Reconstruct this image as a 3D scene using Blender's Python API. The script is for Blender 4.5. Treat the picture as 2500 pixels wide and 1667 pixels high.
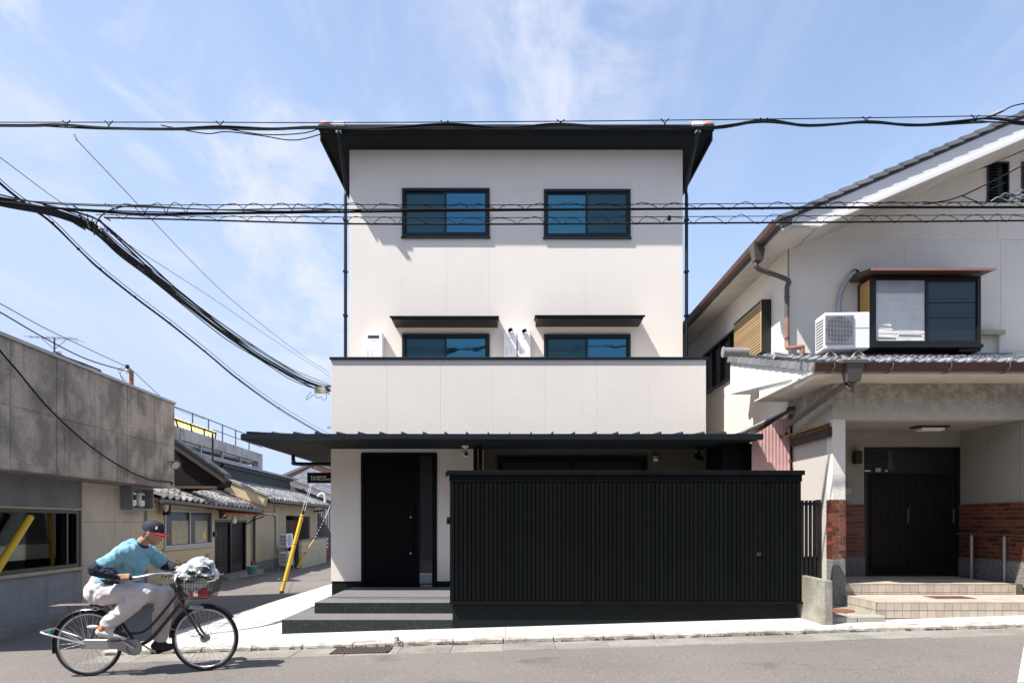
import bpy, bmesh, math, random
from mathutils import Vector, Matrix, noise
random.seed(7)
for o in list(bpy.data.objects): bpy.data.objects.remove(o)
SC = bpy.context.scene
COL = SC.collection
R = math.radians
F, CX, CY, CH = 1667.0, 1240.0, 1274.0, 1.45      # lens in photo pixels, vanishing point, eye height

# ------------------------------------------------------------------ camera
cam = bpy.data.cameras.new('camera'); cam_o = bpy.data.objects.new('camera', cam); COL.objects.link(cam_o)
cam_o.location = (0, 0, CH); cam_o.rotation_euler = (R(90), 0, 0)
cam.sensor_width = 36; cam.lens = 36 * F / 2500; cam.shift_x = 0.004; cam.shift_y = 0.1762
cam.clip_start = 0.05; cam.clip_end = 3000
SC.camera = cam_o

# ------------------------------------------------------------------ sun, sky, exposure
LIGHT = Vector((0.57, 0.31, -1.0)).normalized()      # direction the sunlight travels
SKY_STRENGTH, SUN_STRENGTH, EXPOSURE = 0.143, 5.0, 0.84
sun = bpy.data.lights.new('sun', 'SUN'); sun_o = bpy.data.objects.new('sun', sun); COL.objects.link(sun_o)
sun_o.rotation_euler = LIGHT.to_track_quat('-Z', 'Y').to_euler(); sun_o.location = (-20, -10, 40)
sun.energy = SUN_STRENGTH; sun.angle = R(0.53); sun.color = (1.0, 0.955, 0.89)
W = bpy.data.worlds.new('World'); SC.world = W; W.use_nodes = True
def build_world():
    nt = W.node_tree; N = nt.nodes; L = nt.links; N.clear()
    out = N.new('ShaderNodeOutputWorld'); bg = N.new('ShaderNodeBackground'); bg.inputs['Strength'].default_value = SKY_STRENGTH
    sky = N.new('ShaderNodeTexSky'); sky.sky_type = 'NISHITA'; sky.sun_disc = False
    sky.sun_elevation = math.asin(-LIGHT.z); sky.sun_rotation = math.atan2(-LIGHT.x, -LIGHT.y)
    sky.air_density = 1.0; sky.dust_density = 0.6; sky.ozone_density = 2.2; sky.altitude = 50
    tc = N.new('ShaderNodeTexCoord'); sep = N.new('ShaderNodeSeparateXYZ'); L.new(tc.outputs['Generated'], sep.inputs[0])
    def m(op, a, b=None):
        n = N.new('ShaderNodeMath'); n.operation = op
        for i, x in enumerate((a, b)):
            if x is None: continue
            if isinstance(x, (int, float)): n.inputs[i].default_value = x
            else: L.new(x, n.inputs[i])
        return n.outputs[0]
    z = m('MAXIMUM', m('ADD', sep.outputs['Z'], 0.12), 0.02)
    comb = N.new('ShaderNodeCombineXYZ'); L.new(m('DIVIDE', sep.outputs['X'], z), comb.inputs[0]); L.new(m('DIVIDE', sep.outputs['Y'], z), comb.inputs[1])
    def nz(scale, loc, sc, det, rough, dist, lo, hi):
        mp = N.new('ShaderNodeMapping'); mp.inputs['Scale'].default_value = scale; mp.inputs['Location'].default_value = loc
        L.new(comb.outputs[0], mp.inputs[0])
        t = N.new('ShaderNodeTexNoise'); t.inputs['Scale'].default_value = sc; t.inputs['Detail'].default_value = det
        t.inputs['Roughness'].default_value = rough; t.inputs['Distortion'].default_value = dist
        L.new(mp.outputs[0], t.inputs['Vector'])
        r = N.new('ShaderNodeMapRange'); r.interpolation_type = 'SMOOTHSTEP'; L.new(t.outputs['Fac'], r.inputs[0])
        r.inputs[1].default_value = lo; r.inputs[2].default_value = hi
        return r.outputs[0]
    px_, py_ = m('DIVIDE', sep.outputs['X'], z), m('DIVIDE', sep.outputs['Y'], z)
    def gauss(v, c, w):
        d_ = m('DIVIDE', m('SUBTRACT', v, c), w); return m('EXPONENT', m('MULTIPLY', m('MULTIPLY', d_, d_), -1.0))
    def ramp(v, lo, hi, a=0.0, c=1.0):
        r = N.new('ShaderNodeMapRange'); r.interpolation_type = 'SMOOTHSTEP'; L.new(v, r.inputs[0])
        for i, q in zip((1, 2, 3, 4), (lo, hi, a, c)): r.inputs[i].default_value = q
        return r.outputs[0]
    streak = nz((2.2, 0.30, 1), (1.3, 0.2, 0), 1.7, 5, 0.52, 0.4, 0.46, 0.82)
    puff = nz((1.25, 0.75, 1), (4.1, 2.75, 0), 3.4, 10, 0.60, 0.5, 0.41, 0.70)
    bank = m('ADD', m('MULTIPLY', gauss(px_, -0.62, 0.34), 1.0), m('MULTIPLY', gauss(px_, 0.10, 0.18), m('MULTIPLY', ramp(py_, 2.0, 1.3), 1.0)))
    bank = m('MINIMUM', m('ADD', bank, 0.10), 1.0)
    fac = m('ADD', m('MULTIPLY', streak, 0.42), m('MULTIPLY', m('MULTIPLY', puff, bank), 0.80))
    fac = m('MULTIPLY', m('MINIMUM', fac, 0.88), ramp(sep.outputs['Z'], 0.02, 0.14))
    # thin high veil, thicker towards the horizon and the west, then the clouds
    veil = m('ADD', ramp(sep.outputs['Z'], -0.02, 0.62, 0.92, 0.22), m('MULTIPLY', ramp(sep.outputs['X'], 0.5, -0.5), 0.30))
    veil = m('MINIMUM', veil, 0.95)
    mv = N.new('ShaderNodeMix'); mv.data_type = 'RGBA'; L.new(veil, mv.inputs[0]); L.new(sky.outputs[0], mv.inputs[6])
    mv.inputs[7].default_value = (2.45, 3.0, 4.15, 1)
    mc = N.new('ShaderNodeMix'); mc.data_type = 'RGBA'; L.new(fac, mc.inputs[0]); L.new(mv.outputs[2], mc.inputs[6])
    mc.inputs[7].default_value = (3.5, 3.6, 4.1, 1)
    L.new(mc.outputs[2], bg.inputs[0]); L.new(bg.outputs[0], out.inputs[0])
build_world()
vs = SC.view_settings; SC.display_settings.display_device = 'sRGB'
vs.view_transform = 'Standard'; vs.look = 'None'; vs.exposure = EXPOSURE; vs.gamma = 1.0; vs.use_curve_mapping = False
SC.cycles.max_bounces = 8; SC.cycles.use_denoising = True; SC.cycles.sample_clamp_indirect = 8

# ------------------------------------------------------------------ helpers
def SX(px, Y): return (px - CX) * Y / F
def SZ(py, Y): return CH + (CY - py) * Y / F
def P(px, py, Y): return Vector((SX(px, Y), Y, SZ(py, Y)))
def sstep(a, b, x):
    t = max(0.0, min(1.0, (x - a) / (b - a))); return t * t * (3 - 2 * t)
def G(X, Y):                                          # ground height: street climbs to the right, lane falls away
    z = 0.005 + 0.0305 * max(-9.0, min(14.0, X))
    if Y > 8.2: z -= 0.012 * min(Y - 8.2, 45) * sstep(-2.6, -3.6, X)
    return z

class MB:
    def __init__(s): s.v = []; s.f = []; s.sm = []
    def add(s, verts, faces, smooth=False):
        b = len(s.v); s.v += [tuple(v) for v in verts]
        s.f += [tuple(b + i for i in f) for f in faces]; s.sm += [smooth] * len(faces); return s
    def box(s, x0, x1, y0, y1, z0, z1, M=None):
        v = [Vector((x, y, z)) for z in (z0, z1) for y in (y0, y1) for x in (x0, x1)]
        if M: v = [M @ p for p in v]
        return s.add(v, [(0, 2, 3, 1), (4, 5, 7, 6), (0, 1, 5, 4), (2, 6, 7, 3), (0, 4, 6, 2), (1, 3, 7, 5)])
    def hexa(s, lo, hi):                              # two quads, lower and upper, each in loop order
        return s.add(list(lo) + list(hi), [(3, 2, 1, 0), (4, 5, 6, 7), (0, 1, 5, 4), (1, 2, 6, 5), (2, 3, 7, 6), (3, 0, 4, 7)])
    def prism(s, poly, ext):                          # planar polygon (3d points) swept along the vector ext
        n = len(poly); a = [Vector(p) for p in poly]; b = [p + Vector(ext) for p in a]
        return s.add(a + b, [tuple(range(n - 1, -1, -1)), tuple(range(n, 2 * n))] + [(i, (i + 1) % n, n + (i + 1) % n, n + i) for i in range(n)])
    def tube(s, pts, r, n=8, closed=False, smooth=True, cap=True):
        pts = [Vector(p) for p in pts]; k = len(pts)
        rr = r if isinstance(r, (list, tuple)) else [r] * k
        up = None; rings = []
        for i in range(k):
            a = pts[(i - 1) % k] if (closed or i > 0) else pts[i]
            b = pts[(i + 1) % k] if (closed or i < k - 1) else pts[i]
            t = (b - a).normalized() if (b - a).length > 1e-9 else Vector((0, 0, 1))
            if up is None: up = Vector((0, 0, 1)) if abs(t.z) < .9 else Vector((1, 0, 0))
            u = (up - t * up.dot(t)); u = u.normalized() if u.length > 1e-6 else t.orthogonal().normalized()
            w = t.cross(u); up = u
            rings.append([pts[i] + (u * math.cos(2 * math.pi * j / n) + w * math.sin(2 * math.pi * j / n)) * rr[i] for j in range(n)])
        v = [p for ring in rings for p in ring]; f = []
        for i in range(k if closed else k - 1):
            for j in range(n):
                f.append((i * n + j, i * n + (j + 1) % n, ((i + 1) % k) * n + (j + 1) % n, ((i + 1) % k) * n + j))
        s.add(v, f, smooth)
        if cap and not closed:
            s.add(rings[0], [tuple(range(n - 1, -1, -1))]); s.add(rings[-1], [tuple(range(n))])
        return s
    def lathe(s, prof, M, n=16, smooth=True):         # profile (radius, height) turned about local Z
        rings = [[M @ Vector((r * math.cos(2 * math.pi * j / n), r * math.sin(2 * math.pi * j / n), h)) for j in range(n)] for r, h in prof]
        v = [p for ring in rings for p in ring]
        f = [(i * n + j, i * n + (j + 1) % n, (i + 1) * n + (j + 1) % n, (i + 1) * n + j) for i in range(len(prof) - 1) for j in range(n)]
        return s.add(v, f, smooth)
    def capsule(s, a, b, ra, rb, n=12, k=4):
        a = Vector(a); b = Vector(b); d = b - a; L = d.length
        M = Matrix.Translation(a) @ d.to_track_quat('Z', 'Y').to_matrix().to_4x4() if L > 1e-6 else Matrix.Translation(a)
        prof = [(max(ra * math.sin(math.pi / 2 * i / k), 1e-4), -ra * math.cos(math.pi / 2 * i / k)) for i in range(k + 1)]
        prof += [(max(rb * math.cos(math.pi / 2 * i / k), 1e-4), L + rb * math.sin(math.pi / 2 * i / k)) for i in range(k + 1)]
        return s.lathe(prof, M, n)
    def ball(s, c, rx, ry, rz, n=16, k=10, M=None):
        T = Matrix.Translation(c) @ (M or Matrix()) @ Matrix.Diagonal((rx, ry, rz, 1))
        return s.lathe([(max(math.sin(math.pi * i / k), 1e-4), -math.cos(math.pi * i / k)) for i in range(k + 1)], T, n)
    def plate(s, O, U, Nn, u0, u1, v0, v1, holes=(), t=0.05):   # upright plate with rectangular holes; Nn is its outer side
        O = Vector(O); U = Vector(U); Nn = Vector(Nn); Z = Vector((0, 0, 1))
        us = sorted({u0, u1} | {min(max(h[i], u0), u1) for h in holes for i in (0, 1)})
        vs_ = sorted({v0, v1} | {min(max(h[i], v0), v1) for h in holes for i in (2, 3)})
        nu, nv = len(us) - 1, len(vs_) - 1
        def solid(i, j):
            if i < 0 or j < 0 or i >= nu or j >= nv: return False
            cu, cv = (us[i] + us[i + 1]) / 2, (vs_[j] + vs_[j + 1]) / 2
            return not any(h[0] < cu < h[1] and h[2] < cv < h[3] for h in holes)
        pt = lambda u, v, d: O + U * u + Z * v - Nn * d
        for i in range(nu):
            for j in range(nv):
                if not solid(i, j): continue
                a, b, c, d = us[i], us[i + 1], vs_[j], vs_[j + 1]
                s.add([pt(a, c, 0), pt(b, c, 0), pt(b, d, 0), pt(a, d, 0)], [(0, 1, 2, 3)])
                s.add([pt(a, c, t), pt(b, c, t), pt(b, d, t), pt(a, d, t)], [(3, 2, 1, 0)])
                for (di, dj, e0, e1) in ((-1, 0, (a, c), (a, d)), (1, 0, (b, d), (b, c)), (0, -1, (b, c), (a, c)), (0, 1, (a, d), (b, d))):
                    if not solid(i + di, j + dj):
                        s.add([pt(*e0, 0), pt(*e1, 0), pt(*e1, t), pt(*e0, t)], [(0, 1, 2, 3)])
        return s
    def build(s, name, mat, parent=None, bev=0, M=None, merge=False):
        v = s.v if M is None else [tuple(M @ Vector(p)) for p in s.v]
        lo = [min(p[i] for p in v) for i in range(3)]; hi = [max(p[i] for p in v) for i in range(3)]
        c = Vector(((lo[0] + hi[0]) / 2, (lo[1] + hi[1]) / 2, lo[2]))
        me = bpy.data.meshes.new(name); me.from_pydata([(p[0] - c.x, p[1] - c.y, p[2] - c.z) for p in v], [], s.f)
        me.polygons.foreach_set('use_smooth', s.sm)
        bm = bmesh.new(); bm.from_mesh(me)
        if merge or bev: bmesh.ops.remove_doubles(bm, verts=bm.verts, dist=1e-5)
        bmesh.ops.recalc_face_normals(bm, faces=bm.faces)
        if bev: bmesh.ops.bevel(bm, geom=[e for e in bm.edges if len(e.link_faces) == 2 and e.calc_face_angle(0) > .5], offset=bev, segments=1, affect='EDGES', clamp_overlap=True)
        bm.to_mesh(me); bm.free(); me.update()
        me.materials.append(mat)
        return link(name, me, parent, c)

WLOC = {}
def link(name, me, parent=None, loc=(0, 0, 0), rot=None):
    o = bpy.data.objects.new(name, me); COL.objects.link(o)
    loc = Vector(loc); WLOC[o.name] = loc
    if parent:
        o.parent = parent; loc = loc - WLOC[parent.name]
    o.location = loc
    if rot: o.rotation_euler = rot
    return o
def tag(o, label, cat, group=None):
    o['label'] = label; o['category'] = cat
    if group: o['group'] = group
    return o
def thing(name, label, cat, loc, group=None):
    return tag(link(name, None, None, loc), label, cat, group)
def kind(o, k): o['kind'] = k; return o
def lab(o, t): o['label'] = t; return o
def spline(pts, n=10):                                # Catmull-Rom through the points
    pts = [Vector(p) for p in pts]; q = [pts[0] * 2 - pts[1]] + pts + [pts[-1] * 2 - pts[-2]]; out = []
    for i in range(1, len(q) - 2):
        for k in range(n):
            t = k / n; a, b, c, d = q[i - 1], q[i], q[i + 1], q[i + 2]
            out.append(0.5 * ((2 * b) + (c - a) * t + (2 * a - 5 * b + 4 * c - d) * t * t + (3 * b - a - 3 * c + d) * t ** 3))
    return out + [pts[-1]]

# ------------------------------------------------------------------ materials
def mat(name, col, rough=0.7, metal=0.0, var=0.0, vscale=3.0, vcol=None, fine=0.0, fscale=120.0, bump=0.0, bscale=60.0, bdist=0.004,
        rand=0.0, streak=0.0, streak_col=(0.04, 0.04, 0.04), speck=None, spec=0.5, coat=0.0, bdet=4.0, dirt=None):
    m = bpy.data.materials.new(name); m.use_nodes = True
    nt = m.node_tree; N = nt.nodes; L = nt.links; b = N['Principled BSDF']
    b.inputs['Roughness'].default_value = rough; b.inputs['Metallic'].default_value = metal; b.inputs['Specular IOR Level'].default_value = spec
    b.inputs['Coat Weight'].default_value = coat; b.inputs['Coat Roughness'].default_value = 0.08
    geo = N.new('ShaderNodeNewGeometry'); pos = geo.outputs['Position']
    def noise_(scale, det=4, rgh=.55, vec=None):
        t = N.new('ShaderNodeTexNoise'); t.inputs['Scale'].default_value = scale; t.inputs['Detail'].default_value = det; t.inputs['Roughness'].default_value = rgh
        L.new(vec or pos, t.inputs['Vector']); return t.outputs['Fac']
    def rng(x, lo, hi, a=0., c=1.):
        r = N.new('ShaderNodeMapRange'); r.interpolation_type = 'SMOOTHSTEP'; L.new(x, r.inputs[0])
        for i, q in zip((1, 2, 3, 4), (lo, hi, a, c)): r.inputs[i].default_value = q
        return r.outputs[0]
    def mixc(f, a, c, mode='MIX'):
        x = N.new('ShaderNodeMix'); x.data_type = 'RGBA'; x.blend_type = mode
        for i, q in ((0, f), (6, a), (7, c)):
            if isinstance(q, (int, float)): x.inputs[i].default_value = q
            elif isinstance(q, tuple): x.inputs[i].default_value = (*q, 1)
            else: L.new(q, x.inputs[i])
        return x.outputs[2]
    cur = N.new('ShaderNodeRGB'); cur.outputs[0].default_value = (*col, 1); cur = cur.outputs[0]
    if var:
        cur = mixc(rng(noise_(vscale, 5), .36, .66, 0, var), cur, vcol or tuple(c * .55 for c in col))
    if fine:
        k = rng(noise_(fscale, 3, .7), .3, .7, 1 - fine, 1 + fine * .7)
        x = N.new('ShaderNodeVectorMath'); x.operation = 'SCALE'; L.new(cur, x.inputs[0]); L.new(k, x.inputs['Scale']); cur = x.outputs[0]
    if speck:                                         # (scale, colour, amount)
        v = N.new('ShaderNodeTexVoronoi'); v.inputs['Scale'].default_value = speck[0]; L.new(pos, v.inputs['Vector'])
        sp = N.new('ShaderNodeSeparateColor'); L.new(v.outputs['Color'], sp.inputs[0])
        a = rng(sp.outputs[0], 1 - speck[2], 1 - speck[2] * .8)
        d = rng(v.outputs['Distance'], .32, .5, 1, 0)
        mu = N.new('ShaderNodeMath'); mu.operation = 'MULTIPLY'; L.new(a, mu.inputs[0]); L.new(d, mu.inputs[1])
        cur = mixc(mu.outputs[0], cur, speck[1])
    if streak:
        mp = N.new('ShaderNodeMapping'); mp.inputs['Scale'].default_value = (1, 1, .09); L.new(pos, mp.inputs[0])
        s1 = rng(noise_(5.5, 6, .62, mp.outputs[0]), .47, .70)
        s2 = rng(noise_(1.7, 4), .38, .62, .15, 1)
        mu = N.new('ShaderNodeMath'); mu.operation = 'MULTIPLY'; L.new(s1, mu.inputs[0]); L.new(s2, mu.inputs[1])
        mu2 = N.new('ShaderNodeMath'); mu2.operation = 'MULTIPLY'; L.new(mu.outputs[0], mu2.inputs[0]); mu2.inputs[1].default_value = streak
        cur = mixc(mu2.outputs[0], cur, streak_col)
    if dirt:                                          # (z low, z high, colour, amount): grime that gathers at a height
        sp = N.new('ShaderNodeSeparateXYZ'); L.new(pos, sp.inputs[0])
        g = rng(sp.outputs[2], dirt[0], dirt[1]); n2 = rng(noise_(9, 6, .7), .3, .62)
        mu = N.new('ShaderNodeMath'); mu.operation = 'MULTIPLY'; L.new(g, mu.inputs[0]); L.new(n2, mu.inputs[1])
        mu2 = N.new('ShaderNodeMath'); mu2.operation = 'MULTIPLY'; L.new(mu.outputs[0], mu2.inputs[0]); mu2.inputs[1].default_value = dirt[3]
        cur = mixc(mu2.outputs[0], cur, dirt[2])
    if rand:
        oi = N.new('ShaderNodeObjectInfo'); k = rng(oi.outputs['Random'], 0, 1, 1 - rand, 1 + rand)
        x = N.new('ShaderNodeVectorMath'); x.operation = 'SCALE'; L.new(cur, x.inputs[0]); L.new(k, x.inputs['Scale']); cur = x.outputs[0]
    L.new(cur, b.inputs['Base Color'])
    if bump:
        bp = N.new('ShaderNodeBump'); bp.inputs['Strength'].default_value = bump; bp.inputs['Distance'].default_value = bdist
        L.new(noise_(bscale, bdet, .6), bp.inputs['Height']); L.new(bp.outputs[0], b.inputs['Normal'])
    return m
def glass(name, col, refl, rough=0.02, fac=0.3, wave=0.0, fmax=1.0):     # coated pane: mirror layer over a dark body
    m = bpy.data.materials.new(name); m.use_nodes = True; nt = m.node_tree; N = nt.nodes; L = nt.links
    b = N['Principled BSDF']; b.inputs['Base Color'].default_value = (*col, 1); b.inputs['Roughness'].default_value = .4
    g = N.new('ShaderNodeBsdfGlossy'); g.inputs['Color'].default_value = (*refl, 1); g.inputs['Roughness'].default_value = rough
    lw = N.new('ShaderNodeLayerWeight'); lw.inputs[0].default_value = .25
    mr = N.new('ShaderNodeMapRange'); L.new(lw.outputs['Fresnel'], mr.inputs[0]); mr.inputs[3].default_value = fac; mr.inputs[4].default_value = fmax
    mx = N.new('ShaderNodeMixShader'); L.new(mr.outputs[0], mx.inputs[0]); L.new(b.outputs[0], mx.inputs[1]); L.new(g.outputs[0], mx.inputs[2])
    if wave:
        bp = N.new('ShaderNodeBump'); bp.inputs['Strength'].default_value = wave; bp.inputs['Distance'].default_value = .01
        t = N.new('ShaderNodeTexNoise'); t.inputs['Scale'].default_value = 1.6; ge = N.new('ShaderNodeNewGeometry'); L.new(ge.outputs['Position'], t.inputs['Vector'])
        L.new(t.outputs['Fac'], bp.inputs['Height']); L.new(bp.outputs[0], g.inputs['Normal'])
    L.new(mx.outputs[0], N['Material Output'].inputs[0]); return m
M_ = {}
def defmats():
    d = M_
    d['stucco'] = mat('stucco', (.745, .69, .63), .9, var=.25, vscale=.9, vcol=(.66, .615, .57), streak=.07, streak_col=(.45, .42, .38), bump=.42, bscale=42, bdist=.007, bdet=6, fine=.04, fscale=60)
    d['joint'] = mat('joint', (.71, .665, .615), .9)
    d['black'] = mat('black_metal', (.0035, .004, .0045), .5, var=.4, vscale=4, vcol=(.010, .011, .012), spec=.12)
    d['blackroof'] = mat('black_roof', (.011, .0135, .0145), .5, var=.4, vscale=2, vcol=(.016, .019, .020), spec=.2)
    d['soffit'] = mat('soffit_board', (.014, .0165, .0175), .75, fine=.08, spec=.12)
    d['navy'] = mat('dark_trim', (.009, .016, .023), .42, var=.3, vscale=5, vcol=(.014, .021, .028), spec=.25)
    d['door'] = mat('door_black', (.004, .004, .005), .5, spec=.08)
    d['slat'] = mat('black_slat', (.0055, .0068, .0072), .9, rand=.14, fine=.25, fscale=160, bump=.4, bscale=90, bdist=.003, spec=.06)
    d['plinth'] = mat('dark_plinth', (.009, .0115, .0125), .8, spec=.15, var=.3, vscale=3, bump=.2, bscale=50)
    d['terrazzo'] = mat('dark_terrazzo', (.021, .028, .028), .6, spec=.2, var=.3, vscale=2.2, speck=(170, (.22, .22, .2), .09), fine=.5, fscale=70, bump=.15, bscale=130, bdist=.002)
    d['tread'] = mat('terrazzo_tread', (.135, .128, .132), .75, var=.35, vscale=2.0, vcol=(.18, .172, .176), speck=(95, (.22, .22, .22), .12), fine=.2, fscale=70)
    d['asphalt'] = mat('asphalt', (.185, .163, .147), .93, var=.6, vscale=.42, vcol=(.140, .124, .114), fine=.5, fscale=85, bump=.5, bscale=130, bdist=.006, speck=(60, (.24, .22, .21), .09), spec=.3)
    d['pave'] = mat('pavement_concrete', (.54, .515, .48), .9, var=.5, vscale=1.4, vcol=(.42, .395, .36), fine=.07, fscale=40, bump=.15, bscale=40)
    d['kerb'] = mat('kerb_stone', (.50, .47, .42), .92, var=.75, vscale=6, vcol=(.22, .19, .15), fine=.3, fscale=45, rand=.10, bump=.5, bscale=40, bdist=.01)
    d['gutter'] = mat('gutter_concrete', (.25, .235, .205), .93, var=.6, vscale=2.5, vcol=(.15, .137, .115), fine=.3, fscale=50, rand=.10, bump=.4, bscale=55, bdist=.006)
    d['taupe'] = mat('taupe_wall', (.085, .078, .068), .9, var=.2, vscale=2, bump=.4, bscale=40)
    d['moss'] = mat('kerb_moss', (.055, .05, .032), .95, var=.6, vscale=20, vcol=(.10, .085, .05))
    d['wood_k'] = mat('blackened_wood', (.010, .008, .007), .8, var=.5, vscale=6, vcol=(.022, .015, .01), spec=.15)
    d['tile_k'] = mat('dark_roof_tile', (.05, .05, .052), .5, rand=.3)
    d['soffb'] = mat('dark_street_wall', (.09, .08, .07), .9, var=.4, vscale=1)
    d['iron'] = mat('cast_iron', (.075, .065, .06), .7, metal=.3, var=.5, vscale=14, vcol=(.13, .07, .045), bump=.3, bscale=60)
    d['g_blue'] = glass('blue_glass', (.004, .02, .04), (.055, .205, .30), fac=.62, wave=.7)
    d['g_net'] = glass('screened_glass', (.006, .026, .034), (.028, .10, .125), fac=.40, rough=.06, wave=.6)
    d['g_dark'] = glass('dark_glass', (.006, .007, .008), (.40, .46, .50), fac=.04, fmax=.15)
    d['g_mid'] = glass('clear_dark_glass', (.006, .007, .009), (.26, .32, .38), fac=.08, fmax=.5)
    gc = bpy.data.materials.new('clear_glass'); gc.use_nodes = True; n_ = gc.node_tree; tr = n_.nodes.new('ShaderNodeBsdfTransparent'); tr.inputs[0].default_value = (.62, .66, .64, 1)
    gl = n_.nodes.new('ShaderNodeBsdfGlossy'); gl.inputs['Roughness'].default_value = .02; gl.inputs['Color'].default_value = (.6, .65, .68, 1); fr_ = n_.nodes.new('ShaderNodeFresnel'); fr_.inputs[0].default_value = 1.18
    mx = n_.nodes.new('ShaderNodeMixShader'); n_.links.new(fr_.outputs[0], mx.inputs[0]); n_.links.new(tr.outputs[0], mx.inputs[1]); n_.links.new(gl.outputs[0], mx.inputs[2]); n_.links.new(mx.outputs[0], n_.nodes['Material Output'].inputs[0]); d['g_clear'] = gc
    d['interior'] = mat('dim_interior', (.05, .05, .048), .9)
    d['white'] = mat('white_enamel', (.80, .80, .83), .35, fine=.02)
    d['label'] = mat('label_print', (.50, .51, .55), .6)
    d['chrome'] = mat('bright_metal', (.60, .60, .60), .32, metal=.75)
    d['steel'] = mat('grey_steel', (.36, .37, .38), .4, metal=.7, fine=.1)
    d['galv'] = mat('weathered_zinc', (.42, .43, .46), .5, metal=.3, var=.3, vscale=8)
    d['salmon'] = mat('salmon_cap', (.62, .26, .20), .6, var=.4, vscale=20)
    d['signblack'] = mat('sign_black', (.004, .004, .004), .6, spec=.2)
    d['signwhite'] = mat('sign_letter', (.72, .70, .64), .6)
    d['n_wall'] = mat('old_stucco', (.77, .72, .65), .92, var=.25, vscale=1.3, vcol=(.63, .585, .52), bump=.6, bscale=45, bdist=.012, bdet=6, fine=.06, fscale=70)
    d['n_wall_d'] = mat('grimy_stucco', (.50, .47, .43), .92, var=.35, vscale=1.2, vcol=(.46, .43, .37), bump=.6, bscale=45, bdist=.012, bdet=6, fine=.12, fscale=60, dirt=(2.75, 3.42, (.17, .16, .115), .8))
    d['n_wall_shade'] = mat('porch_shade_stucco', (.33, .315, .275), .92, var=.3, vscale=1.5, vcol=(.25, .24, .205), bump=.7, bscale=45, bdist=.012, bdet=6, fine=.08, fscale=70)  # same stucco darkened for the porch interior, its shade put into the colour
    d['n_white'] = mat('white_board', (.74, .735, .73), .8, var=.2, vscale=2, vcol=(.62, .61, .60), fine=.04)
    d['n_soffit'] = mat('eave_render', (.60, .57, .52), .9, var=.5, vscale=2.2, vcol=(.42, .38, .31), fine=.1, fscale=50)
    d['tile_g'] = mat('grey_roof_tile', (.20, .205, .22), .45, rand=.2, var=.3, vscale=8, vcol=(.13, .13, .14), fine=.1)
    d['tile_old'] = mat('old_roof_tile', (.175, .168, .16), .4, rand=.5, var=.5, vscale=9, vcol=(.31, .295, .27), fine=.15)
    d['brown'] = mat('brown_metal', (.072, .034, .028), .4, var=.3, vscale=5, vcol=(.10, .05, .04))
    d['pipe_b'] = mat('brown_pipe', (.29, .155, .12), .5, var=.3, vscale=4)
    d['pipe_d'] = mat('dark_brown_pipe', (.10, .085, .08), .5, var=.3, vscale=4)
    d['bronze'] = mat('bronze_frame', (.008, .008, .0075), .4, spec=.5)
    d['amber'] = mat('amber_panel', (.55, .33, .10), .55, var=.3, vscale=4)
    d['tan'] = mat('tan_louvre', (.44, .30, .16), .55, rand=.1)
    d['paper'] = mat('paper_screen', (.74, .73, .71), .5, var=.15, vscale=5, spec=.4)
    d['brick'] = mat('glazed_brick', (.155, .048, .026), .4, rand=.4, var=.5, vscale=14, vcol=(.10, .028, .016), fine=.1)
    d['mortar'] = mat('pale_mortar', (.68, .62, .56), .9, fine=.1)
    d['mortar_d'] = mat('dull_mortar', (.26, .20, .17), .9, fine=.1)
    d['granite'] = mat('washed_granite', (.17, .165, .16), .85, speck=(70, (.38, .37, .35), .3), fine=.5, fscale=60, bump=.7, bscale=60, bdist=.01)
    d['tile_b'] = mat('beige_step_tile', (.46, .395, .325), .6, rand=.09, var=.45, vscale=7, vcol=(.36, .30, .24), fine=.06)
    d['grout'] = mat('dark_grout', (.10, .075, .06), .95)
    d['concrete_m'] = mat('mossy_concrete', (.34, .325, .28), .95, var=.7, vscale=2.6, vcol=(.17, .16, .12), fine=.25, fscale=50, bump=.5, bscale=50, bdist=.01, dirt=(.45, .8, (.13, .13, .085), .8))
    d['pink'] = mat('pink_sheet', (.62, .385, .365), .75, var=.6, vscale=5, vcol=(.52, .30, .28), speck=(11, (.13, .045, .02), .05), fine=.06)
    d['rust'] = mat('rusty_iron', (.22, .075, .03), .85, var=.6, vscale=18, vcol=(.08, .035, .02), bump=.4, bscale=60)
    d['wood_d'] = mat('dark_wood', (.032, .02, .014), .8, var=.5, vscale=6, vcol=(.06, .036, .02), streak=.5, streak_col=(.012, .009, .008))
    d['wood_b'] = mat('brown_board', (.12, .07, .04), .8, var=.5, vscale=6, rand=.2)
    d['conc'] = mat('stained_concrete', (.40, .355, .315), .93, var=.95, vscale=1.9, vcol=(.185, .166, .148), streak=.6, streak_col=(.062, .058, .054), fine=.28, fscale=42, bump=.5, bscale=34, bdist=.012)
    d['conc_l'] = mat('pale_panel', (.54, .485, .41), .9, var=.3, vscale=1.6, vcol=(.30, .275, .24), fine=.1, fscale=60, bump=.4, bscale=60, streak=.25, streak_col=(.17, .16, .14))
    d['slate'] = mat('slate_paint', (.105, .125, .135), .65, var=.6, vscale=2.2, vcol=(.17, .19, .195), streak=.35, streak_col=(.06, .07, .075), fine=.06)
    d['bluegrey'] = mat('bluegrey_render', (.27, .295, .325), .85, var=.5, vscale=2, vcol=(.19, .21, .235), streak=.5, streak_col=(.13, .135, .14), fine=.1)
    d['cream'] = mat('cream_sill', (.42, .38, .29), .7, var=.3, vscale=6)
    d['beige'] = mat('beige_render', (.56, .475, .31), .9, var=.35, vscale=1.5, vcol=(.44, .37, .235), fine=.08, fscale=60, bump=.3, bscale=60, streak=.2, streak_col=(.25, .21, .14))
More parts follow.
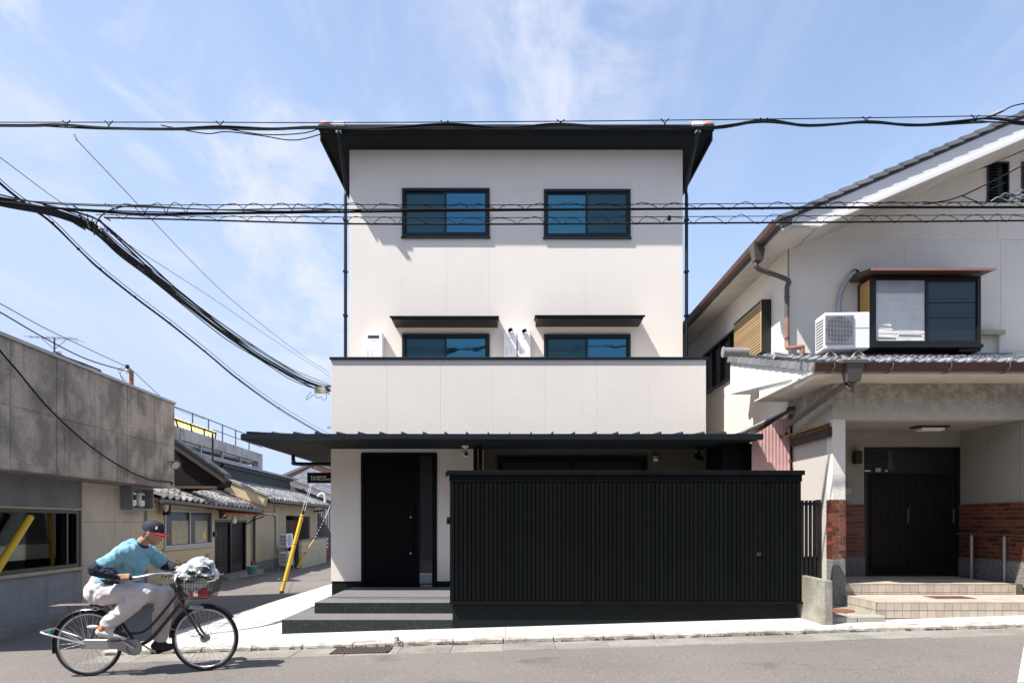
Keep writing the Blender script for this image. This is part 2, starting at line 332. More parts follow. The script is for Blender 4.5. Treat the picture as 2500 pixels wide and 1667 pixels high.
    d['base'] = mat('grey_base', (.25, .245, .225), .95, var=.5, vscale=3, fine=.2)
    d['alu'] = mat('old_aluminium', (.42, .42, .42), .45, metal=.5, fine=.05)
    d['corr_d'] = mat('dark_corrugated', (.014, .019, .022), .6, var=.3, vscale=3)
    d['corr_g'] = mat('lilac_corrugated', (.31, .285, .30), .65, var=.25, vscale=2.5)
    d['roof_l'] = mat('pale_roof_edge', (.33, .35, .38), .5, var=.3, vscale=4)
    d['orange_w'] = mat('salmon_wall', (.50, .30, .21), .9, var=.2, vscale=1)
    d['apt'] = mat('pale_apartment', (.52, .50, .46), .9, var=.25, vscale=1)
    d['apt_s'] = mat('streaked_parapet', (.56, .53, .50), .9, var=.7, vscale=1.2, vcol=(.30, .28, .265), streak=1.0, streak_col=(.09, .082, .08), fine=.2, fscale=20)
    d['poly_y'] = mat('yellow_sheet', (.74, .66, .34), .5, var=.2, vscale=3)
    y_ = d['poly_y'].node_tree; tr = y_.nodes.new('ShaderNodeBsdfTranslucent'); tr.inputs['Color'].default_value = (.85, .72, .30, 1); ms = y_.nodes.new('ShaderNodeMixShader'); ms.inputs[0].default_value = .6
    y_.links.new(y_.nodes['Principled BSDF'].outputs[0], ms.inputs[1]); y_.links.new(tr.outputs[0], ms.inputs[2]); y_.links.new(ms.outputs[0], y_.nodes['Material Output'].inputs[0])
    d['red_r'] = mat('red_awning', (.50, .135, .07), .55, rand=.1, var=.3, vscale=8)
    d['yellow'] = mat('yellow_plastic', (.72, .44, .022), .45, var=.2, vscale=6, vcol=(.6, .36, .02), fine=.05)
    d['rubber'] = mat('black_rubber', (.012, .012, .013), .75)
    d['cable'] = mat('black_cable', (.006, .0075, .010), .7, spec=.2)
    d['cable_l'] = mat('grey_wire', (.10, .105, .115), .5)
    d['pvc'] = mat('white_pvc', (.66, .65, .64), .5)
    d['pvc_g'] = mat('grey_pvc', (.33, .33, .33), .55)
    d['mint'] = mat('mint_plastic', (.20, .50, .47), .5)
    d['leaf'] = mat('leaf_green', (.05, .105, .025), .6, rand=.3)
    d['pot'] = mat('clay_pot', (.20, .10, .06), .85)
    d['navyp'] = mat('blue_crate', (.015, .045, .12), .5)
    d['redp'] = mat('red_plastic', (.55, .035, .03), .5)
    d['roadpaint'] = mat('road_paint', (.82, .82, .80), .7, fine=.05)
defmats()
def wear_asphalt():
    nt = M_['asphalt'].node_tree; N = nt.nodes; L = nt.links; b = N['Principled BSDF']; src = b.inputs['Base Color'].links[0].from_socket
    geo = N.new('ShaderNodeNewGeometry')
    def nzr(scale, lo, hi, det=4):
        t = N.new('ShaderNodeTexNoise'); t.inputs['Scale'].default_value = scale; t.inputs['Detail'].default_value = det; L.new(geo.outputs['Position'], t.inputs['Vector'])
        r = N.new('ShaderNodeMapRange'); r.interpolation_type = 'SMOOTHSTEP'; L.new(t.outputs['Fac'], r.inputs[0]); r.inputs[1].default_value = lo; r.inputs[2].default_value = hi
        return r.outputs[0]
    wob = N.new('ShaderNodeTexNoise'); wob.inputs['Scale'].default_value = 2.2; wob.inputs['Detail'].default_value = 6; L.new(geo.outputs['Position'], wob.inputs['Vector'])
    ad = N.new('ShaderNodeVectorMath'); ad.operation = 'MULTIPLY_ADD'; L.new(wob.outputs['Color'], ad.inputs[0]); ad.inputs[1].default_value = (.7, .7, 0); L.new(geo.outputs['Position'], ad.inputs[2])
    v = N.new('ShaderNodeTexVoronoi'); v.feature = 'DISTANCE_TO_EDGE'; v.inputs['Scale'].default_value = .42; L.new(ad.outputs[0], v.inputs['Vector'])
    c = N.new('ShaderNodeMapRange'); L.new(v.outputs['Distance'], c.inputs[0]); c.inputs[1].default_value = .002; c.inputs[2].default_value = .007; c.inputs[3].default_value = 1; c.inputs[4].default_value = 0
    def mul(a, q):
        m = N.new('ShaderNodeMath'); m.operation = 'MULTIPLY'; L.new(a, m.inputs[0])
        if isinstance(q, float): m.inputs[1].default_value = q
        else: L.new(q, m.inputs[1])
        return m.outputs[0]
    def mix(f, a, col):
        x = N.new('ShaderNodeMix'); x.data_type = 'RGBA'; L.new(f, x.inputs[0]); L.new(a, x.inputs[6]); x.inputs[7].default_value = (*col, 1); return x.outputs[2]
    cur = mix(mul(nzr(1.1, .60, .72, 3), .45), src, (.055, .052, .05))          # oil stains
    cur = mix(mul(nzr(.7, .52, .75, 7), .35), cur, (.20, .185, .17))            # dusty, polished ground
    cur = mix(mul(mul(c.outputs[0], nzr(.35, .5, .66)), .55), cur, (.03, .028, .027))
    L.new(cur, b.inputs['Base Color'])
wear_asphalt()
def kerb_grime():
    nt = M_['pave'].node_tree; N = nt.nodes; L = nt.links; b = N['Principled BSDF']; src = b.inputs['Base Color'].links[0].from_socket
    geo = N.new('ShaderNodeNewGeometry'); sp = N.new('ShaderNodeSeparateXYZ'); L.new(geo.outputs['Position'], sp.inputs[0])
    r = N.new('ShaderNodeMapRange'); r.interpolation_type = 'SMOOTHSTEP'; L.new(sp.outputs['Y'], r.inputs[0]); r.inputs[1].default_value = 8.62; r.inputs[2].default_value = 8.24
    t = N.new('ShaderNodeTexNoise'); t.inputs['Scale'].default_value = 5; t.inputs['Detail'].default_value = 8; t.inputs['Roughness'].default_value = .7; L.new(geo.outputs['Position'], t.inputs['Vector'])
    q = N.new('ShaderNodeMapRange'); q.interpolation_type = 'SMOOTHSTEP'; L.new(t.outputs['Fac'], q.inputs[0]); q.inputs[1].default_value = .42; q.inputs[2].default_value = .66
    m = N.new('ShaderNodeMath'); m.operation = 'MULTIPLY'; L.new(r.outputs[0], m.inputs[0]); L.new(q.outputs[0], m.inputs[1])
    x = N.new('ShaderNodeMix'); x.data_type = 'RGBA'; L.new(m.outputs[0], x.inputs[0]); L.new(src, x.inputs[6]); x.inputs[7].default_value = (.19, .165, .125, 1); L.new(x.outputs[2], b.inputs['Base Color'])
kerb_grime()
# ------------------------------------------------------------------ ground, pavement, kerb
def axis(a): 
    out = []
    for lo, hi, st in a:
        x = lo
        while x < hi - 1e-6: out.append(x); x += st
    return out + [a[-1][1]]
def sheet(name, xs, ys, off, m, skirt=0.0):
    mb = MB(); nx, ny = len(xs), len(ys)
    mb.add([(x, y, G(x, y) + off) for y in ys for x in xs], [(j * nx + i, j * nx + i + 1, (j + 1) * nx + i + 1, (j + 1) * nx + i) for j in range(ny - 1) for i in range(nx - 1)], True)
    if skirt:
        loop = [(x, ys[0]) for x in xs] + [(xs[-1], y) for y in ys[1:]] + [(x, ys[-1]) for x in xs[-2::-1]] + [(xs[0], y) for y in ys[-2:0:-1]]
        n = len(loop)
        mb.add([(x, y, G(x, y) + off) for x, y in loop] + [(x, y, G(x, y) + off - skirt) for x, y in loop], [(i, (i + 1) % n, n + (i + 1) % n, n + i) for i in range(n)])
    return kind(mb.build(name, m, merge=True), 'structure')
road = sheet('road', axis([(-400, -60, 85), (-60, -15, 15), (-15, -9, 2), (-9, 14, .5), (14, 20, 2), (20, 60, 10), (60, 400, 85)]), axis([(-60, 0, 10), (0, 8, 1), (8, 24, 1), (24, 56, 2), (56, 96, 8), (96, 600, 84)]), 0, M_['asphalt'])
pave = sheet('pavement', axis([(-4.75, -1.75, .2), (-1.75, 14, .75)]), axis([(8.26, 22.01, .55)]), .05, M_['pave'], .2)
for xj in (-3.35, -1.55, -.03, 1.75, 3.55):
    MB().add([(xj - .005, 8.27, G(xj, 8.3) + .052), (xj + .005, 8.27, G(xj, 8.3) + .052), (xj + .005, 9.12, G(xj, 9) + .052), (xj - .005, 9.12, G(xj, 9) + .052)], [(0, 1, 2, 3)]).build('joint_strip', M_['gutter'], pave)
SLOPE = math.atan(.0305)
kerb_root = kind(link('kerb', None, None, (0, 8.2, 0)), 'structure')
gut_root = kind(link('gutter_strip', None, None, (0, 7.9, 0)), 'structure')
kmesh = MB().box(-.296, .296, -.06, .06, -.14, 0).build('kerb_stone', M_['kerb'], kerb_root, bev=.012)
gmesh = MB().box(-.2985, .2985, -.228, .228, -.12, 0).build('gutter_block', M_['gutter'], gut_root, bev=.006)
def piece(src, name, parent, loc, rot=(0, 0, 0), scale=None):
    o = link(name, src.data if hasattr(src, 'data') else src, parent, loc, rot)
    if scale: o.scale = scale
    return o
xk = -4.55; i = 0
while xk < 12.5:
    for src, nm, par, y, off in ((kmesh, 'kerb_stone', kerb_root, 8.197, .057), (gmesh, 'gutter_block', gut_root, 7.905, .007)):
        z = G(xk, 8.2) + off + random.uniform(-.004, .004)
        if i == 0:
            src.location = Vector((xk, y, z)) - WLOC[par.name]; src.rotation_euler = (0, -SLOPE, 0)
        else: piece(src, nm, par, (xk, y + random.uniform(-.006, .006), z), (random.uniform(-.008, .008), -SLOPE, random.uniform(-.006, .006)))
    xk += .6; i += 1
ms = MB(); rr = random.Random(2); x = -4.8
while x < 12:
    w = rr.uniform(.03, .16); y = 8.133; z = G(x, y) + .007; h = rr.uniform(.004, .028)
    ms.hexa([(x, y - rr.uniform(.003, .02), z - .01), (x + w, y - rr.uniform(.003, .02), z - .01), (x + w, y + .02, z - .01), (x, y + .02, z - .01)], [(x + .01, y - .004, z + h), (x + w - .01, y - .004, z + h * rr.uniform(.3, 1)), (x + w - .01, y + .004, z + h * .6), (x + .01, y + .004, z + h * .6)])
    x += w * rr.choice((.8, .9, 1.1, 1.8, 3))
kind(ms.build('kerb_moss', M_['moss']), 'stuff')
# the box meshes hang below their own origin
for me in (kmesh.data, gmesh.data):
    h = max(v.co.z for v in me.vertices)
    for v in me.vertices: v.co.z -= h

def ground_box(mb, x0, x1, y0, y1, off0, off1):      # slab that follows the slope of the ground
    lo = [(x, y, G(x, y) + off0) for x, y in ((x0, y0), (x1, y0), (x1, y1), (x0, y1))]
    hi = [(x, y, G(x, y) + off1) for x, y in ((x0, y0), (x1, y0), (x1, y1), (x0, y1))]
    return mb.hexa(lo, hi)
def grate(x0, x1, y0, y1, off, label, n, rows=1, surround=True):
    t = thing('drain_grate', label, 'drain grate', ((x0 + x1) / 2, (y0 + y1) / 2, G((x0 + x1) / 2, y0) + off))
    mb = MB()
    for a in ((x0, x1, y0, y0 + .025), (x0, x1, y1 - .025, y1), (x0, x0 + .025, y0, y1), (x1 - .025, x1, y0, y1)): ground_box(mb, *a, off - .03, off + .012)
    for r in range(1, rows): ym = y0 + (y1 - y0) * r / rows; ground_box(mb, x0, x1, ym - .012, ym + .012, off - .03, off + .010)
    mb.build('rim', M_['iron'], t)
    ground_box(MB(), x0 + .01, x1 - .01, y0 + .01, y1 - .01, off - .02, off + .001).build('pit', M_['rubber'], t)
    for k in range(n):
        x = x0 + .03 + (x1 - x0 - .06) * (k + .5) / n; w = (x1 - x0 - .06) / n * .30
        ground_box(MB(), x - w, x + w, y0 + .02, y1 - .02, off - .02, off + .010).build('bar', M_['iron'], t)
    return t
grate(-2.02, -1.36, 7.74, 8.06, .010, 'rectangular iron drain grate in the gutter below the dark steps', 14, 3)
grate(-4.95, -4.45 - .32, 12.0, 12.5, .004, 'small iron drain grate in the lane beside the pale pavement', 6, 3)
t = MB().prism([(4.18, 5.6, G(4.18, 5.6) + .004), (5.05, 5.6, G(5.05, 5.6) + .004), (6.2, 7.05, G(6.2, 7.05) + .004), (5.33, 7.05, G(5.33, 7.05) + .004)], (0, 0, .003)).build('road_marking', M_['roadpaint'])
kind(t, 'structure')

# ------------------------------------------------------------------ the white house
YL, YU = 12.08, 13.90                                 # planes of the lower and the upper front
XL0, XL1, XU0, XU1 = SX(808, YL), SX(1724, YL), SX(853, YU), SX(1667, YU)
house = thing('white_house', 'three storey white stucco house with black roof, balcony parapet and dark windows', 'house', ((XL0 + XL1) / 2, YL, 0))
core = MB().box(XL0 + .02, XL1 - .02, YL + .06, 23, -.4, 4.0).box(XU0 + .02, XU1 - .02, YU + .06, 23, 3.9, 9.0)
core.build('core_wall', M_['joint'], house)
def win(parent, x0, x1, z0, z1, y, gl, gr, fr='navy', name='window', split=.5, proud=.035, ft=.05):
    f = MB(); yo = y - proud
    for a in ((x0, x1, z1 - ft, z1), (x0, x1, z0, z0 + ft * 1.25), (x0, x0 + ft, z0 + ft * 1.25, z1 - ft), (x1 - ft, x1, z0 + ft * 1.25, z1 - ft)):
        f.box(a[0], a[1], yo, y + .07, a[2], a[3])
    f.box(x0 - .02, x1 + .02, yo - .02, y + .01, z0 - .03, z0 - .003)
    xm = x0 + (x1 - x0) * split
    sash = []
    for (a, b, d) in ((x0 + ft, xm + .025, .03), (xm - .025, x1 - ft, .004)):
        w = .038
        for q in ((a, b, z1 - ft - w, z1 - ft), (a, b, z0 + ft * 1.25, z0 + ft * 1.25 + w), (a, a + w, z0 + ft * 1.25 + w, z1 - ft - w), (b - w, b, z0 + ft * 1.25 + w, z1 - ft - w)):
            f.box(q[0], q[1], y + d - .012, y + d + .022, q[2], q[3])
        sash.append((a + w * .6, b - w * .6, y + d + .004))
    fo = f.build(name, M_[fr], parent, bev=0)
    for (a, b, yy), g in zip(sash, (gl, gr)):
        MB().box(a, b, yy, yy + .008, z0 + ft * 1.25 + .02, z1 - ft - .02).build('pane', M_[g], fo)
    return fo
wins = [(982, 1195, 461, 579.5, 'g_net', 'g_blue'), (1328, 1539, 463.5, 581, 'g_blue', 'g_net'), (982, 1195, 816, 950, 'g_net', 'g_blue'), (1328, 1539, 817, 950, 'g_net', 'g_blue')]
wr = [(SX(a, YU), SX(b, YU), SZ(d, YU), SZ(c, YU)) for a, b, c, d, *_ in wins]
# upper front in stucco panels, joints at the photographed lines
jx = [XU0] + [SX(p, YU) for p in (982, 1091, 1196, 1302, 1432, 1539)] + [XU1]
ZS = SZ(366, YU)
for a, b in zip(jx, jx[1:]):
    cut = sorted((r[2], r[3]) for r in wr if r[0] <= a + .004 and r[1] >= b - .004); z = 3.9
    for lo, hi in cut + [(ZS, ZS)]:
        if lo > z: MB().plate((0, YU, 0), (1, 0, 0), (0, -1, 0), a + .0025, b - .0025, z, lo, [] if cut else wr, .055).build('wall_panel', M_['stucco'], house, bev=.002)
        z = hi
MB().box(XU0, XU0 + .06, YU + .056, 23, 3.9, ZS).build('side_wall', M_['stucco'], house)
MB().box(XU1 - .06, XU1, YU + .056, 23, 3.9, ZS).build('side_wall', M_['stucco'], house)
for x in jx[1:-1]:
    cuts = sorted((r[2], r[3]) for r in wr if r[0] - .02 < x < r[1] + .02); z = 3.9
    for a, b in cuts + [(ZS, ZS)]:
        if a > z: MB().box(x - .0024, x + .0024, YU + .0025, YU + .05, z, a).build('joint_strip', M_['joint'], house)
        z = b
for r, w in zip(wr, wins): win(house, *r, YU, w[4], w[5])
# lower front: parapet panels above the canopy, the wall below it
ZPB, ZPT = 3.0, SZ(878, YL)
jl = [XL0] + [SX(p, YL) for p in (947, 1076, 1204, 1332, 1459, 1587)] + [XL1]
for a, b in zip(jl, jl[1:]):
    MB().plate((0, YL, 0), (1, 0, 0), (0, -1, 0), a + .0025, b - .0025, ZPB - .1, ZPT, (), .055).build('parapet_panel', M_['stucco'], house, bev=.002)
for x in jl[1:-1]: MB().box(x - .0024, x + .0024, YL + .0025, YL + .05, ZPB - .1, ZPT).build('joint_strip', M_['joint'], house)
MB().box(XL0 - .022, XL1 + .022, YL - .035, YL + .2, ZPT, SZ(872, YL)).build('parapet_cap', M_['navy'], house, bev=.006)
DX0, DX1, DZ0, DZ1 = SX(882, YL), SX(1067, YL), .308, SZ(1105, YL)
LW = (SX(1215, YL), SX(1580, YL), 1.2, SZ(1116, YL))
ZPL = SZ(1418, YL)
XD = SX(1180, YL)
MB().plate((0, YL, 0), (1, 0, 0), (0, -1, 0), XL0, XD, ZPL, ZPB - .103, [(DX0, DX1, 0, DZ1)], .055).build('lower_wall', M_['stucco'], house)
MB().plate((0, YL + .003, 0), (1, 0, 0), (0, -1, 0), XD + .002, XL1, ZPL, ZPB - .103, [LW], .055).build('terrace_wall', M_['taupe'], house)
MB().plate((0, YL + .012, 0), (1, 0, 0), (0, -1, 0), XL0 + .012, XL1, -.3, ZPL - .003, [(DX0, DX1, -1, DZ1)], .055).build('plinth', M_['plinth'], house)
MB().box(XL0 + .012, XL0 + .05, YL + .07, 23, -.4, ZPL).build('plinth', M_['plinth'], house)
MB().box(XL0, XL0 + .06, YL + .056, 23, ZPL + .003, ZPT).build('side_wall', M_['stucco'], house)
MB().box(XL1 - .06, XL1, YL + .056, 23, 0, ZPT).build('side_wall', M_['stucco'], house)
win(house, *LW, YL, 'g_dark', 'g_dark', 'black')
# front door: frame, leaf, side light, post box, bar handle
fr = MB(); w = .055
fr.box(DX0, DX0 + w, YL - .02, YL + .06, DZ0, DZ1 - w); fr.box(DX1 - w, DX1, YL - .02, YL + .06, DZ0, DZ1 - w); fr.box(DX0, DX1, YL - .02, YL + .06, DZ1 - w, DZ1)
xs1, xs2 = SX(1017, YL), SX(1024, YL); fr.box(xs1, xs2, YL - .015, YL + .06, DZ0, DZ1 - w)
fr.box(SX(1055.5, YL), DX1 - w, YL - .01, YL + .06, DZ0, DZ1 - w)
fr.box(DX0 - .01, DX1 + .01, YL - .04, YL + .05, DZ0 - .012, DZ0)
dfr = fr.build('door_frame', M_['black'], house, bev=.004)
leaf = MB().box(DX0 + w + .004, xs1 - .004, YL + .005, YL + .05, DZ0 + .004, DZ1 - w - .004)
leaf = leaf.build('door', M_['door'], house, bev=.004)
hx = SX(1004, YL); zh0, zh1 = SZ(1350, YL), SZ(1262, YL)
MB().tube([(hx, YL - .055, zh0 - .06), (hx, YL - .055, zh1 + .06)], .013).box(hx - .03, hx + .025, YL - .01, YL + .006, zh1 - .1, zh1 + .22).build('handle', M_['black'], leaf)
for z in (zh0, zh1): MB().lathe([(1e-4, .004), (.014, .004), (.016, 0), (.012, -.05)], Matrix.Translation((hx, YL - .07, z)) @ Matrix.Rotation(R(90), 4, 'X'), 10).build('handle_fixing', M_['chrome'], leaf)
MB().box(xs2, SX(1055.5, YL), YL + .02, YL + .03, SZ(1399, YL), DZ1 - w).build('side_light', M_['g_dark'], dfr)
MB().box(xs2 + .003, SX(1055.5, YL) - .003, YL - .004, YL + .028, DZ0 + .06, SZ(1399, YL) - .003).build('post_flap', M_['bluegrey'], dfr, bev=.004)
MB().box(xs2 + .003, SX(1055.5, YL) - .003, YL - .012, YL - .0045, SZ(1400.5, YL) - .003, SZ(1399, YL)).build('flap_lip', M_['chrome'], dfr)

# top roof: slab, fascia, gutter, downpipes
YR = 13.35; RX0, RX1 = SX(781, YR), SX(1740, YR); ZR0, ZR1 = SZ(329, YR), SZ(307, YR)
MB().box(RX0 + .03, RX1 - .03, YR + .03, 23.4, ZS + .003, ZS + .02).build('soffit', M_['soffit'], house)
rf = MB()
rf.add([(RX0, YR, ZR0), (RX1, YR, ZR0), (RX1, 23.5, ZR0), (RX0, 23.5, ZR0), (RX0, YR, ZR1), (RX1, YR, ZR1), (RX1, 23.5, ZR1 + 1.4), (RX0, 23.5, ZR1 + 1.4)], [(0, 1, 5, 4), (1, 2, 6, 5), (2, 3, 7, 6), (3, 0, 4, 7), (4, 5, 6, 7)])
roof = rf.build('roof', M_['blackroof'], house)
for xa in (RX0, RX1 - .028): MB().box(xa, xa + .028, YR + .002, 23.5, ZR0 - .11, ZR0 - .001).build('barge_trim', M_['blackroof'], house)
gt = MB(); gp = [(-.0, .0), (-.06, .0), (-.072, .02), (-.072, .105), (-.06, .105), (-.06, .018), (-.003, .018)]
gt.prism([(RX0 - .01, YR - .003 + y, ZR0 + .05 + z) for y, z in gp], (RX1 - RX0 + .02, 0, 0))
gt.build('gutter', M_['blackroof'], roof)
for sx, pxo, pxw, pxc in ((-1, 828, 843.5, 794), (1, 1702, 1676, 1728)):
    yo = YR - .07; x0 = SX(pxo, yo); xw = SX(pxw, YU + .06)
    d = MB(); zt = ZR0 + .04
    d.tube(spline([(x0, yo, zt), (x0, yo, zt - .10), (xw, YU + .06, zt - .72), (xw, YU + .06, zt - .95)], 6) + [(xw, YU + .06, 4.3)], .034, 10)
    dp = d.build('downpipe', M_['navy'], house)
    for z in (4.75, 5.65, 6.55, 7.6): MB().box(xw - .044, xw + .044, YU + .016, YU + .11, z, z + .035).build('pipe_clip', M_['navy'], dp)
    MB().box(x0 - .10, x0 + .11, yo - .06, yo + .06, zt + .085, zt + .15).build('gutter_outlet', M_['white'], roof, bev=.004)
    MB().box(x0 - .05, x0 + .05, yo - .07, yo + .0, zt - .06, zt - .04).build('pipe_clip', M_['galv'], dp)
    xc = SX(pxc, YR); MB().ball((xc + sx * .02, YR + .04, ZR1 + .05), .12, .05, .06, 12, 8).build('roof_end_cap', M_['salmon'], roof)
# window awnings
for (a, b, c, d, e) in ((952, 1218, 772, 780, 800), (1306, 1574, 770, 778, 798)):
    ya = YU - .5; x0, x1 = SX(a, ya), SX(b, ya); zt, zb = SZ(c, ya), SZ(d, ya)
    aw = MB(); zw = SZ(e, YU)
    aw.hexa([(x0 + .03, ya, zb), (x1 - .03, ya, zb), (x1 - .03, YU, zw), (x0 + .03, YU, zw)], [(x0 + .03, ya, zt - .02), (x1 - .03, ya, zt - .02), (x1 - .03, YU, zt + .05), (x0 + .03, YU, zt + .05)])
    ao = aw.build('awning', M_['blackroof'], house)
    MB().hexa([(x0, ya - .03, zt - .019), (x1, ya - .03, zt - .019), (x1, YU, zt + .052), (x0, YU, zt + .052)], [(x0, ya - .03, zt), (x1, ya - .03, zt), (x1, YU, zt + .075), (x0, YU, zt + .075)]).build('awning_top', M_['black'], ao)
    MB().box(x0, x1, ya - .033, ya - .02, zb + .02, zt - .02).build('awning_lip', M_['black'], ao)
# canopy roof round the ground floor
YC = 10.76; CX0, CX1 = SX(592, YC), SX(1861, YC); ZC0, ZC1 = 2.754, 2.834
can = MB(); zb = 2.925
can.hexa([(CX0 + .05, YC + .05, ZC0 + .002), (CX1 - .07, YC + .05, ZC0 + .002), (CX1 - .07, YL - .003, ZC0 + .002), (CX0 + .05, YL - .003, ZC0 + .002)],
         [(CX0 + .05, YC + .05, ZC1), (CX1 - .07, YC + .05, ZC1), (CX1 - .07, YL - .003, zb), (XL0 - .003, YL - .003, zb)])
can.hexa([(CX0 + .05, YL, ZC0 + .002), (XL0 - .003, YL, ZC0 + .002), (XL0 - .003, 20, ZC0 + .002), (CX0 + .05, 20, ZC0 + .002)],
         [(CX0 + .05, YL, ZC1), (XL0 - .003, YL, zb), (XL0 - .003, 20, zb), (CX0 + .05, 20, ZC1)])
canopy = can.build('canopy_roof', M_['blackroof'], house)
so = MB().box(CX0 + .04, CX1 - .06, YC + .04, YL - .004, ZC0 - .012, ZC0 - .001).box(CX0 + .04, XL0 - .004, YL - .003, 20, ZC0 - .012, ZC0 - .001)
so.build('canopy_soffit', M_['soffit'], canopy)
g = MB(); gp = [(0, 0), (-.085, 0), (-.10, .015), (-.10, .088), (-.085, .088), (-.085, .015), (0, .015)]
g.prism([(CX0, YC + .05 + y, ZC0 - .008 + z) for y, z in gp], (CX1 - CX0, 0, 0))
g.prism([(CX0 + .05 + y, YC + .052, ZC0 - .008 + z) for y, z in gp], (0, 9.2, 0))
g.build('canopy_gutter', M_['navy'], canopy)
nr = 24; rib = None
for k in range(nr):
    x = SX(608, YC) + k * .3423
    if x > CX1 - .05: break
    zz = lambda y: ZC1 + (zb - ZC1) * (y - YC - .05) / (YL - YC - .05)
    y1 = YL - .01 if x > XL0 else YC + .05 + (YL - YC - .05) * max(.02, (x - CX0 - .05) / (XL0 - CX0 - .05))
    m = MB(); y0 = YC + .052
    m.add([(x - .012, y0, ZC1 + .001), (x + .012, y0, ZC1 + .001), (x + .004, y0, ZC1 + .05), (x - .004, y0, ZC1 + .05), (x - .012, y1, zz(y1) + .001), (x + .012, y1, zz(y1) + .001), (x + .004, y1, zz(y1) + .05), (x - .004, y1, zz(y1) + .05)],
          [(0, 1, 2, 3), (4, 7, 6, 5), (0, 4, 5, 1), (1, 5, 6, 2), (2, 6, 7, 3), (3, 7, 4, 0)])
    m.build('seam_rib', M_['blackroof'], canopy)
MB().tube([(CX0 + .05, YC + .06, ZC1 + .02), (XL0 - .02, YL - .02, zb + .02)], .035, 6, smooth=False).build('hip_cap', M_['blackroof'], canopy)
yp = 13.3; MB().tube(spline([(CX0 + .0, yp, ZC0), (CX0 + .01, yp, ZC0 - .12), (CX0 + .09, yp + .02, ZC0 - .17), (XL0 - .05, yp + .25, ZC0 - .17), (XL0 - .045, yp + .27, ZC0 - .3)], 8) + [(XL0 - .045, yp + .27, .1)], .038, 10).build('downpipe', M_['navy'], house)
# dark service wall at the right end, under the canopy
MB().box(XL1 + .003, SX(1842, 11.15), 11.15, 12.6, .02, ZC0 - .015).build('service_screen', M_['black'], house)
MB().box(SX(1157, 11.9), SX(1166, 11.9), 11.7, 12.0, 1.4, ZC0 - .013).box(SX(1168, 11.5), SX(1178, 11.5), 11.45, 11.52, 1.4, ZC0 - .013).build('canopy_post', M_['black'], house)
def lettering(text, size, loc, parent, m, name='lettering', depth=.003, sx=1.0):
    c = bpy.data.curves.new('t', 'FONT'); c.body = text; c.size = size; c.extrude = depth; c.resolution_u = 3; c.offset = .0009
    o = bpy.data.objects.new('t', c); COL.objects.link(o); bpy.context.view_layer.update()
    me = bpy.data.meshes.new_from_object(o.evaluated_get(bpy.context.evaluated_depsgraph_get())); bpy.data.objects.remove(o); me.name = name
    T = Matrix.Rotation(R(90), 4, 'X') @ Matrix.Diagonal((sx, 1, 1, 1)); me.transform(T); me.materials.clear(); me.materials.append(m)
    return link(name, me, parent, loc)
# hanging sign
ys = 12.32; sx0, sx1, sz0, sz1 = SX(750, ys), XL0 - .004, SZ(1178.6, ys), SZ(1153, ys)
sg = thing('hanging_sign', 'small black hanging sign with pale lettering on the house corner under the canopy', 'sign', (sx1, ys, sz0))
MB().box(sx0, sx1, ys, ys + .03, sz0, sz1).build('board', M_['signblack'], sg, bev=.003)
MB().box(sx1 - .06, sx1, ys + .031, ys + .05, sz0 + .03, sz1 - .03).build('bracket', M_['black'], sg)
def sp(u, v): return sx0 + (sx1 - sx0) * (u - 400) / 130, sz0 + (sz1 - sz0) * (420 - v) / 60
lg = MB()
def bar(u0, u1, v0, v1): (a, c), (b, d) = sp(u0, v1), sp(u1, v0); lg.box(a, b, ys - .004, ys - .001, c, d)
bar(416, 426, 381, 383.4); bar(420, 422.4, 378, 405); bar(427, 442, 381, 383.4); bar(428, 430.4, 386, 405); bar(431, 440, 387, 389.2); bar(431, 444, 393, 395.2); bar(434, 436.2, 397, 404); bar(438, 444, 400, 402); bar(441, 443.2, 389.5, 399)
lg.build('emblem', M_['signwhite'], sg)
a = sp(446, 390.5); lettering('MANY', .052, (a[0], ys - .002, a[1]), sg, M_['signwhite'], sx=1.2)
a = sp(446, 405); lettering('PILLOWS', .052, (a[0], ys - .002, a[1]), sg, M_['signwhite'], sx=1.16)
# cameras and lamp under the canopy
def camera_unit(px, py0, py1, y, label, m):
    c = thing('security_camera', label, 'camera', (SX(px, y), y, SZ(py0, y)))
    zt, zb_ = ZC0 - .013, SZ(py1, y); x = SX(px, y)
    MB().lathe([(1e-4, 0), (.062, 0), (.062, -.03), (.03, -.045)], Matrix.Translation((x, y, zt)), 14).tube([(x, y, zt - .03), (x + .01, y, (zt + zb_) / 2)], .02, 8).build('mount', M_[m], c)
    MB().capsule((x - .02, y + .07, (zt + zb_) / 2 - .02), (x + .02, y - .10, zb_ + .03), .045, .045).build('housing', M_[m], c)
    MB().lathe([(1e-4, .012), (.03, .01), (.034, 0)], Matrix.Translation((x + .023, y - .14, zb_ + .025)) @ Matrix.Rotation(R(80), 4, 'X'), 12).build('lens', M_['rubber'], c)
camera_unit(1136, 1091, 1114, 11.5, 'white security camera hanging from the canopy soffit right of the black door', 'white')
camera_unit(1706, 1108, 1126, 11.8, 'dark security camera under the right end of the black canopy', 'black')
t = thing('wall_sensor', 'small pale sensor on the shaded wall above the black fence', 'sensor', (SX(1600, YL), YL, SZ(1118, YL)))
MB().box(SX(1594, YL), SX(1606, YL), YL - .05, YL - .002, SZ(1126, YL), SZ(1112, YL)).build('body', M_['galv'], t, bev=.008)
MB().lathe([(1e-4, .02), (.02, .015), (.03, 0)], Matrix.Translation((SX(1600, YL), YL - .05, SZ(1121, YL))) @ Matrix.Rotation(R(90), 4, 'X'), 10).build('lens', M_['white'], t)

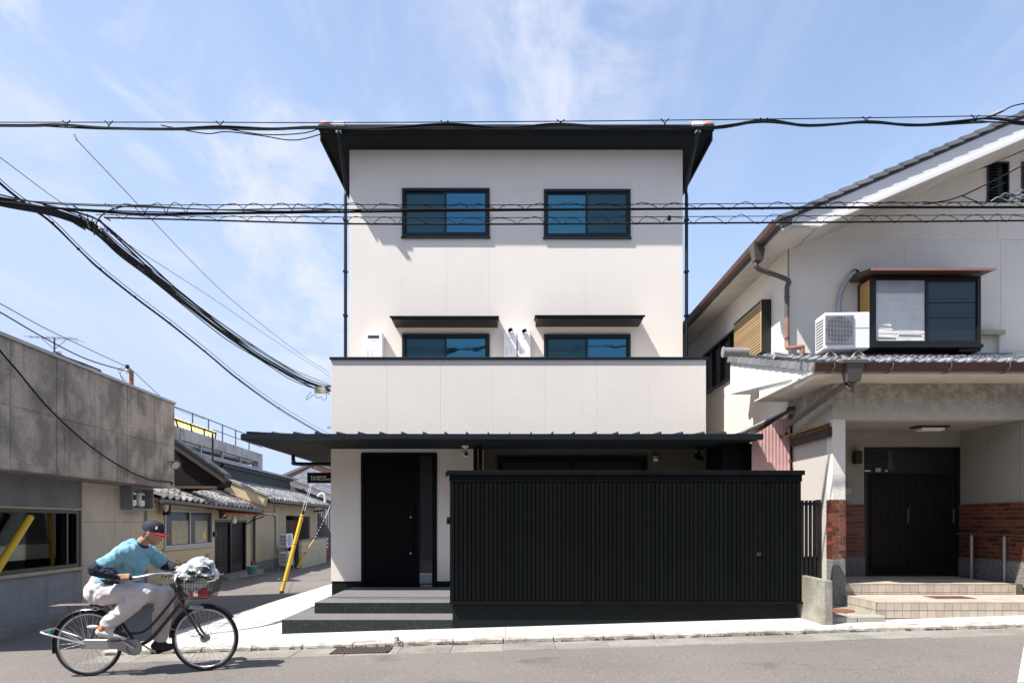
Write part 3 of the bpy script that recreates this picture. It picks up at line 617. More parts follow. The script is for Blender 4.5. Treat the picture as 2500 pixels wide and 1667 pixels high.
# porch steps
st = thing('porch_steps', 'two dark terrazzo steps leading to the black front door', 'steps', (-1.8, 9.1, -.04))
def step(x0, x1, y0, y1, z0, z1, m=None):
    a = MB(); a.add([(x0, y0, z0), (x1, y0, z0 + .03), (x1, y1, z0), (x0, y1, z0), (x0, y0, z1), (x1, y0, z1), (x1, y1, z1), (x0, y1, z1)], [(0, 1, 5, 4), (1, 2, 6, 5), (2, 3, 7, 6), (3, 0, 4, 7)])
    s_ = a.build('step', M_['terrazzo'], st)
    MB().box(x0, x1, y0, y1, z1, z1 + .004).build('tread', M_['tread'], s_)
XF0 = SX(1105, 9.1)
step(SX(688, 9.1), XF0 - .002, 9.1, YL - .003, -.09, .148)
step(SX(768, 9.71), XF0 - .002, 9.71, YL - .005, .10, .303)

# slatted fence
YF = 9.05; FX0, FX1 = SX(1098, YF), SX(1957, YF); fz0, fz1 = SZ(1468, YF), SZ(1148, YF)
fe = thing('privacy_fence', 'long black fence of narrow upright slats on a dark base', 'fence', ((FX0 + FX1) / 2, YF, -.02))
MB().hexa([(XF0, YF + .05, .0), (FX1 - .06, YF + .05, .14), (FX1 - .06, YF + .5, .14), (XF0, YF + .5, .0)], [(XF0, YF + .05, fz0 - .03), (FX1 - .06, YF + .05, fz0 - .03), (FX1 - .06, YF + .5, fz0 - .03), (XF0, YF + .5, fz0 - .03)]).build('base', M_['plinth'], fe)
MB().box(FX0, FX1, YF + .02, YF + .12, fz0, fz1 - .002).build('backing', M_['black'], fe)
MB().box(FX0 - .004, FX1 + .03, YF - .02, YF + .13, fz0 - .028, fz0 - .001).build('bottom_rail', M_['black'], fe, bev=.003)
zf = SZ(1175, YF)
MB().box(FX0 - .006, FX1 + .006, YF - .006, YF + .019, zf, fz1 - .061).build('top_board', M_['black'], fe, bev=.003)
MB().box(FX0 - .035, FX1 + .035, YF - .03, YF + .15, fz1 - .06, fz1).build('fence_cap', M_['black'], fe, bev=.004)
MB().box(FX0 - .055, FX0 - .036, YF - .01, YF + .1, fz1 - .075, fz1 - .02).build('cap_end', M_['black'], fe)
ns = 82; pit = (FX1 - FX0 - .02) / ns; src = None
for k in range(ns):
    x = FX0 + .01 + (k + .5) * pit
    if src is None: src = MB().box(-pit * .36, pit * .36, 0, .019, 0, zf - fz0 - .004).build('slat', M_['slat'], fe, bev=.004); src.location = Vector((x, YF + .0095, fz0 + .002)) - WLOC[fe.name]
    else: piece(src, 'slat', fe, (x, YF + .0095, fz0 + .002))
ox, oz = SX(1853, YF), SZ(1353, YF)
MB().box(ox - .03, ox + .03, YF - .008, YF - .001, oz - .025, oz + .025).build('outlet_cover', M_['rubber'], fe, bev=.004)
ic = thing('intercom', 'black intercom box on the end of the slatted fence beside the door', 'intercom', (SX(1096, 9.3), 9.3, SZ(1270, 9.3)))
xi = FX0
MB().box(xi - .045, xi - .001, YF + .03, YF + .11, SZ(1279, YF), SZ(1261, YF)).build('box', M_['black'], ic, bev=.006)
MB().box(xi - .04, xi - .012, YF + .024, YF + .031, SZ(1268, YF), SZ(1263, YF)).build('lens_plate', M_['rubber'], ic)

# water heaters on the balcony wall
def heater(px0, px1, py, d, pipe, label):
    y = YU - d; x0, x1, zt = SX(px0, y), SX(px1, y), SZ(py, y); zb_ = zt - .62
    h = thing('water_heater', label, 'water heater', ((x0 + x1) / 2, y, zb_), 'white water heaters on the balcony wall')
    MB().box(x0, x1, y, YU - .012, zb_, zt).build('case', M_['white'], h, bev=.012)
    lx = MB()
    for k in range(7):
        z = zb_ + .10 + k * .022; wv = [.8, .5, .9, .6, .7, .4, .8][k]
        lx.box(x0 + .03, x0 + .03 + .07 * wv, y - .0015, y - .0005, z, z + .009); lx.box(x0 + .12, x0 + .12 + .06 * wv, y - .0015, y - .0005, z + .03, z + .037)
    lx.box((x0 + x1) / 2 - .045, (x0 + x1) / 2 + .045, y - .0015, y - .0005, zt - .19, zt - .178)
    lx.build('printed_label', M_['label'], h)
    if pipe:
        xm = (x0 + x1) / 2; M = Matrix.Translation((xm, y, zt - .055)) @ Matrix.Rotation(R(90), 4, 'X')
        MB().lathe([(.052, 0), (.052, .11), (.056, .11), (.056, .125), (.046, .125), (.044, .03)], M, 18).build('flue', M_['chrome'], h)
        MB().lathe([(1e-4, .03), (.045, .03)], M, 18).tube([(xm - .03, y - .121, zt - .03), (xm + .03, y - .121, zt - .09)], .004, 5).build('flue_grille', M_['rubber'], h)
    else:
        MB().box(x0 + .05, x1 - .07, y - .004, y - .001, zt - .13, zt - .07).build('vent_slot', M_['steel'], h)
        MB().box(x0 + .055, x1 - .075, y - .007, y - .0045, zt - .12, zt - .08).build('vent_grille', M_['rubber'], h)
heater(892, 934, 810, .18, False, 'single white water heater with slot vent at the left end of the balcony')
heater(1230, 1261.5, 803, .16, True, 'white flued water heater beside the left balcony window')
heater(1264, 1295.5, 805, .16, True, 'white flued water heater nearer the right balcony window')
# ------------------------------------------------------------------ the old house on the right
XN, YA, YB = 4.567, 9.60, 11.09                       # side wall, porch front, upper front
nb = thing('neighbour_house', 'older white rendered house with grey tiled gable roof and recessed tiled porch', 'house', (7, YB, .3))
def zr(r): return r + CH
ZPT_ = zr(1.95)                                       # soffit of the porch eave
ZJ = SZ(586, YB)
slope = .43
def gable(x): return zr(4.58 + .0) + slope * (x - 4.10)   # top of the tiles in the plane of the verge
RID = 10.2
# upper front: three panels below the joint line, the gable above it
b0 = zr(2.50)
bw = (5.68, 7.372, zr(2.77), zr(3.80))                # bay window opening
cols = [XN, 6.46, 8.0, 11.4]
for a, b in zip(cols, cols[1:]):
    MB().plate((0, YB, 0), (1, 0, 0), (0, -1, 0), a + .002, b - .002, b0, ZJ - .002, [bw], .06).build('wall_panel', M_['n_wall'], nb)
    MB().box(a - .002 if a > XN else a, a + .002, YB + .006, YB + .06, b0, ZJ).build('joint_strip', M_['mortar_d'], nb)
MB().box(XN, 11.4, YB + .006, YB + .06, ZJ - .002, ZJ + .002).build('joint_strip', M_['mortar_d'], nb)
def soff(x): return gable(x) - .40
vents = [(SX(2409, YB), SX(2463, YB), SZ(495, YB), SZ(396, YB)), (SX(2493, YB), SX(2547, YB), SZ(495, YB), SZ(396, YB))]
gc = [XN, SX(2436, YB), 9.9, 11.4]
for a, b in zip(gc, gc[1:]):
    m = MB(); hs = [v for v in vents if v[0] < b and v[1] > a]
    zt = ZJ + .9
    xs = sorted({a + .002, b - .002} | {min(max(q, a + .002), b - .002) for v in hs for q in v[:2]})
    for x0, x1 in zip(xs, xs[1:]):
        hv = [v for v in hs if v[0] < (x0 + x1) / 2 < v[1]]
        segs = [(ZJ + .002, None)] if not hv else [(ZJ + .002, hv[0][2]), (hv[0][3], None)]
        for lo, hi in segs:
            t0 = (min(soff(x0), soff(2 * RID - x0)) if hi is None else hi); t1 = (min(soff(x1), soff(2 * RID - x1)) if hi is None else hi)
            m.prism([(x0, YB, lo), (x1, YB, lo), (x1, YB, max(t1, lo + .01)), (x0, YB, max(t0, lo + .01))], (0, .06, 0))
    kind(m.build('gable_wall', M_['n_wall_d'] if 0 else M_['n_wall'], nb, merge=True), 'thing')
MB().box(XN + .07, 11.3, YB + .10, 19.9, .3, zr(4.5)).build('core_wall', M_['n_wall'], nb)
for v in vents:
    f = MB(); w = .025
    for q in ((v[0], v[1], v[3] - w, v[3]), (v[0], v[1], v[2], v[2] + w), (v[0], v[0] + w, v[2] + w, v[3] - w), (v[1] - w, v[1], v[2] + w, v[3] - w)): f.box(q[0], q[1], YB - .015, YB + .06, q[2], q[3])
    f.box(v[0], v[1], YB + .061, YB + .09, v[2], v[3])
    fo = f.build('vent_frame', M_['bronze'], nb); z = v[2] + w + .02
    while z < v[3] - w - .02:
        MB().hexa([(v[0] + w, YB + .005, z), (v[1] - w - .09, YB + .005, z), (v[1] - w - .09, YB + .045, z + .03), (v[0] + w, YB + .045, z + .03)], [(v[0] + w, YB + .005, z + .008), (v[1] - w - .09, YB + .005, z + .008), (v[1] - w - .09, YB + .045, z + .038), (v[0] + w, YB + .045, z + .038)]).build('louvre', M_['bronze'], fo)
        z += .05
# side wall with its window and shutter
sw = (SX(1793, 12.9), 0, 0, 0)
MB().plate((XN, 0, 0), (0, 1, 0), (-1, 0, 0), YB + .06, 20, .1, zr(4.45), [(13.32, 15.9, zr(2.97), zr(3.82))], .06).build('side_wall', M_['n_wall'], nb)
f = MB()
for y in (13.32, 13.95, 14.6, 15.2, 15.84): f.box(XN - .03, XN + .05, y, y + .06, zr(2.97), zr(3.82))
f.box(XN - .05, XN + .05, 13.32, 15.9, zr(2.92), zr(2.97)).box(XN - .05, XN + .05, 13.32, 15.9, zr(3.82), zr(3.87))
f = f.build('side_window', M_['bronze'], nb)
MB().box(XN + .02, XN + .03, 13.32, 15.9, zr(2.97), zr(3.82)).build('pane', M_['g_dark'], f)
xs = 4.40; y0, y1, z0, z1 = 11.84, 13.30, zr(2.96), zr(3.83)
sh = MB().box(xs + .03, XN - .002, y0 + .05, y1, z0, z1).box(xs, XN - .002, y0, y0 + .05, z0 - .03, z1 + .03).box(xs, XN - .002, y0 + .05, y1, z1, z1 + .03).box(xs, XN - .002, y0 + .05, y1, z0 - .03, z0)
sh = sh.build('shutter_box', M_['bronze'], nb)
n = 17
for k in range(n):
    z = z0 + (k + .5) * (z1 - z0) / n
    MB().box(xs + .002, xs + .024, y0 + .052, y1, z - .017, z + .012).build('shutter_slat', M_['tan'], sh)
MB().box(xs - .004, xs + .028, y0 + .01, y0 + .05, z0, z1).build('shutter_edge', M_['tan'], sh)
# main roof: tiles in courses, bargeboard, soffits
YV = 10.2; EX = 4.06
def gz(x): return gable(x)
rs = MB()
rs.hexa([(EX, YV + .05, gz(EX) - .16), (RID, YV + .05, gz(RID) - .16), (RID, 20.6, gz(RID) - .16), (EX, 20.6, gz(EX) - .16)], [(EX, YV + .05, gz(EX) - .06), (RID, YV + .05, gz(RID) - .06), (RID, 20.6, gz(RID) - .06), (EX, 20.6, gz(EX) - .06)])
rs.hexa([(RID, YV + .05, gz(RID) - .16), (14, YV + .05, gz(RID) - .16 - slope * 3.8), (14, 20.6, gz(RID) - .16 - slope * 3.8), (RID, 20.6, gz(RID) - .16)], [(RID, YV + .05, gz(RID) - .06), (14, YV + .05, gz(RID) - .06 - slope * 3.8), (14, 20.6, gz(RID) - .06 - slope * 3.8), (RID, 20.6, gz(RID) - .06)])
nroof = rs.build('roof', M_['tile_g'], nb)
L_ = .245; n = int((RID - EX) / (L_ * .918)); ca = math.cos(math.atan(slope))
vt = None
for k in range(n + 1):
    x = EX - .02 + k * L_ * ca
    if vt is None:
        m = MB()   # verge tile: slopes slightly less than the roof so each course steps, with a hanging lip
        m.hexa([(0, 0, -.055), (L_ + .03, 0, -.082), (L_ + .03, .26, -.06), (0, .26, -.03)], [(0, 0, .0), (L_ + .03, 0, -.028), (L_ + .03, .26, -.028), (0, .26, .0)])
        vt = m.build('verge_tile', M_['tile_g'], nroof)
        bb = [v.co.copy() for v in vt.data.vertices]; o0 = Vector(((L_ + .03) / 2, .13, -.082))
        for v in vt.data.vertices: v.co += o0
        vt.location = Vector((x, YV - .03, gz(x) + .02)) - WLOC[nroof.name]; vt.rotation_euler = (0, -math.atan(slope), 0)
    else: piece(vt, 'verge_tile', nroof, (x, YV - .03, gz(x) + .02), (0, -math.atan(slope), 0))
# eave tiles along the side
et = MB().hexa([(-.02, 0, -.03), (.25, 0, .085), (.25, .235, .085), (-.02, .235, -.03)], [(-.02, 0, .0), (.25, 0, .115), (.25, .235, .115), (-.02, .235, .0)])
et.capsule((-.02, .03, .02), (.25, .03, .135), .035, .035, 8, 3); et = et.build('eave_tile', M_['tile_g'], nroof)
o0 = Vector(((-.055 + .285) / 2, (-.005 + .235) / 2, -.03))
et.location = Vector((EX - .0, YV + .3, gz(EX) - .02)) + o0 - WLOC[nroof.name]
for k in range(1, 42): piece(et, 'eave_tile', nroof, Vector((EX, YV + .3 + k * .245, gz(EX) - .02)) + o0)
# bargeboard and soffits
bd0, bd1 = -.105, -.40
bb = MB(); xa, xb = 4.26, RID
bb.prism([(xa, YV + .02, gz(xa) + bd0), (xb, YV + .02, gz(xb) + bd0), (xb, YV + .02, gz(xb) + bd1), (xa + .42, YV + .02, gz(xa + .42) + bd1), (xa, YV + .02, gz(xa) - .2)], (0, .06, 0))
bb = bb.build('bargeboard', M_['n_white'], nb)
MB().prism([(xa + .42, YV, gz(xa + .42) + bd1 - .004), (xb, YV, gz(xb) + bd1 - .004), (xb, YV, gz(xb) + bd1 + .055), (xa + .42, YV, gz(xa + .42) + bd1 + .055)], (0, .019, 0)).build('barge_moulding', M_['n_white'], bb)
MB().prism([(RID, YV + .02, gz(RID) + bd0), (14, YV + .02, gz(RID) + bd0 - slope * 3.8), (14, YV + .02, gz(RID) + bd1 - slope * 3.8), (RID, YV + .02, gz(RID) + bd1)], (0, .06, 0)).build('bargeboard', M_['n_white'], nb)
xk = XN + .12
MB().hexa([(xk, YV + .08, gz(xk) + bd1 + .02), (RID, YV + .08, gz(RID) + bd1 + .02), (RID, YB - .002, gz(RID) + bd1 + .02), (xk, YB - .002, gz(xk) + bd1 + .02)], [(xk, YV + .08, gz(xk) + bd1 + .06), (RID, YV + .08, gz(RID) + bd1 + .06), (RID, YB - .002, gz(RID) + bd1 + .06), (xk, YB - .002, gz(xk) + bd1 + .06)]).build('gable_soffit', M_['n_soffit'], nb)
MB().hexa([(EX + .03, YV + .05, gz(EX) - .20), (XN + .11, YV + .05, gz(XN + .11) - .37), (XN + .11, 20, gz(XN + .11) - .37), (EX + .03, 20, gz(EX) - .20)], [(EX + .03, YV + .05, gz(EX) - .165), (XN + .11, YV + .05, gz(XN + .11) - .17), (XN + .11, 20, gz(XN + .11) - .17), (EX + .03, 20, gz(EX) - .165)]).build('eave_soffit', M_['n_soffit'], nb)
gt = MB(); gp = [(.02, 0), (-.05, -.03), (-.10, .0), (-.115, .075), (-.10, .078), (-.09, .012), (-.045, -.012), (.02, .015)]
gt.prism([(EX + x, YV - .02, gz(EX) - .13 + z) for x, z in gp], (0, 10.3, 0)); ngut = gt.build('side_gutter', M_['brown'], nb)
hx, hy = SX(1840, 11.0), 11.0; hz = gz(EX) - .15
hp = MB().hexa([(EX - .10, hy - .07, hz - .22), (EX + .03, hy - .07, hz - .22), (EX + .03, hy + .07, hz - .22), (EX - .10, hy + .07, hz - .22)], [(EX - .14, hy - .11, hz + .06), (EX + .06, hy - .11, hz + .06), (EX + .06, hy + .11, hz + .06), (EX - .14, hy + .11, hz + .06)]).build('rain_hopper', M_['pipe_d'], nb)
xp, yp = XN - .06, YB - .06
dpm = MB().tube(spline([(EX - .03, hy, hz - .2), (EX - .03, hy, hz - .33), (xp, yp, hz - .50), (xp, yp, hz - .62)], 8) + [(xp, yp, zr(3.3))], .038, 12).build('downpipe', M_['pipe_d'], nb)
MB().tube([(xp, yp, zr(3.3)), (xp, yp, zr(2.92))] + spline([(xp, yp, zr(2.84)), (xp + .02, yp - .02, zr(2.80)), (xp + .20, yp - .06, zr(2.81)), (xp + .22, yp - .06, zr(2.79)), (xp + .22, yp - .06, zr(2.60))], 6), .038, 12).build('downpipe', M_['pipe_b'], nb)  # lower length in a lighter brown, sunlight painted into the pipe colour
for z in (zr(2.95), zr(3.62)): MB().tube([(xp, yp, z), (xp, yp, z + .03)], .043, 12).build('pipe_clip', M_['pipe_d'], dpm)

# bay window
YW = 10.64; X0, X1, z0, z1 = 5.678, 7.372, zr(2.77), zr(3.83)
fr = MB(); w = .07
for q in ((X0, X1, z1 - .055, z1), (X0, X1, z0, z0 + .055), (X0, X0 + .06, z0 + .055, z1 - .055), (X1 - .055, X1, z0 + .055, z1 - .055)): fr.box(q[0], q[1], YW, YW + .08, q[2], q[3])
xm = SX(1410 * .2551 + 1900, YW) + .02
fr.box(xm - .015, xm + .03, YW + .01, YW + .07, z0 + .055, z1 - .055)
for q in ((X0, X0 + .05), (X1 - .05, X1)): fr.box(q[0], q[1], YB - .06, YB - .003, z0, z1)
bay = fr.build('bay_window', M_['bronze'], nb)
MB().box(X0 - .02, X1 + .02, YW - .03, YB - .003, z0 - .055, z0 - .002).build('bay_sill', M_['bronze'], bay)
MB().prism([(X1 - .32, YW + .03, z0 - .057), (X1 + .0, YW + .0, z0 - .057), (X1 + .0, YB - .004, z0 - .057), (X1 - .32, YB - .004, z0 - .057)], (0, 0, -.05)).build('bay_bracket', M_['bronze'], bay)
MB().box(X0 + .06, xm - .015, YW + .035, YW + .043, z0 + .055, z1 - .055).build('pane', M_['g_mid'], bay)
MB().box(xm + .03, X1 - .055, YW + .025, YW + .033, z0 + .055, z1 - .055).build('pane', M_['g_mid'], bay)
pp = MB(); zz = z0 + .06; a, b = X0 + .065, xm - .02
rr = random.Random(3); nx, nz = 22, 30; ht = z1 - .26 - zz
pp.add([(a + (b - a) * i / nx, YW + .030 - .004 * abs(math.sin(j * 1.3 + i * .21)) * (1 if (j // 5) % 2 else .35) - .003 * rr.random() * (j % 5 == 0), zz + ht * j / nz) for j in range(nz + 1) for i in range(nx + 1)], [(j * (nx + 1) + i, j * (nx + 1) + i + 1, (j + 1) * (nx + 1) + i + 1, (j + 1) * (nx + 1) + i) for j in range(nz) for i in range(nx)])
pp.build('paper_screen', M_['paper'], bay)
fold = [(.02, .55, .80, .06), (.02, .40, .27, .055), (.45, .95, .10, .04), (.5, .9, .45, .03), (.02, .42, .05, .03), (.45, .98, .62, .05)]
for (u0, u1, v, h) in fold:
    MB().hexa([(a + (b - a) * u0, YW + .0295, zz + ht * v), (a + (b - a) * u1, YW + .0295, zz + ht * (v + .01)), (a + (b - a) * u1, YW + .031, zz + ht * (v + .01)), (a + (b - a) * u0, YW + .031, zz + ht * v)], [(a + (b - a) * (u0 + .03), YW + .015, zz + ht * (v + h)), (a + (b - a) * (u1 - .02), YW + .018, zz + ht * (v + h * .6)), (a + (b - a) * (u1 - .02), YW + .031, zz + ht * (v + h * .6)), (a + (b - a) * (u0 + .03), YW + .031, zz + ht * (v + h))]).build('paper_fold', M_['paper'], bay)
MB().box(X0 + .065, xm - .02, YW + .022, YW + .030, z1 - .26, z1 - .06).build('blind', M_['galv'], bay)
MB().box(X0 + .006, X0 + .016, YW + .08, YB - .06, z0 + .02, z1 - .02).build('side_panel', M_['amber'], bay)
MB().box(X1 - .016, X1 - .006, YW + .08, YB - .06, z0 + .02, z1 - .02).build('side_panel', M_['amber'], bay)
br = MB(); YG = 10.42
br.hexa([(5.55, YG, zr(3.845)), (7.44, YG, zr(3.845)), (7.44, YB - .003, zr(3.88)), (5.55, YB - .003, zr(3.88))], [(5.55, YG, zr(3.875)), (7.44, YG, zr(3.875)), (7.44, YB - .003, zr(4.0)), (5.55, YB - .003, zr(4.0))])
br = br.build('bay_roof', M_['brown'], bay)
MB().box(5.54, 7.45, YG - .015, YG - .001, zr(3.835), zr(3.868)).build('bay_roof_lip', M_['pipe_b'], br)
# conduit hose from the bay to the air conditioner
MB().tube(spline([(5.60, YB - .03, zr(4.03)), (5.56, YB - .10, zr(4.0)), (5.44, YB - .10, zr(3.86)), (5.35, YB - .09, zr(3.62)), (5.33, YB - .08, zr(3.3)), (5.33, YB - .08, zr(2.75))], 10), .036, 10).build('lagged_pipe', M_['galv'], nb)
MB().ball((5.62, YB - .03, zr(4.04)), .07, .06, .05, 12, 8).build('pipe_cover', M_['rubber'], nb)
tt = thing('meter_pipe', 'small pale capped pipe on the sunlit wall right of the bay window', 'pipe', (7.9, YB, zr(2.9)))
MB().box(7.58, 8.0, YB - .12, YB - .003, zr(3.02), zr(3.09)).build('cover', M_['cream'], tt); MB().tube([(7.95, YB - .05, zr(2.4)), (7.95, YB - .05, zr(3.02))], .03, 10).build('pipe', M_['pvc'], tt)

# porch eave roof: rows of tiles with round caps, gutter, white gable end
YE, ps = 8.98, .268
GX0 = SX(1983, YE)
pzt = lambda y: zr(2.105) + ps * (y - YE)
pr = MB(); PX0 = GX0 - .02
pr.hexa([(PX0 + .1, YE + .03, ZPT_ + .03), (11, YE + .03, ZPT_ + .03), (11, YB - .003, ZPT_ + .03), (PX0 + .1, YB - .003, ZPT_ + .03)], [(PX0 + .1, YE + .03, pzt(YE) - .035), (11, YE + .03, pzt(YE) - .035), (11, YB - .003, pzt(YB) - .035), (PX0 + .1, YB - .003, pzt(YB) - .035)])
proof = pr.build('porch_roof', M_['n_white'], nb)
MB().box(PX0 + .02, 11, YE + .02, YB - .004, ZPT_, ZPT_ + .028).build('porch_soffit', M_['n_soffit'], proof)
tw, tl = .262, .29
def rooftile(w=tw, l=tl, dome=False):
    m = MB(); n = 7; prof = []
    for i in range(n + 1):
        u = i / n; prof.append((u * w, -.105 * w * math.sin(math.pi * min(1, u / .62)) if u < .62 else .14 * w * math.sin(math.pi * (u - .62) / .38)))
    top = [(x, y, z + .03 + (.09 * l if y == 0 else 0)) for y in (0, l * 1.12) for x, z in prof]
    bot = [(x, 0, z + .005) for x, z in prof]
    m.add(top, [(i, i + 1, n + 2 + i, n + 1 + i) for i in range(n)], True)
    m.add(bot + top[:n + 1], [(i, i + 1, n + 2 + i, n + 1 + i) for i in range(n)])
    if dome: m.ball((w * .81, .0, .035), .052, .05, .052, 12, 8)
    return m
def place_src(m, name, mt, parent, org, rot):
    lo = Vector([min(p[i] for p in m.v) for i in range(3)]); hi = Vector([max(p[i] for p in m.v) for i in range(3)])
    o = m.build(name, mt, parent); c = Vector(((lo.x + hi.x) / 2, (lo.y + hi.y) / 2, lo.z))
    for v in o.data.vertices: v.co += c
    o.location = Vector(org) - WLOC[parent.name]; WLOC[o.name] = Vector(org); o.rotation_euler = rot
    return o
pang = math.atan(ps); te = tm = None
x = PX0 + .28; cols_ = []
while x < 8.6: cols_.append(x); x += tw
for j in range(7):
    y = YE - .03 + j * tl * math.cos(pang)
    if y > YB - .25: break
    for x in cols_:
        loc = (x, y, pzt(y) - .03 + random.uniform(-.002, .002))
        if j == 0:
            if te is None: te = place_src(rooftile(dome=True), 'eave_tile', M_['tile_g'], proof, loc, (pang, 0, 0))
            else: piece(te, 'eave_tile', proof, loc, (pang, 0, 0))
        else:
            if tm is None: tm = place_src(rooftile(), 'roof_tile', M_['tile_g'], proof, loc, (pang, 0, 0))
            else: piece(tm, 'roof_tile', proof, loc, (pang, 0, random.uniform(-.01, .01)))
MB().box(XN, 9, YB - .10, YB - .004, pzt(YB) - .02, pzt(YB) + .05).build('roof_flashing', M_['tile_g'], proof)
gt = MB(); gp = [(0, .0), (-.045, -.035), (-.10, -.03), (-.125, .06), (-.115, .062), (-.092, -.015), (-.045, -.02), (0, .015)]
gt.prism([(GX0, YE + .02 + y, ZPT_ + .06 + z) for y, z in gp], (7, 0, 0))
pg = gt.build('porch_gutter', M_['brown'], proof)
MB().prism([(GX0 - .003, YE + .02 + y, ZPT_ + .06 + z) for y, z in gp[:5]], (.008, 0, 0)).build('gutter_end', M_['pipe_d'], pg)
for k in range(5): 
    xg = GX0 + .24 + k * .76
    MB().tube(spline([(xg, YE - .11, ZPT_ + .125), (xg, YE - .112, ZPT_ + .06), (xg - .02, YE - .06, ZPT_ + .01), (xg - .06, YE - .0, ZPT_ + .0)], 5), .007, 6).build('gutter_bracket', M_['pipe_d'], pg)
# white gable end of the porch roof: fascia boards and verge tiles
ge = MB().prism([(PX0 + .10, YE + .03, ZPT_ - .02), (PX0 + .10, YE + .03, pzt(YE) - .04), (PX0 + .10, YB + 1.35, pzt(YB + 1.35) - .04), (PX0 + .10, YB + 1.35, ZPT_ + .38), (PX0 + .10, YE + .75, ZPT_ + .09), (PX0 + .10, YE + .70, ZPT_ - .06)], (-.03, 0, 0)).build('verge_board', M_['n_white'], proof)
MB().hexa([(PX0 + .10, YB, ZPT_ + .3), (XN - .002, YB, ZPT_ + .3), (XN - .002, YB + 1.35, ZPT_ + .37), (PX0 + .10, YB + 1.35, ZPT_ + .37)], [(PX0 + .10, YB, pzt(YB) - .05), (XN - .002, YB, pzt(YB) - .05), (XN - .002, YB + 1.35, pzt(YB + 1.35) - .05), (PX0 + .10, YB + 1.35, pzt(YB + 1.35) - .05)]).build('side_eave', M_['n_white'], proof)
vt2 = None
for k in range(13):
    y = YE - .02 + k * .27
    loc = (PX0 + .03, y, pzt(y) - .055)
    if vt2 is None: vt2 = place_src(MB().hexa([(0, 0, -.05), (.24, 0, -.01), (.24, .30, -.03), (0, .30, -.07)], [(0, 0, .05), (.24, 0, .05), (.24, .30, .028), (0, .30, .028)]), 'verge_tile', M_['tile_g'], proof, loc, (pang, 0, 0))
    else: piece(vt2, 'verge_tile', proof, loc, (pang, 0, 0))
    if k > 7: piece(tm, 'roof_tile', proof, (PX0 + .27, y, pzt(y) - .03), (pang, 0, 0))
yh = YB + 1.45; MB().tube([(PX0 - .02, yh, pzt(yh) + .06), (XN, yh, pzt(yh) + .06)], .085, 12).tube([(PX0 - .04, yh, pzt(yh) + .06), (PX0 - .02, yh, pzt(yh) + .06)], .10, 14).build('ridge_cap', M_['tile_g'], proof)
# hopper and slanting downpipe of the porch gutter
hx = SX(2074, YE); hq = ZPT_ + .05
MB().box(hx - .16, hx + .17, YE - .16, YE + .03, hq + .06, hq + .10).hexa([(hx - .07, YE - .11, hq - .17), (hx + .09, YE - .11, hq - .17), (hx + .09, YE + .02, hq - .17), (hx - .07, YE + .02, hq - .17)], [(hx - .11, YE - .15, hq + .06), (hx + .12, YE - .15, hq + .06), (hx + .12, YE + .02, hq + .06), (hx - .11, YE + .02, hq + .06)]).build('rain_hopper', M_['pipe_d'], pg)
q = [Vector((hx + .01, YE - .04, hq - .15)), Vector((hx + .01, YE - .04, hq - .27)), P(2062, 938, YE + .04), P(2050, 948, YE + .1), P(1990, 990, YA + .15), P(1918, 1041, 10.75)]
MB().tube(q, .04, 12).build('downpipe', M_['pipe_d'], pg)

# porch: pillar, beam, ceiling, back wall, side wall
PB = 11.03; zc = SZ(1054, PB); zf = SZ(1405, PB); zbm = SZ(1023, YA)
px0, px1 = SX(2033, YA), SX(2064, YA)
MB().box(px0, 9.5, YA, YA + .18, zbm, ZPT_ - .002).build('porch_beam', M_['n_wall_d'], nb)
MB().box(px0 + .005, 9.5, YA + .18, PB, zbm + .001, zbm + .05).build('porch_ceiling', M_['n_wall_shade'], nb)
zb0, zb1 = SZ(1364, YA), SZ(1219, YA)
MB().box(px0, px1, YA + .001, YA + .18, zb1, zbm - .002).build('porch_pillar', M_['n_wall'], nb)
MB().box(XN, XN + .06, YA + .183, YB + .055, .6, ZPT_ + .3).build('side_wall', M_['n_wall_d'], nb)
MB().box(px0 + .004, px1 - .002, YA + .006, YA + .175, .2, zb1).build('pillar_core', M_['mortar'], nb)
MB().box(px0 - .006, px1 + .004, YA - .004, YA + .18, .2, zb0 - .008).build('pillar_base', M_['granite'], nb, bev=.008)
ch = (zb1 - zb0) / 13; pw = px1 - px0
def brick(x0, x1, y, z0, z1, par): return MB().box(x0, x1, y - .006, y + .01, z0, z1).build('brick', M_['brick'], par, bev=.002)
for k in range(13):
    z0 = zb0 + k * ch + .005; z1 = z0 + ch - .010
    cut = [(0, .56), (.64, .74), (.82, 1.06)] if k % 2 == 0 else [(0, .28), (.36, .46), (.54, 1.06)]
    for a, b in cut: brick(px0 - .006 + pw * a, px0 - .004 + pw * b, YA, z0, z1, nb)
    MB().box(px0 - .008, px0 + .004, YA + .006, YA + .178, z0, z1).build('brick', M_['brick'], nb)
dx0, dx1, dzt = SX(2110, PB), SX(2343, PB), SZ(1091.5, PB)
XR = 7.30
MB().plate((0, PB, 0), (1, 0, 0), (0, -1, 0), XN, 9, zf - .1, zbm, [(dx0, dx1, 0, dzt)], .055).build('porch_back_wall', M_['n_wall_shade'], nb)
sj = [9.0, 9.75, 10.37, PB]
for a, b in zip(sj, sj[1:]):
    MB().plate((XR, 0, 0), (0, 1, 0), (-1, 0, 0), a + .008, b - .008, zf - .1, zbm, (), .1).build('porch_side_panel', M_['n_wall_shade'], nb, bev=.006)
MB().box(XR + .02, XR + .2, 9.0, PB, zf - .1, zbm).build('porch_side_wall', M_['n_wall_shade'], nb)
zd0, zd1 = SZ(1358, PB), SZ(1231, PB)
MB().box(XR - .012, XR - .001, 9.0, PB - .002, zd0 - .01, zd1).build('wainscot_bed', M_['mortar_d'], nb)
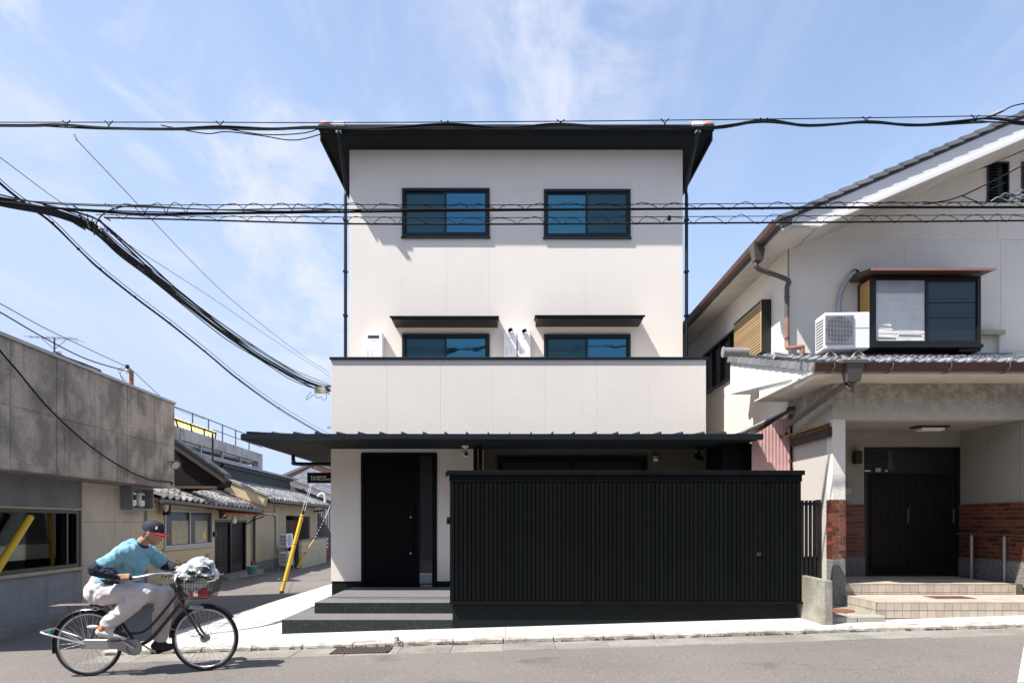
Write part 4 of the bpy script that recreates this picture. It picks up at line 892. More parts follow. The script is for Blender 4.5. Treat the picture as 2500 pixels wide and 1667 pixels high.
MB().box(XN + .06, dx0 - .002, PB - .012, PB - .001, zd0 - .01, zd1).build('wainscot_bed', M_['mortar_d'], nb)
nc = 13; bh = (zd1 - zd0) / nc; bl = .228
bs = None
for k in range(nc):
    y = 9.0 - (bl / 2 if k % 2 else 0)
    while y < PB - .02:
        a, b = max(y, 9.0), min(y + bl - .013, PB - .013)
        if b - a > .03:
            if abs(b - a - (bl - .013)) < 1e-4:
                if bs is None: bs = MB().box(XR - .022, XR - .012, a, b, zd0 + k * bh + .0065, zd0 + (k + 1) * bh - .0065).build('brick', M_['brick'], nb); b0_ = (a + b) / 2
                else: piece(bs, 'brick', nb, (XR - .017, (a + b) / 2, zd0 + k * bh + .0065))
            else: MB().box(XR - .022, XR - .012, a, b, zd0 + k * bh + .0065, zd0 + (k + 1) * bh - .0065).build('brick', M_['brick'], nb)
        y += bl
    x = XN + .06 - (bl / 2 if k % 2 else 0)
    while x < dx0 - .01:
        a, b = max(x, XN + .06), min(x + bl - .013, dx0 - .003)
        if b - a > .03: MB().box(a, b, PB - .022, PB - .012, zd0 + k * bh + .0065, zd0 + (k + 1) * bh - .0065).build('brick', M_['brick'], nb)
        x += bl
MB().box(XR - .03, XR - .001, 9.0, PB - .001, zf - .05, zd0 - .012).build('porch_base', M_['granite'], nb)
MB().box(XN + .06, dx0 - .001, PB - .03, PB - .001, zf - .05, zd0 - .012).build('porch_base', M_['granite'], nb)
# sliding doors
df = MB(); w = .05; zt2 = SZ(1155, PB)
for q in ((dx0, dx1, dzt - w, dzt), (dx0, dx0 + w, zf, dzt - w), (dx1 - w, dx1, zf, dzt - w), (dx0 + w, dx1 - w, zt2, zt2 + .05), (dx0 + w, dx1 - w, zf, zf + .03)): df.box(q[0], q[1], PB - .01, PB + .05, q[2], q[3])
df = df.build('entrance_frame', M_['bronze'], nb)
MB().box(dx0 + w, dx1 - w, PB + .03, PB + .04, zt2 + .05, dzt - w).build('transom_pane', M_['g_dark'], df)
xm = SX(2222, PB)
for (a, b, d) in ((dx0 + w, xm, .01), (xm - .06, dx1 - w, .032)):
    l = MB(); f_ = .06
    for q in ((a, b, zt2 - f_, zt2), (a, b, zf + .03, zf + .03 + f_ * 2), (a, a + f_, zf + .03 + f_ * 2, zt2 - f_), (b - f_, b, zf + .03 + f_ * 2, zt2 - f_)): l.box(q[0], q[1], PB + d - .01, PB + d + .012, q[2], q[3])
    l.box(a + f_, b - f_, PB + d + .006, PB + d + .011, zf + .03 + f_ * 2, zt2 - f_)
    l = l.build('sliding_door', M_['wood_k'], df); x = a + f_ + .02; sb = None
    while x < b - f_ - .01:
        if sb is None: sb = MB().box(x - .007, x + .007, PB + d - .009, PB + d + .004, zf + .15, zt2 - f_).build('door_slat', M_['bronze'], l); zb_ = zf + .15
        else: piece(sb, 'door_slat', l, (x, PB + d - .0025, zb_))
        x += .036
    MB().box(b - .045 if d < .02 else b - .05, b - .02, PB + d - .016, PB + d - .0105, zf + .85, zf + 1.08).build('door_pull', M_['pipe_d'], l)
for i, (px, py, wd, hg, mt, lb) in enumerate(((2117, 1149, 14, 3, 'white', 'white'), (2143, 1147, 13, 9, 'galv', ''), (2163, 1149, 7, 5, 'cream', ''))):
    MB().box(SX(px - wd / 2, PB), SX(px + wd / 2, PB), PB - .014, PB - .0105, SZ(py + hg / 2, PB), SZ(py + hg / 2, PB) + hg * PB / F).build('sticker', M_[mt], df)
# things fixed in the porch
t = thing('wall_lamp', 'dark boxy wall lamp beside the old sliding doors', 'lamp', (SX(2097, PB), PB, SZ(1131, PB)))
MB().box(SX(2089, 10.9), SX(2105, 10.9), PB - .14, PB - .02, SZ(1131, 10.9), SZ(1100, 10.9)).build('lamp_shade', M_['wood_d'], t, bev=.008); MB().box(SX(2092, 10.9), SX(2102, 10.9), PB - .02, PB - .001, SZ(1126, 10.9), SZ(1104, 10.9)).build('back_plate', M_['bronze'], t)
t = thing('letter_box', 'grey metal letter box on the porch wall just behind the white pillar', 'letter box', (SX(2070, 10.9), PB, SZ(1225, PB)))
lx0, lx1 = XN + .075, SX(2082, 10.9)
MB().box(lx0, lx1, PB - .13, PB - .002, SZ(1225, 10.9), SZ(1187, 10.9)).build('box', M_['steel'], t, bev=.01); MB().box(lx0 + .02, lx1 - .02, PB - .136, PB - .1305, SZ(1199, 10.9), SZ(1194, 10.9)).build('flap', M_['alu'], t); MB().box(lx0 + .02, lx1 - .02, PB - .134, PB - .1305, SZ(1222, 10.9), SZ(1206, 10.9)).build('door', M_['bluegrey'], t)
t = thing('door_intercom', 'small white intercom beside the old sliding doors above the brick wainscot', 'intercom', (XR - .03, 10.9, SZ(1247, 10.9)))
MB().box(SX(2344, PB) - .002, SX(2356, PB), PB - .045, PB - .013, SZ(1247, PB), SZ(1232, PB)).build('box', M_['white'], t, bev=.004); MB().box(SX(2346, PB), SX(2351, PB), PB - .048, PB - .0455, SZ(1242, PB), SZ(1238, PB)).build('speaker', M_['rubber'], t)
t = thing('ceiling_lamp', 'flat white lamp with black rim on the porch ceiling', 'lamp', (SX(2270, 10.3), 10.3, zbm))
MB().box(SX(2232, 10.3), SX(2310, 10.3), 10.2, 10.42, zbm - .022, zbm - .001).build('rim', M_['bronze'], t); MB().box(SX(2244, 10.3), SX(2300, 10.3), 10.22, 10.40, zbm - .07, zbm - .023).build('diffuser', M_['white'], t, bev=.01)
t = thing('handrail', 'steel handrail on two round posts along the porch side wall', 'handrail', (7.18, 10.2, zf))
for px, y in ((2372, 10.55), (2452, 9.97)): MB().tube([(SX(px, y), y, zf - .02), (SX(px, y), y, zr(-.22))], .027, 14).tube([(SX(px, y), y, zr(-.22)), (SX(px, y), y, zr(-.20))], .018, 10).build('post', M_['steel'], t)
MB().tube([(SX(2341, 10.9), 10.95, zr(-.185)), (7.17, 10.55, zr(-.185)), (7.25, 9.97, zr(-.185)), (7.27, 9.1, zr(-.185))], .018, 10).build('rail', M_['wood_b'], t)

# tiled porch steps
ts = thing('tiled_steps', 'two beige tiled steps in front of the recessed porch', 'steps', (6.2, 8.75, .2))
S1Y, S1X, zs1 = 8.75, 4.74, zr(-1.023); zs2 = zf
MB().box(S1X + .008, 7.9, S1Y + .008, 9.7, .1, zs1 - .008).box(px1 + .012, XR - .035, 9.638, PB - .035, .1, zs2 - .008).build('bed', M_['grout'], ts)
p = .1067; rt = None
def tile(w, h, name='tile'): 
    o = place_src(MB().box(0, w - .006, -.004, .012, 0, h - .006), name, M_['tile_b'], ts, (0, 0, 0), (0, 0, 0)); return o
t1 = tile(p, .098)
nx1 = int((7.9 - S1X) / p)
for r in range(2):
    for i in range(nx1):
        loc = (S1X + i * p, S1Y, zs1 - .010 - (r + 1) * .1 + .004)
        if r == 0 and i == 0: t1.location = Vector(loc) - WLOC[ts.name]
        else: piece(t1, 'tile', ts, loc)
    for i in range(8): piece(t1, 'tile', ts, (S1X, 9.64 - i * p, zs1 - .010 - (r + 1) * .1 + .004), (0, 0, R(-90)))
nx2 = int((XR - px1 - .05) / .115)
t2 = tile(.115, .118)
for i in range(nx2):
    loc = (px1 + .012 + i * .115, 9.63, zs2 - .014 - .116)
    if i == 0: t2.location = Vector(loc) - WLOC[ts.name]
    else: piece(t2, 'tile', ts, loc)
t3 = tile(.115, .040)
for i in range(nx2):
    loc = (px1 + .012 + i * .115, 9.63, zs1 + .004)
    if i == 0: t3.location = Vector(loc) - WLOC[ts.name]
    else: piece(t3, 'tile', ts, loc)
tt_ = place_src(MB().box(0, .207, 0, .214, -.012, 0), 'tread_tile', M_['tile_b'], ts, (0, 0, 0), (0, 0, 0)); first = True
def tread(x, y, z):
    global first
    if first: tt_.location = Vector((x, y, z)) - WLOC[ts.name]; first = False
    else: piece(tt_, 'tread_tile', ts, (x, y, z))
for j in range(4):
    for i in range(int((7.9 - S1X) / .213)): tread(S1X - .004 + i * .213, S1Y - .004 + j * .22, zs1)
for j in range(6):
    for i in range(int((XR - px1 - .05) / .213)): tread(px1 + .012 + i * .213, 9.628 + j * .22, zs2)
t = thing('foot_scraper', 'flat rusty drain plate on the lower beige tiled step', 'drain plate', (6.1, 9.3, zs1))
MB().box(5.72, 6.26, 9.12, 9.42, zs1 + .001, zs1 + .006).build('plate', M_['rust'], t)
for k in range(5): MB().box(5.76 + k * .1, 5.82 + k * .1, 9.15, 9.39, zs1 + .0065, zs1 + .009).build('bar', M_['iron'], t)
# low slab with manhole, block wall stub, gate, side canopy, pink shed
t = thing('concrete_slab', 'low worn concrete slab between the block wall and the tiled steps', 'slab', (4.4, 8.6, .2))
sl = MB(); ground_box(sl, 4.06, 4.40, 8.58, 9.72, .0, .125); sl.build('slab_block', M_['concrete_m'], t, bev=.012)
sl = MB(); ground_box(sl, 4.407, 4.75, 8.58, 9.62, .0, .125); sl.build('slab_block', M_['concrete_m'], t, bev=.012)
MB().lathe([(1e-4, .012), (.20, .012), (.205, 0)], Matrix.Translation((4.40, 9.1, G(4.40, 9.1) + .124)) @ Matrix.Rotation(-SLOPE, 4, 'Y'), 24, False).build('manhole_cover', M_['rust'], t)
bwz = .745
t = MB().add([(3.905, 8.45, .1), (4.03, 8.45, .1), (4.03, 9.6, .1), (3.905, 9.6, .1), (3.905, 8.45, bwz), (4.02, 8.44, bwz - .02), (4.02, 9.6, bwz), (3.905, 9.6, bwz)], [(0, 1, 5, 4), (1, 2, 6, 5), (2, 3, 7, 6), (3, 0, 4, 7), (4, 5, 6, 7)]).build('block_wall', M_['concrete_m'], None, bev=.014)
tag(t, 'short mossy concrete wall stub at the right end of the black fence', 'wall')
gy = 9.95
ga = thing('side_gate', 'narrow black metal gate of upright bars between fence and brick pillar', 'gate', (4.3, gy, .3))
gx0, gx1, gzt, gzb = 3.96, px0 - .02, SZ(1221, gy), .28
MB().box(gx1 - .05, gx1, gy - .03, gy + .03, gzb, gzt + .01).box(gx0, gx0 + .05, gy - .03, gy + .03, gzb, gzt + .01).box(gx0 + .05, gx1 - .05, gy - .015, gy + .015, gzt - .07, gzt - .03).box(gx0 + .05, gx1 - .05, gy - .015, gy + .015, .9, .94).box(gx0 + .05, gx1 - .05, gy - .015, gy + .015, gzb, gzb + .05).build('gate_frame', M_['bronze'], ga)
for k in range(8):
    x = gx0 + .085 + k * (gx1 - gx0 - .12) / 8
    MB().box(x - .021, x + .021, gy - .034, gy - .016, gzb + .02, gzt).build('bar', M_['bronze'], ga)
MB().box(gx0 + .055, gx1 - .055, gy + .016, gy + .025, gzb, .95).build('gate_panel', M_['bronze'], ga)
sc = thing('side_canopy', 'brown lean-to canopy with amber sheet on the side wall above the gate', 'canopy', (4.4, 10, 2.6))
cz = zr(1.375)
MB().box(XN - .075, XN - .004, 9.62, 10.88, cz - .17, cz - .03).build('canopy_beam', M_['wood_d'], sc)
MB().box(XN - .095, XN - .076, 9.60, 10.88, cz - .06, cz - .02).build('canopy_batten', M_['wood_b'], sc)
cs = MB(); n = 22; y0, y1 = 9.66, 10.88
cs.add([(x, y0 + (y1 - y0) * i / n, cz + .010 * (1 if i % 2 else -1) + (.045 if x > XN - .1 else -.012)) for x in (XN - .14, XN - .003) for i in range(n + 1)], [(i, i + 1, n + 2 + i, n + 1 + i) for i in range(n)])
cs.build('amber_sheet', M_['amber'], sc)
# pink corrugated shed wall
pk = thing('pink_shed', 'pink corrugated metal shed with rusty sloping roof edge behind the black fence', 'shed', (4.25, 10.92, .2))
py_ = 10.92; x0, x1 = 3.90, SX(1929, py_); zt = SZ(1016, py_)
cs = MB(); n = 66; pts = []
for i in range(n + 1):
    x = x0 + (x1 - x0) * i / n; pts.append((x, py_ + .0032 * math.sin(i * 2 * math.pi / 6)))
def ztop(x): return zt - .04 - max(0, (x1 - .16 - x)) * .62
cs.add([(x, y, .2) for x, y in pts] + [(x, y, ztop(x)) for x, y in pts], [(i, i + 1, n + 2 + i, n + 1 + i) for i in range(n)], True)
cs.build('corrugated_wall', M_['pink'], pk)
MB().box(x1 - .012, x1 + .002, py_ + .02, 12.2, .2, zt - .04).build('side_sheet', M_['rust'], pk)
MB().box(x1 - .03, x1 + .004, py_ - .022, py_ - .016, SZ(1130, py_), SZ(1122, py_)).box(x1 - .012, x1 + .012, py_ - .022, py_ + .03, SZ(1022, py_), SZ(1012, py_)).build('corner_strap', M_['rust'], pk)
rf = MB(); a = P(1796, 1062, 11.6); b = P(1928, 1001, py_ - .06)
rf.hexa([a, b, b + Vector((.06, .0, .0)), a + Vector((.4, .9, -.02))], [a + Vector((0, 0, .03)), b + Vector((0, 0, .028)), b + Vector((.06, 0, .028)), a + Vector((.4, .9, .02))])
rf.build('shed_roof', M_['galv'], pk)
MB().hexa([a + Vector((.05, -.02, -.03)), b + Vector((-.02, -.02, -.035)), b + Vector((-.02, .02, -.035)), a + Vector((.05, .02, -.03))], [a + Vector((.05, -.02, -.002)), b + Vector((-.02, -.02, -.002)), b + Vector((-.02, .02, -.002)), a + Vector((.05, .02, -.002))]).build('roof_batten', M_['wood_d'], pk)
MB().hexa([b + Vector((-.05, -.02, -.0)), b + Vector((.10, -.02, .0)), b + Vector((.10, .03, .0)), b + Vector((-.05, .03, .0))], [b + Vector((-.03, -.02, .05)), b + Vector((.10, -.02, .06)), b + Vector((.10, .03, .06)), b + Vector((-.03, .03, .05))]).build('roof_end', M_['rust'], pk)
# air conditioner on the porch roof
ac = thing('air_conditioner', 'white outdoor air conditioner on the tiled porch roof beside the bay window', 'air conditioner', (5.1, 10.2, zr(2.5)))
ACM = Matrix.Translation((4.70, 10.13, zr(2.57))) @ Matrix.Rotation(R(-3), 4, 'Z')
w_, d_, h_ = .655, .36, .535
MB().box(0, w_, 0, d_, 0, h_).build('case', M_['white'], ac, bev=.012, M=ACM)
MB().box(.005, .42, -.006, -.001, .06, h_ - .045).build('fan_recess', M_['steel'], ac, M=ACM)
MB().lathe([(1e-4, .008), (.06, .008), (.065, .004), (.185, .004), (.185, .008), (.195, .008), (.195, 0)], ACM @ Matrix.Translation((.21, -.005, .275)) @ Matrix.Rotation(R(90), 4, 'X'), 28, False).build('fan_shroud', M_['rubber'], ac)
gr = MB()
for k in range(22): z = .07 + k * .019; gr.box(.008, .417, -.020, -.016, z, z + .006)
for k in range(9): x = .03 + k * .046; gr.box(x, x + .005, -.018, -.0155, .062, h_ - .05)
gr.build('grille', M_['galv'], ac, M=ACM)
for k in range(10): MB().box(-.004, .001, .05, d_ - .04, .05 + k * .043, .066 + k * .043).build('side_vent', M_['rubber'], ac, M=ACM)
MB().box(.44, w_ - .01, -.004, -.001, .30, .304).build('panel_joint', M_['galv'], ac, M=ACM)
for x in (.10, .50):
    l = MB(); b_ = ACM @ Vector((x, .17, 0))
    for dy in (-.02,):
        l.tube([ACM @ Vector((x - .11, .02, -.14)), ACM @ Vector((x, .05, -.008)), ACM @ Vector((x + .11, .02, -.14))], .014, 6, smooth=False)
        l.tube([ACM @ Vector((x - .11, .30, -.08)), ACM @ Vector((x, .27, -.008)), ACM @ Vector((x + .11, .30, -.08))], .014, 6, smooth=False)
    l.tube([ACM @ Vector((x, .05, -.012)), ACM @ Vector((x, .27, -.012))], .014, 6, smooth=False)
    l.build('stand', M_['cream'], ac)
# metal offcuts on the roof corner
t = thing('metal_tubes', 'bundle of grey metal tubes lying on the left corner of the porch roof', 'tubes', (4.2, 10.6, zr(2.5)))
for k, (dx, dz) in enumerate(((0, 0), (.06, .0), (.03, .05))):
    a = P(1890, 869, 10.4) + Vector((dx * .3, dx, dz)); MB().tube([a, a + Vector((.24, .10, -.01))], .027, 12).build('tube', M_['galv'], t)
# ------------------------------------------------------------------ unseen houses across the street, added to cut sky light and show in panes
sf = MB()
for (x0, x1, y, h, r) in ((-40, -11, -6.5, 6.6, 1.8), (-10.6, -3.2, -5.8, 7.2, 2.0), (-2.8, 5.6, -6.0, 7.4, 1.9), (6.2, 13.5, -5.6, 6.9, 2.0), (14, 40, -6.2, 7.0, 1.8)):
    sf.box(x0, x1, y - 8, y, -.4, h); xm = (x0 + x1) / 2
    sf.add([(x0 - .4, y + .5, h - .1), (x1 + .4, y + .5, h - .1), (x1 + .4, y - 4, h + r), (x0 - .4, y - 4, h + r), (x0 - .4, y - 8.5, h - .1), (x1 + .4, y - 8.5, h - .1)], [(0, 1, 2, 3), (3, 2, 5, 4), (0, 3, 4), (1, 5, 2), (0, 4, 5, 1)])
kind(sf.build('unseen_street_front', M_['soffb']), 'structure')

# ------------------------------------------------------------------ concrete building on the left of the lane
class Wall:                                            # upright plane along the lane: X = a - 0.055 Y
    def __init__(s, a): s.a = a; s.U = Vector((-.055, 1, 0)).normalized(); s.N = Vector((1, .055, 0)).normalized()
    def p(s, Y, z, off=0.0): return Vector((s.a - .055 * Y, Y, z)) + s.N * off
    def Y(s, px): return -s.a / ((CX - px) / F - .055)
    def z(s, px, py): return SZ(py, s.Y(px))
    def box(s, mb, Y0, Y1, z0, z1, o0, o1):
        return mb.hexa([s.p(Y0, z0, o0), s.p(Y1, z0, o0), s.p(Y1, z0, o1), s.p(Y0, z0, o1)], [s.p(Y0, z1, o0), s.p(Y1, z1, o0), s.p(Y1, z1, o1), s.p(Y0, z1, o1)])
    def plate(s, mb, Y0, Y1, z0, z1, holes=(), t=.05, off=0.0):
        k = math.sqrt(1 + .055 ** 2)
        return mb.plate(s.p(0, 0, off), s.U, s.N, Y0 * k, Y1 * k, z0, z1, [(h[0] * k, h[1] * k, h[2], h[3]) for h in holes], t)
UW, LWL = Wall(-6.505), Wall(-7.1035)
zb, zm, zt = zr(.74), zr(1.642), zr(2.58)
cb = thing('concrete_building', 'stained grey concrete building with overhanging panelled upper storey at the lane corner', 'building', (-8, 11, -.3))
js = [8.0, 8.57, 9.66, 10.74, 11.83, 12.95, 14.06, 14.99]
for a, b in zip(js, js[1:]):
    for z0, z1 in ((zb, zm), (zm, zt)):
        UW.plate(MB(), a + .006, b - .006, z0 + .006, z1 - .006, (), .05).build('concrete_panel', M_['conc'], cb, bev=.008)
m = MB(); UW.box(m, 8.0, 14.99, zb, zt, -6, -.012); m.build('core_wall', M_['conc'], cb)
m = MB(); UW.box(m, 7.95, 15.03, zt, zt + .05, -.3, .03); m.build('roof_coping', M_['roof_l'], cb)
m = MB(); UW.box(m, 14.992, 15.01, zb, zt, -5, -.0); m.build('end_wall', M_['conc'], cb)
# ground storey
GB = -.75
W0, W1, wz0, wz1 = 8.6, LWL.Y(190), .645, 1.665
m = MB(); LWL.box(m, W0 + .0, W1, wz0 - .4, zb - .002, -4, -2.2); m.build('room_back', M_['interior'], cb)
m = MB(); LWL.box(m, 8.3, W0 - .003, GB, zb - .002, -4, -.12); LWL.box(m, W1 + .003, 14.98, GB, zb - .002, -4, -.12); m.build('core_wall', M_['base'], cb)
m = MB(); LWL.box(m, W0, W1, GB, wz0 - .06, -2.19, -.12); m.build('room_floor', M_['interior'], cb)
m = MB(); LWL.box(m, W0, W1, wz1 + .03, zb - .003, -2.19, -.12); m.build('room_ceiling', M_['interior'], cb)
ys_ = LWL.Y(199)
m = MB(); LWL.plate(m, 8.3, ys_, wz1 + .03, zb - .003, (), .1); m.build('fascia_panel', M_['slate'], cb)
m = MB(); LWL.plate(m, 8.3, ys_, GB, wz0 - .06, (), .1); m.build('dado', M_['bluegrey'], cb)
pj = [ys_ + .012, LWL.Y(280), LWL.Y(318) + .0, 14.98]; pz = [GB, SZ(1377, LWL.Y(240)), SZ(1274, LWL.Y(240)), zb - .003]
for a, b in zip(pj, pj[1:]):
    for z0, z1 in zip(pz, pz[1:]):
        m = MB(); LWL.plate(m, a + .004, b - .004, z0 + .004, z1 - .004, (), .05, .0); m.build('wall_panel', M_['conc_l'], cb, bev=.004)
m = MB(); LWL.box(m, ys_, 14.97, GB, zb - .003, -.11, -.01); m.build('core_wall', M_['mortar_d'], cb)
m = MB(); w = .06
for q in ((W0, W1, wz1 - w, wz1), (W0, W1, wz0, wz0 + w), (W1 - w, W1, wz0 + w, wz1 - w), (W0, W0 + w, wz0 + w, wz1 - w), (W1 - .36, W1 - .31, wz0 + w, wz1 - w)): LWL.box(m, *q, -.10, .012)
wf = m.build('shop_window', M_['bronze'], cb)
m = MB(); LWL.box(m, W0 + w, W1 - w, wz0 + w, wz1 - w, -.09, -.08); m.build('pane', M_['g_clear'], wf)
m = MB(); LWL.box(m, W0 + .3, W1 - .5, wz0 + .10, wz0 + .40, -1.0, -.95); m.build('counter_board', M_['white'], wf)
YI = Wall(-7.0035)
lpo = thing('leaning_pole', 'yellow pole leaning across the dark shop window of the concrete building', 'pole', YI.p(10.3, zr(-.75)))
MB().tube([YI.p(10.02, zr(-.79)), YI.p(10.88, zr(.10))], .058, 14).build('pole', M_['yellow'], lpo); MB().tube([YI.p(10.86, zr(.08)), YI.p(10.885, zr(.105))], .060, 14).build('pole_cap', M_['rubber'], lpo)
m = MB(); LWL.box(m, W1 - 1.35, W1 - .8, wz0 + .3, wz1 - .3, -.8, -.7); m.build('hanging_board', M_['rubber'], wf)
m = MB(); LWL.box(m, 8.5, ys_ - .02, wz0 - .055, wz0 - .004, -.1, .05); m.build('sill', M_['cream'], wf)
m = MB(); LWL.box(m, 8.5, ys_ - .02, wz1 + .002, wz1 + .028, -.1, .03); m.build('head_trim', M_['cream'], wf)
m = MB()
LWL.box(m, 8.2, 15.0, GB, -.12, .003, .32); kind(m.build('lane_kerb', M_['base']), 'structure')
# dark crack-like stains are left to the render coat; a rainwater pipe closes the corner
m = MB(); m.tube([LWL.p(14.9, GB, .04), LWL.p(14.9, zb, .04)], .03, 8); m.build('downpipe', M_['pvc_g'], cb)
# meter box
mbx = thing('meter_box', 'open grey box with two white meters under the concrete overhang', 'meter box', LWL.p(14.3, 1.7))
y0, y1, z0, z1, dp = 13.86, 14.79, SZ(1243, 13.86), zb - .01, .235
m = MB()
for q in ((y0, y1, z0, z0 + .03, .003, dp), (y0, y1, z1 - .03, z1, .003, dp), (y0, y0 + .03, z0 + .03, z1 - .03, .003, dp), (y1 - .03, y1, z0 + .03, z1 - .03, .003, dp), (y0 + .03, y1 - .03, z0 + .03, z1 - .03, .003, .02)): LWL.box(m, *q)
m.build('box', M_['bluegrey'], mbx)
for k in range(2):
    yc = y0 + .27 + k * .37
    m = MB(); LWL.box(m, yc - .11, yc + .11, z0 + .06, z1 - .1, .022, .15); me_ = m.build('meter', M_['white'], mbx, bev=.035)
    m = MB(); LWL.box(m, yc - .06, yc + .06, z0 + .2, z1 - .16, .151, .156); m.build('dial', M_['rubber'], me_)
    m = MB(); LWL.box(m, yc - .045, yc + .045, z0 + .12, z0 + .15, .151, .154); m.build('label_plate', M_['label'], me_)
# floodlight
fl = thing('floodlight', 'small round floodlight on the stained concrete wall near its far end', 'floodlight', UW.p(14.6, 2.7))
c = UW.p(14.5, zr(1.226), .22)
MB().tube([UW.p(14.72, zr(1.30), 0), UW.p(14.7, zr(1.30), .12), c], .018, 8).build('arm', M_['galv'], fl)
MB().lathe([(1e-4, -.05), (.05, -.05), (.10, .03), (.105, .06), (.09, .06)], Matrix.Translation(c) @ Vector((.75, -.55, -.5)).to_track_quat('Z', 'Y').to_matrix().to_4x4(), 18).build('hood', M_['cable_l'], fl)
MB().lathe([(1e-4, .05), (.09, .05)], Matrix.Translation(c) @ Vector((.75, -.55, -.5)).to_track_quat('Z', 'Y').to_matrix().to_4x4(), 18).build('lens', M_['alu'], fl)
# roof things
zroof = zt + .05
an = thing('roof_antenna', 'thin television antenna on a short mast above the concrete building', 'antenna', (SX(132.8, 12.5), 12.5, zroof))
m = MB(); ax = SX(132.8, 12.5); za = SZ(826, 12.5)
m.tube([(ax, 12.5, zroof - .05), (ax, 12.5, za)], .018, 6); m.build('mast', M_['cable_l'], an)
m = MB(); m.tube([(ax - .40, 12.4, za + .0), (ax + .36, 12.6, za + .02)], .006, 5)
for k in range(9):
    x = ax - .42 + k * .095; L_ = .05 + .006 * k; y = 12.4 + .025 * k
    m.tube([(x - L_ * .2, y - L_ * 2.2, za), (x + L_ * .2, y + L_ * 2.2, za + .01)], .0035, 4)
m.tube([(ax - .2, 12.45, za - .01), (ax, 12.5, za - .2)], .006, 4).tube([(ax + .2, 12.55, za), (ax, 12.5, za - .2)], .006, 4); m.build('boom', M_['cable_l'], an)
m = MB(); m.tube([(ax - .02, 12.5, za - .25), (ax + .12, 12.5, za - .25), (ax + .12, 12.5, za - .32)], .01, 5); m.build('amplifier_arm', M_['cable_l'], an)
RW = Wall(-7.505)
rl = thing('roof_rail', 'low dark rail on posts behind the concrete coping', 'rail', RW.p(13, zroof))
pr_ = [(138, 861), (161.5, 873), (204, 888), (244, 904)]
tops = [RW.p(RW.Y(x), RW.z(x, y)) for x, y in pr_]
for k, t_ in enumerate(tops):
    if k: MB().box(t_.x - .02, t_.x + .02, t_.y - .02, t_.y + .02, zroof - .06, t_.z).build('post', M_['cable'], rl)
MB().tube(tops, .018, 6).build('rail', M_['cable'], rl)
rp = thing('rusty_post', 'rusty service post with white insulators on the concrete roof edge', 'post', (SX(321, 14), 14, zroof))
xq = SX(321, 14); MB().box(xq - .03, xq + .03, 13.97, 14.03, zt, SZ(905, 14)).build('post', M_['rust'], rp)
for k, py in enumerate((896, 907)):
    MB().lathe([(1e-4, -.045), (.03, -.04), (.045, -.01), (.03, .0), (.045, .02), (.025, .045), (1e-4, .05)], Matrix.Translation((SX(312, 14), 13.98, SZ(py, 14))), 10).build('insulator', M_['white'] if k else M_['rubber'], rp)
MB().box(SX(310, 14), xq, 13.97, 13.99, SZ(904, 14), SZ(902, 14)).build('bracket', M_['cable'], rp)

# ------------------------------------------------------------------ beige house row along the lane
BW = Wall(-8.36)
bh_ = thing('beige_house', 'old beige rendered house with weathered tile roofs and dark sliding door in the lane', 'house', BW.p(24, -.5))
Ye = lambda px, a: Wall(a).Y(px)
ez = lambda Y: zr(.90 - .0145 * Y)                    # the old eave sags away
wX = [BW.Y(p) for p in (400.5, 517)]; wZ = (zr(-.72), zr(.36))
d0, d1 = BW.Y(524), BW.Y(602); dz0, dz1 = G(-9.5, 22), zr(.08)
GBb = -.95
r0, r1 = BW.Y(698), BW.Y(757)
m = MB(); BW.plate(m, 15.3, 25.9, GBb, zr(.60), [(wX[0], wX[1], *wZ), (d0, d1, -2, dz1)], .08); m.build('wall', M_['beige'], bh_)
m = MB(); BW.plate(m, 25.905, 37.3, GBb, zr(.88), [(r0, r1, -2, zr(.30))], .08); m.build('wall', M_['beige'], bh_)
m = MB(); BW.box(m, 15.2, 25.0, GBb, zr(.58), -6, -.45); BW.box(m, 25.0, 37.2, GBb, zr(.86), -6, -1.2); m.build('core_wall', M_['wood_d'], bh_)
m = MB(); BW.plate(m, BW.Y(616), r0 - .1, GBb, zr(-1.55), (), .03, .03); m.build('base_strip', M_['base'], bh_)
# window with blind and sticker
m = MB(); w = .07; ym = (wX[0] + wX[1]) / 2
for q in ((wX[0], wX[1], wZ[1] - w, wZ[1]), (wX[0], wX[1], wZ[0], wZ[0] + w), (wX[0], wX[0] + w, wZ[0] + w, wZ[1] - w), (wX[1] - w, wX[1], wZ[0] + w, wZ[1] - w), (ym - .07, ym + .0, wZ[0] + w, wZ[1] - w)): BW.box(m, *q, -.06, .03)
BW.box(m, wX[0] - .1, wX[1] + .1, wZ[0] - .06, wZ[0] - .003, -.05, .06)
bwf = m.build('window', M_['alu'], bh_)
for a, b, o in ((wX[0] + w, ym - .07, -.02), (ym, wX[1] - w, -.035)):
    m = MB(); BW.box(m, a, b, wZ[0] + w, wZ[1] - w, o - .008, o); m.build('pane', M_['g_dark'], bwf)
    m = MB(); BW.box(m, a + (b - a) * .28, b - (b - a) * .14 if o < -.03 else b - .02, wZ[0] + w + .02, wZ[1] - .32, o + .001, o + .003); m.build('blind', M_['cream'], bwf)
ya = BW.Y(499); m = MB(); BW.box(m, ya, BW.Y(503.5), BW.z(500, 1315), BW.z(500, 1299), -.031, -.028); m.build('sticker', mat('sticker_yellow', (.80, .66, .02), .6), bwf)
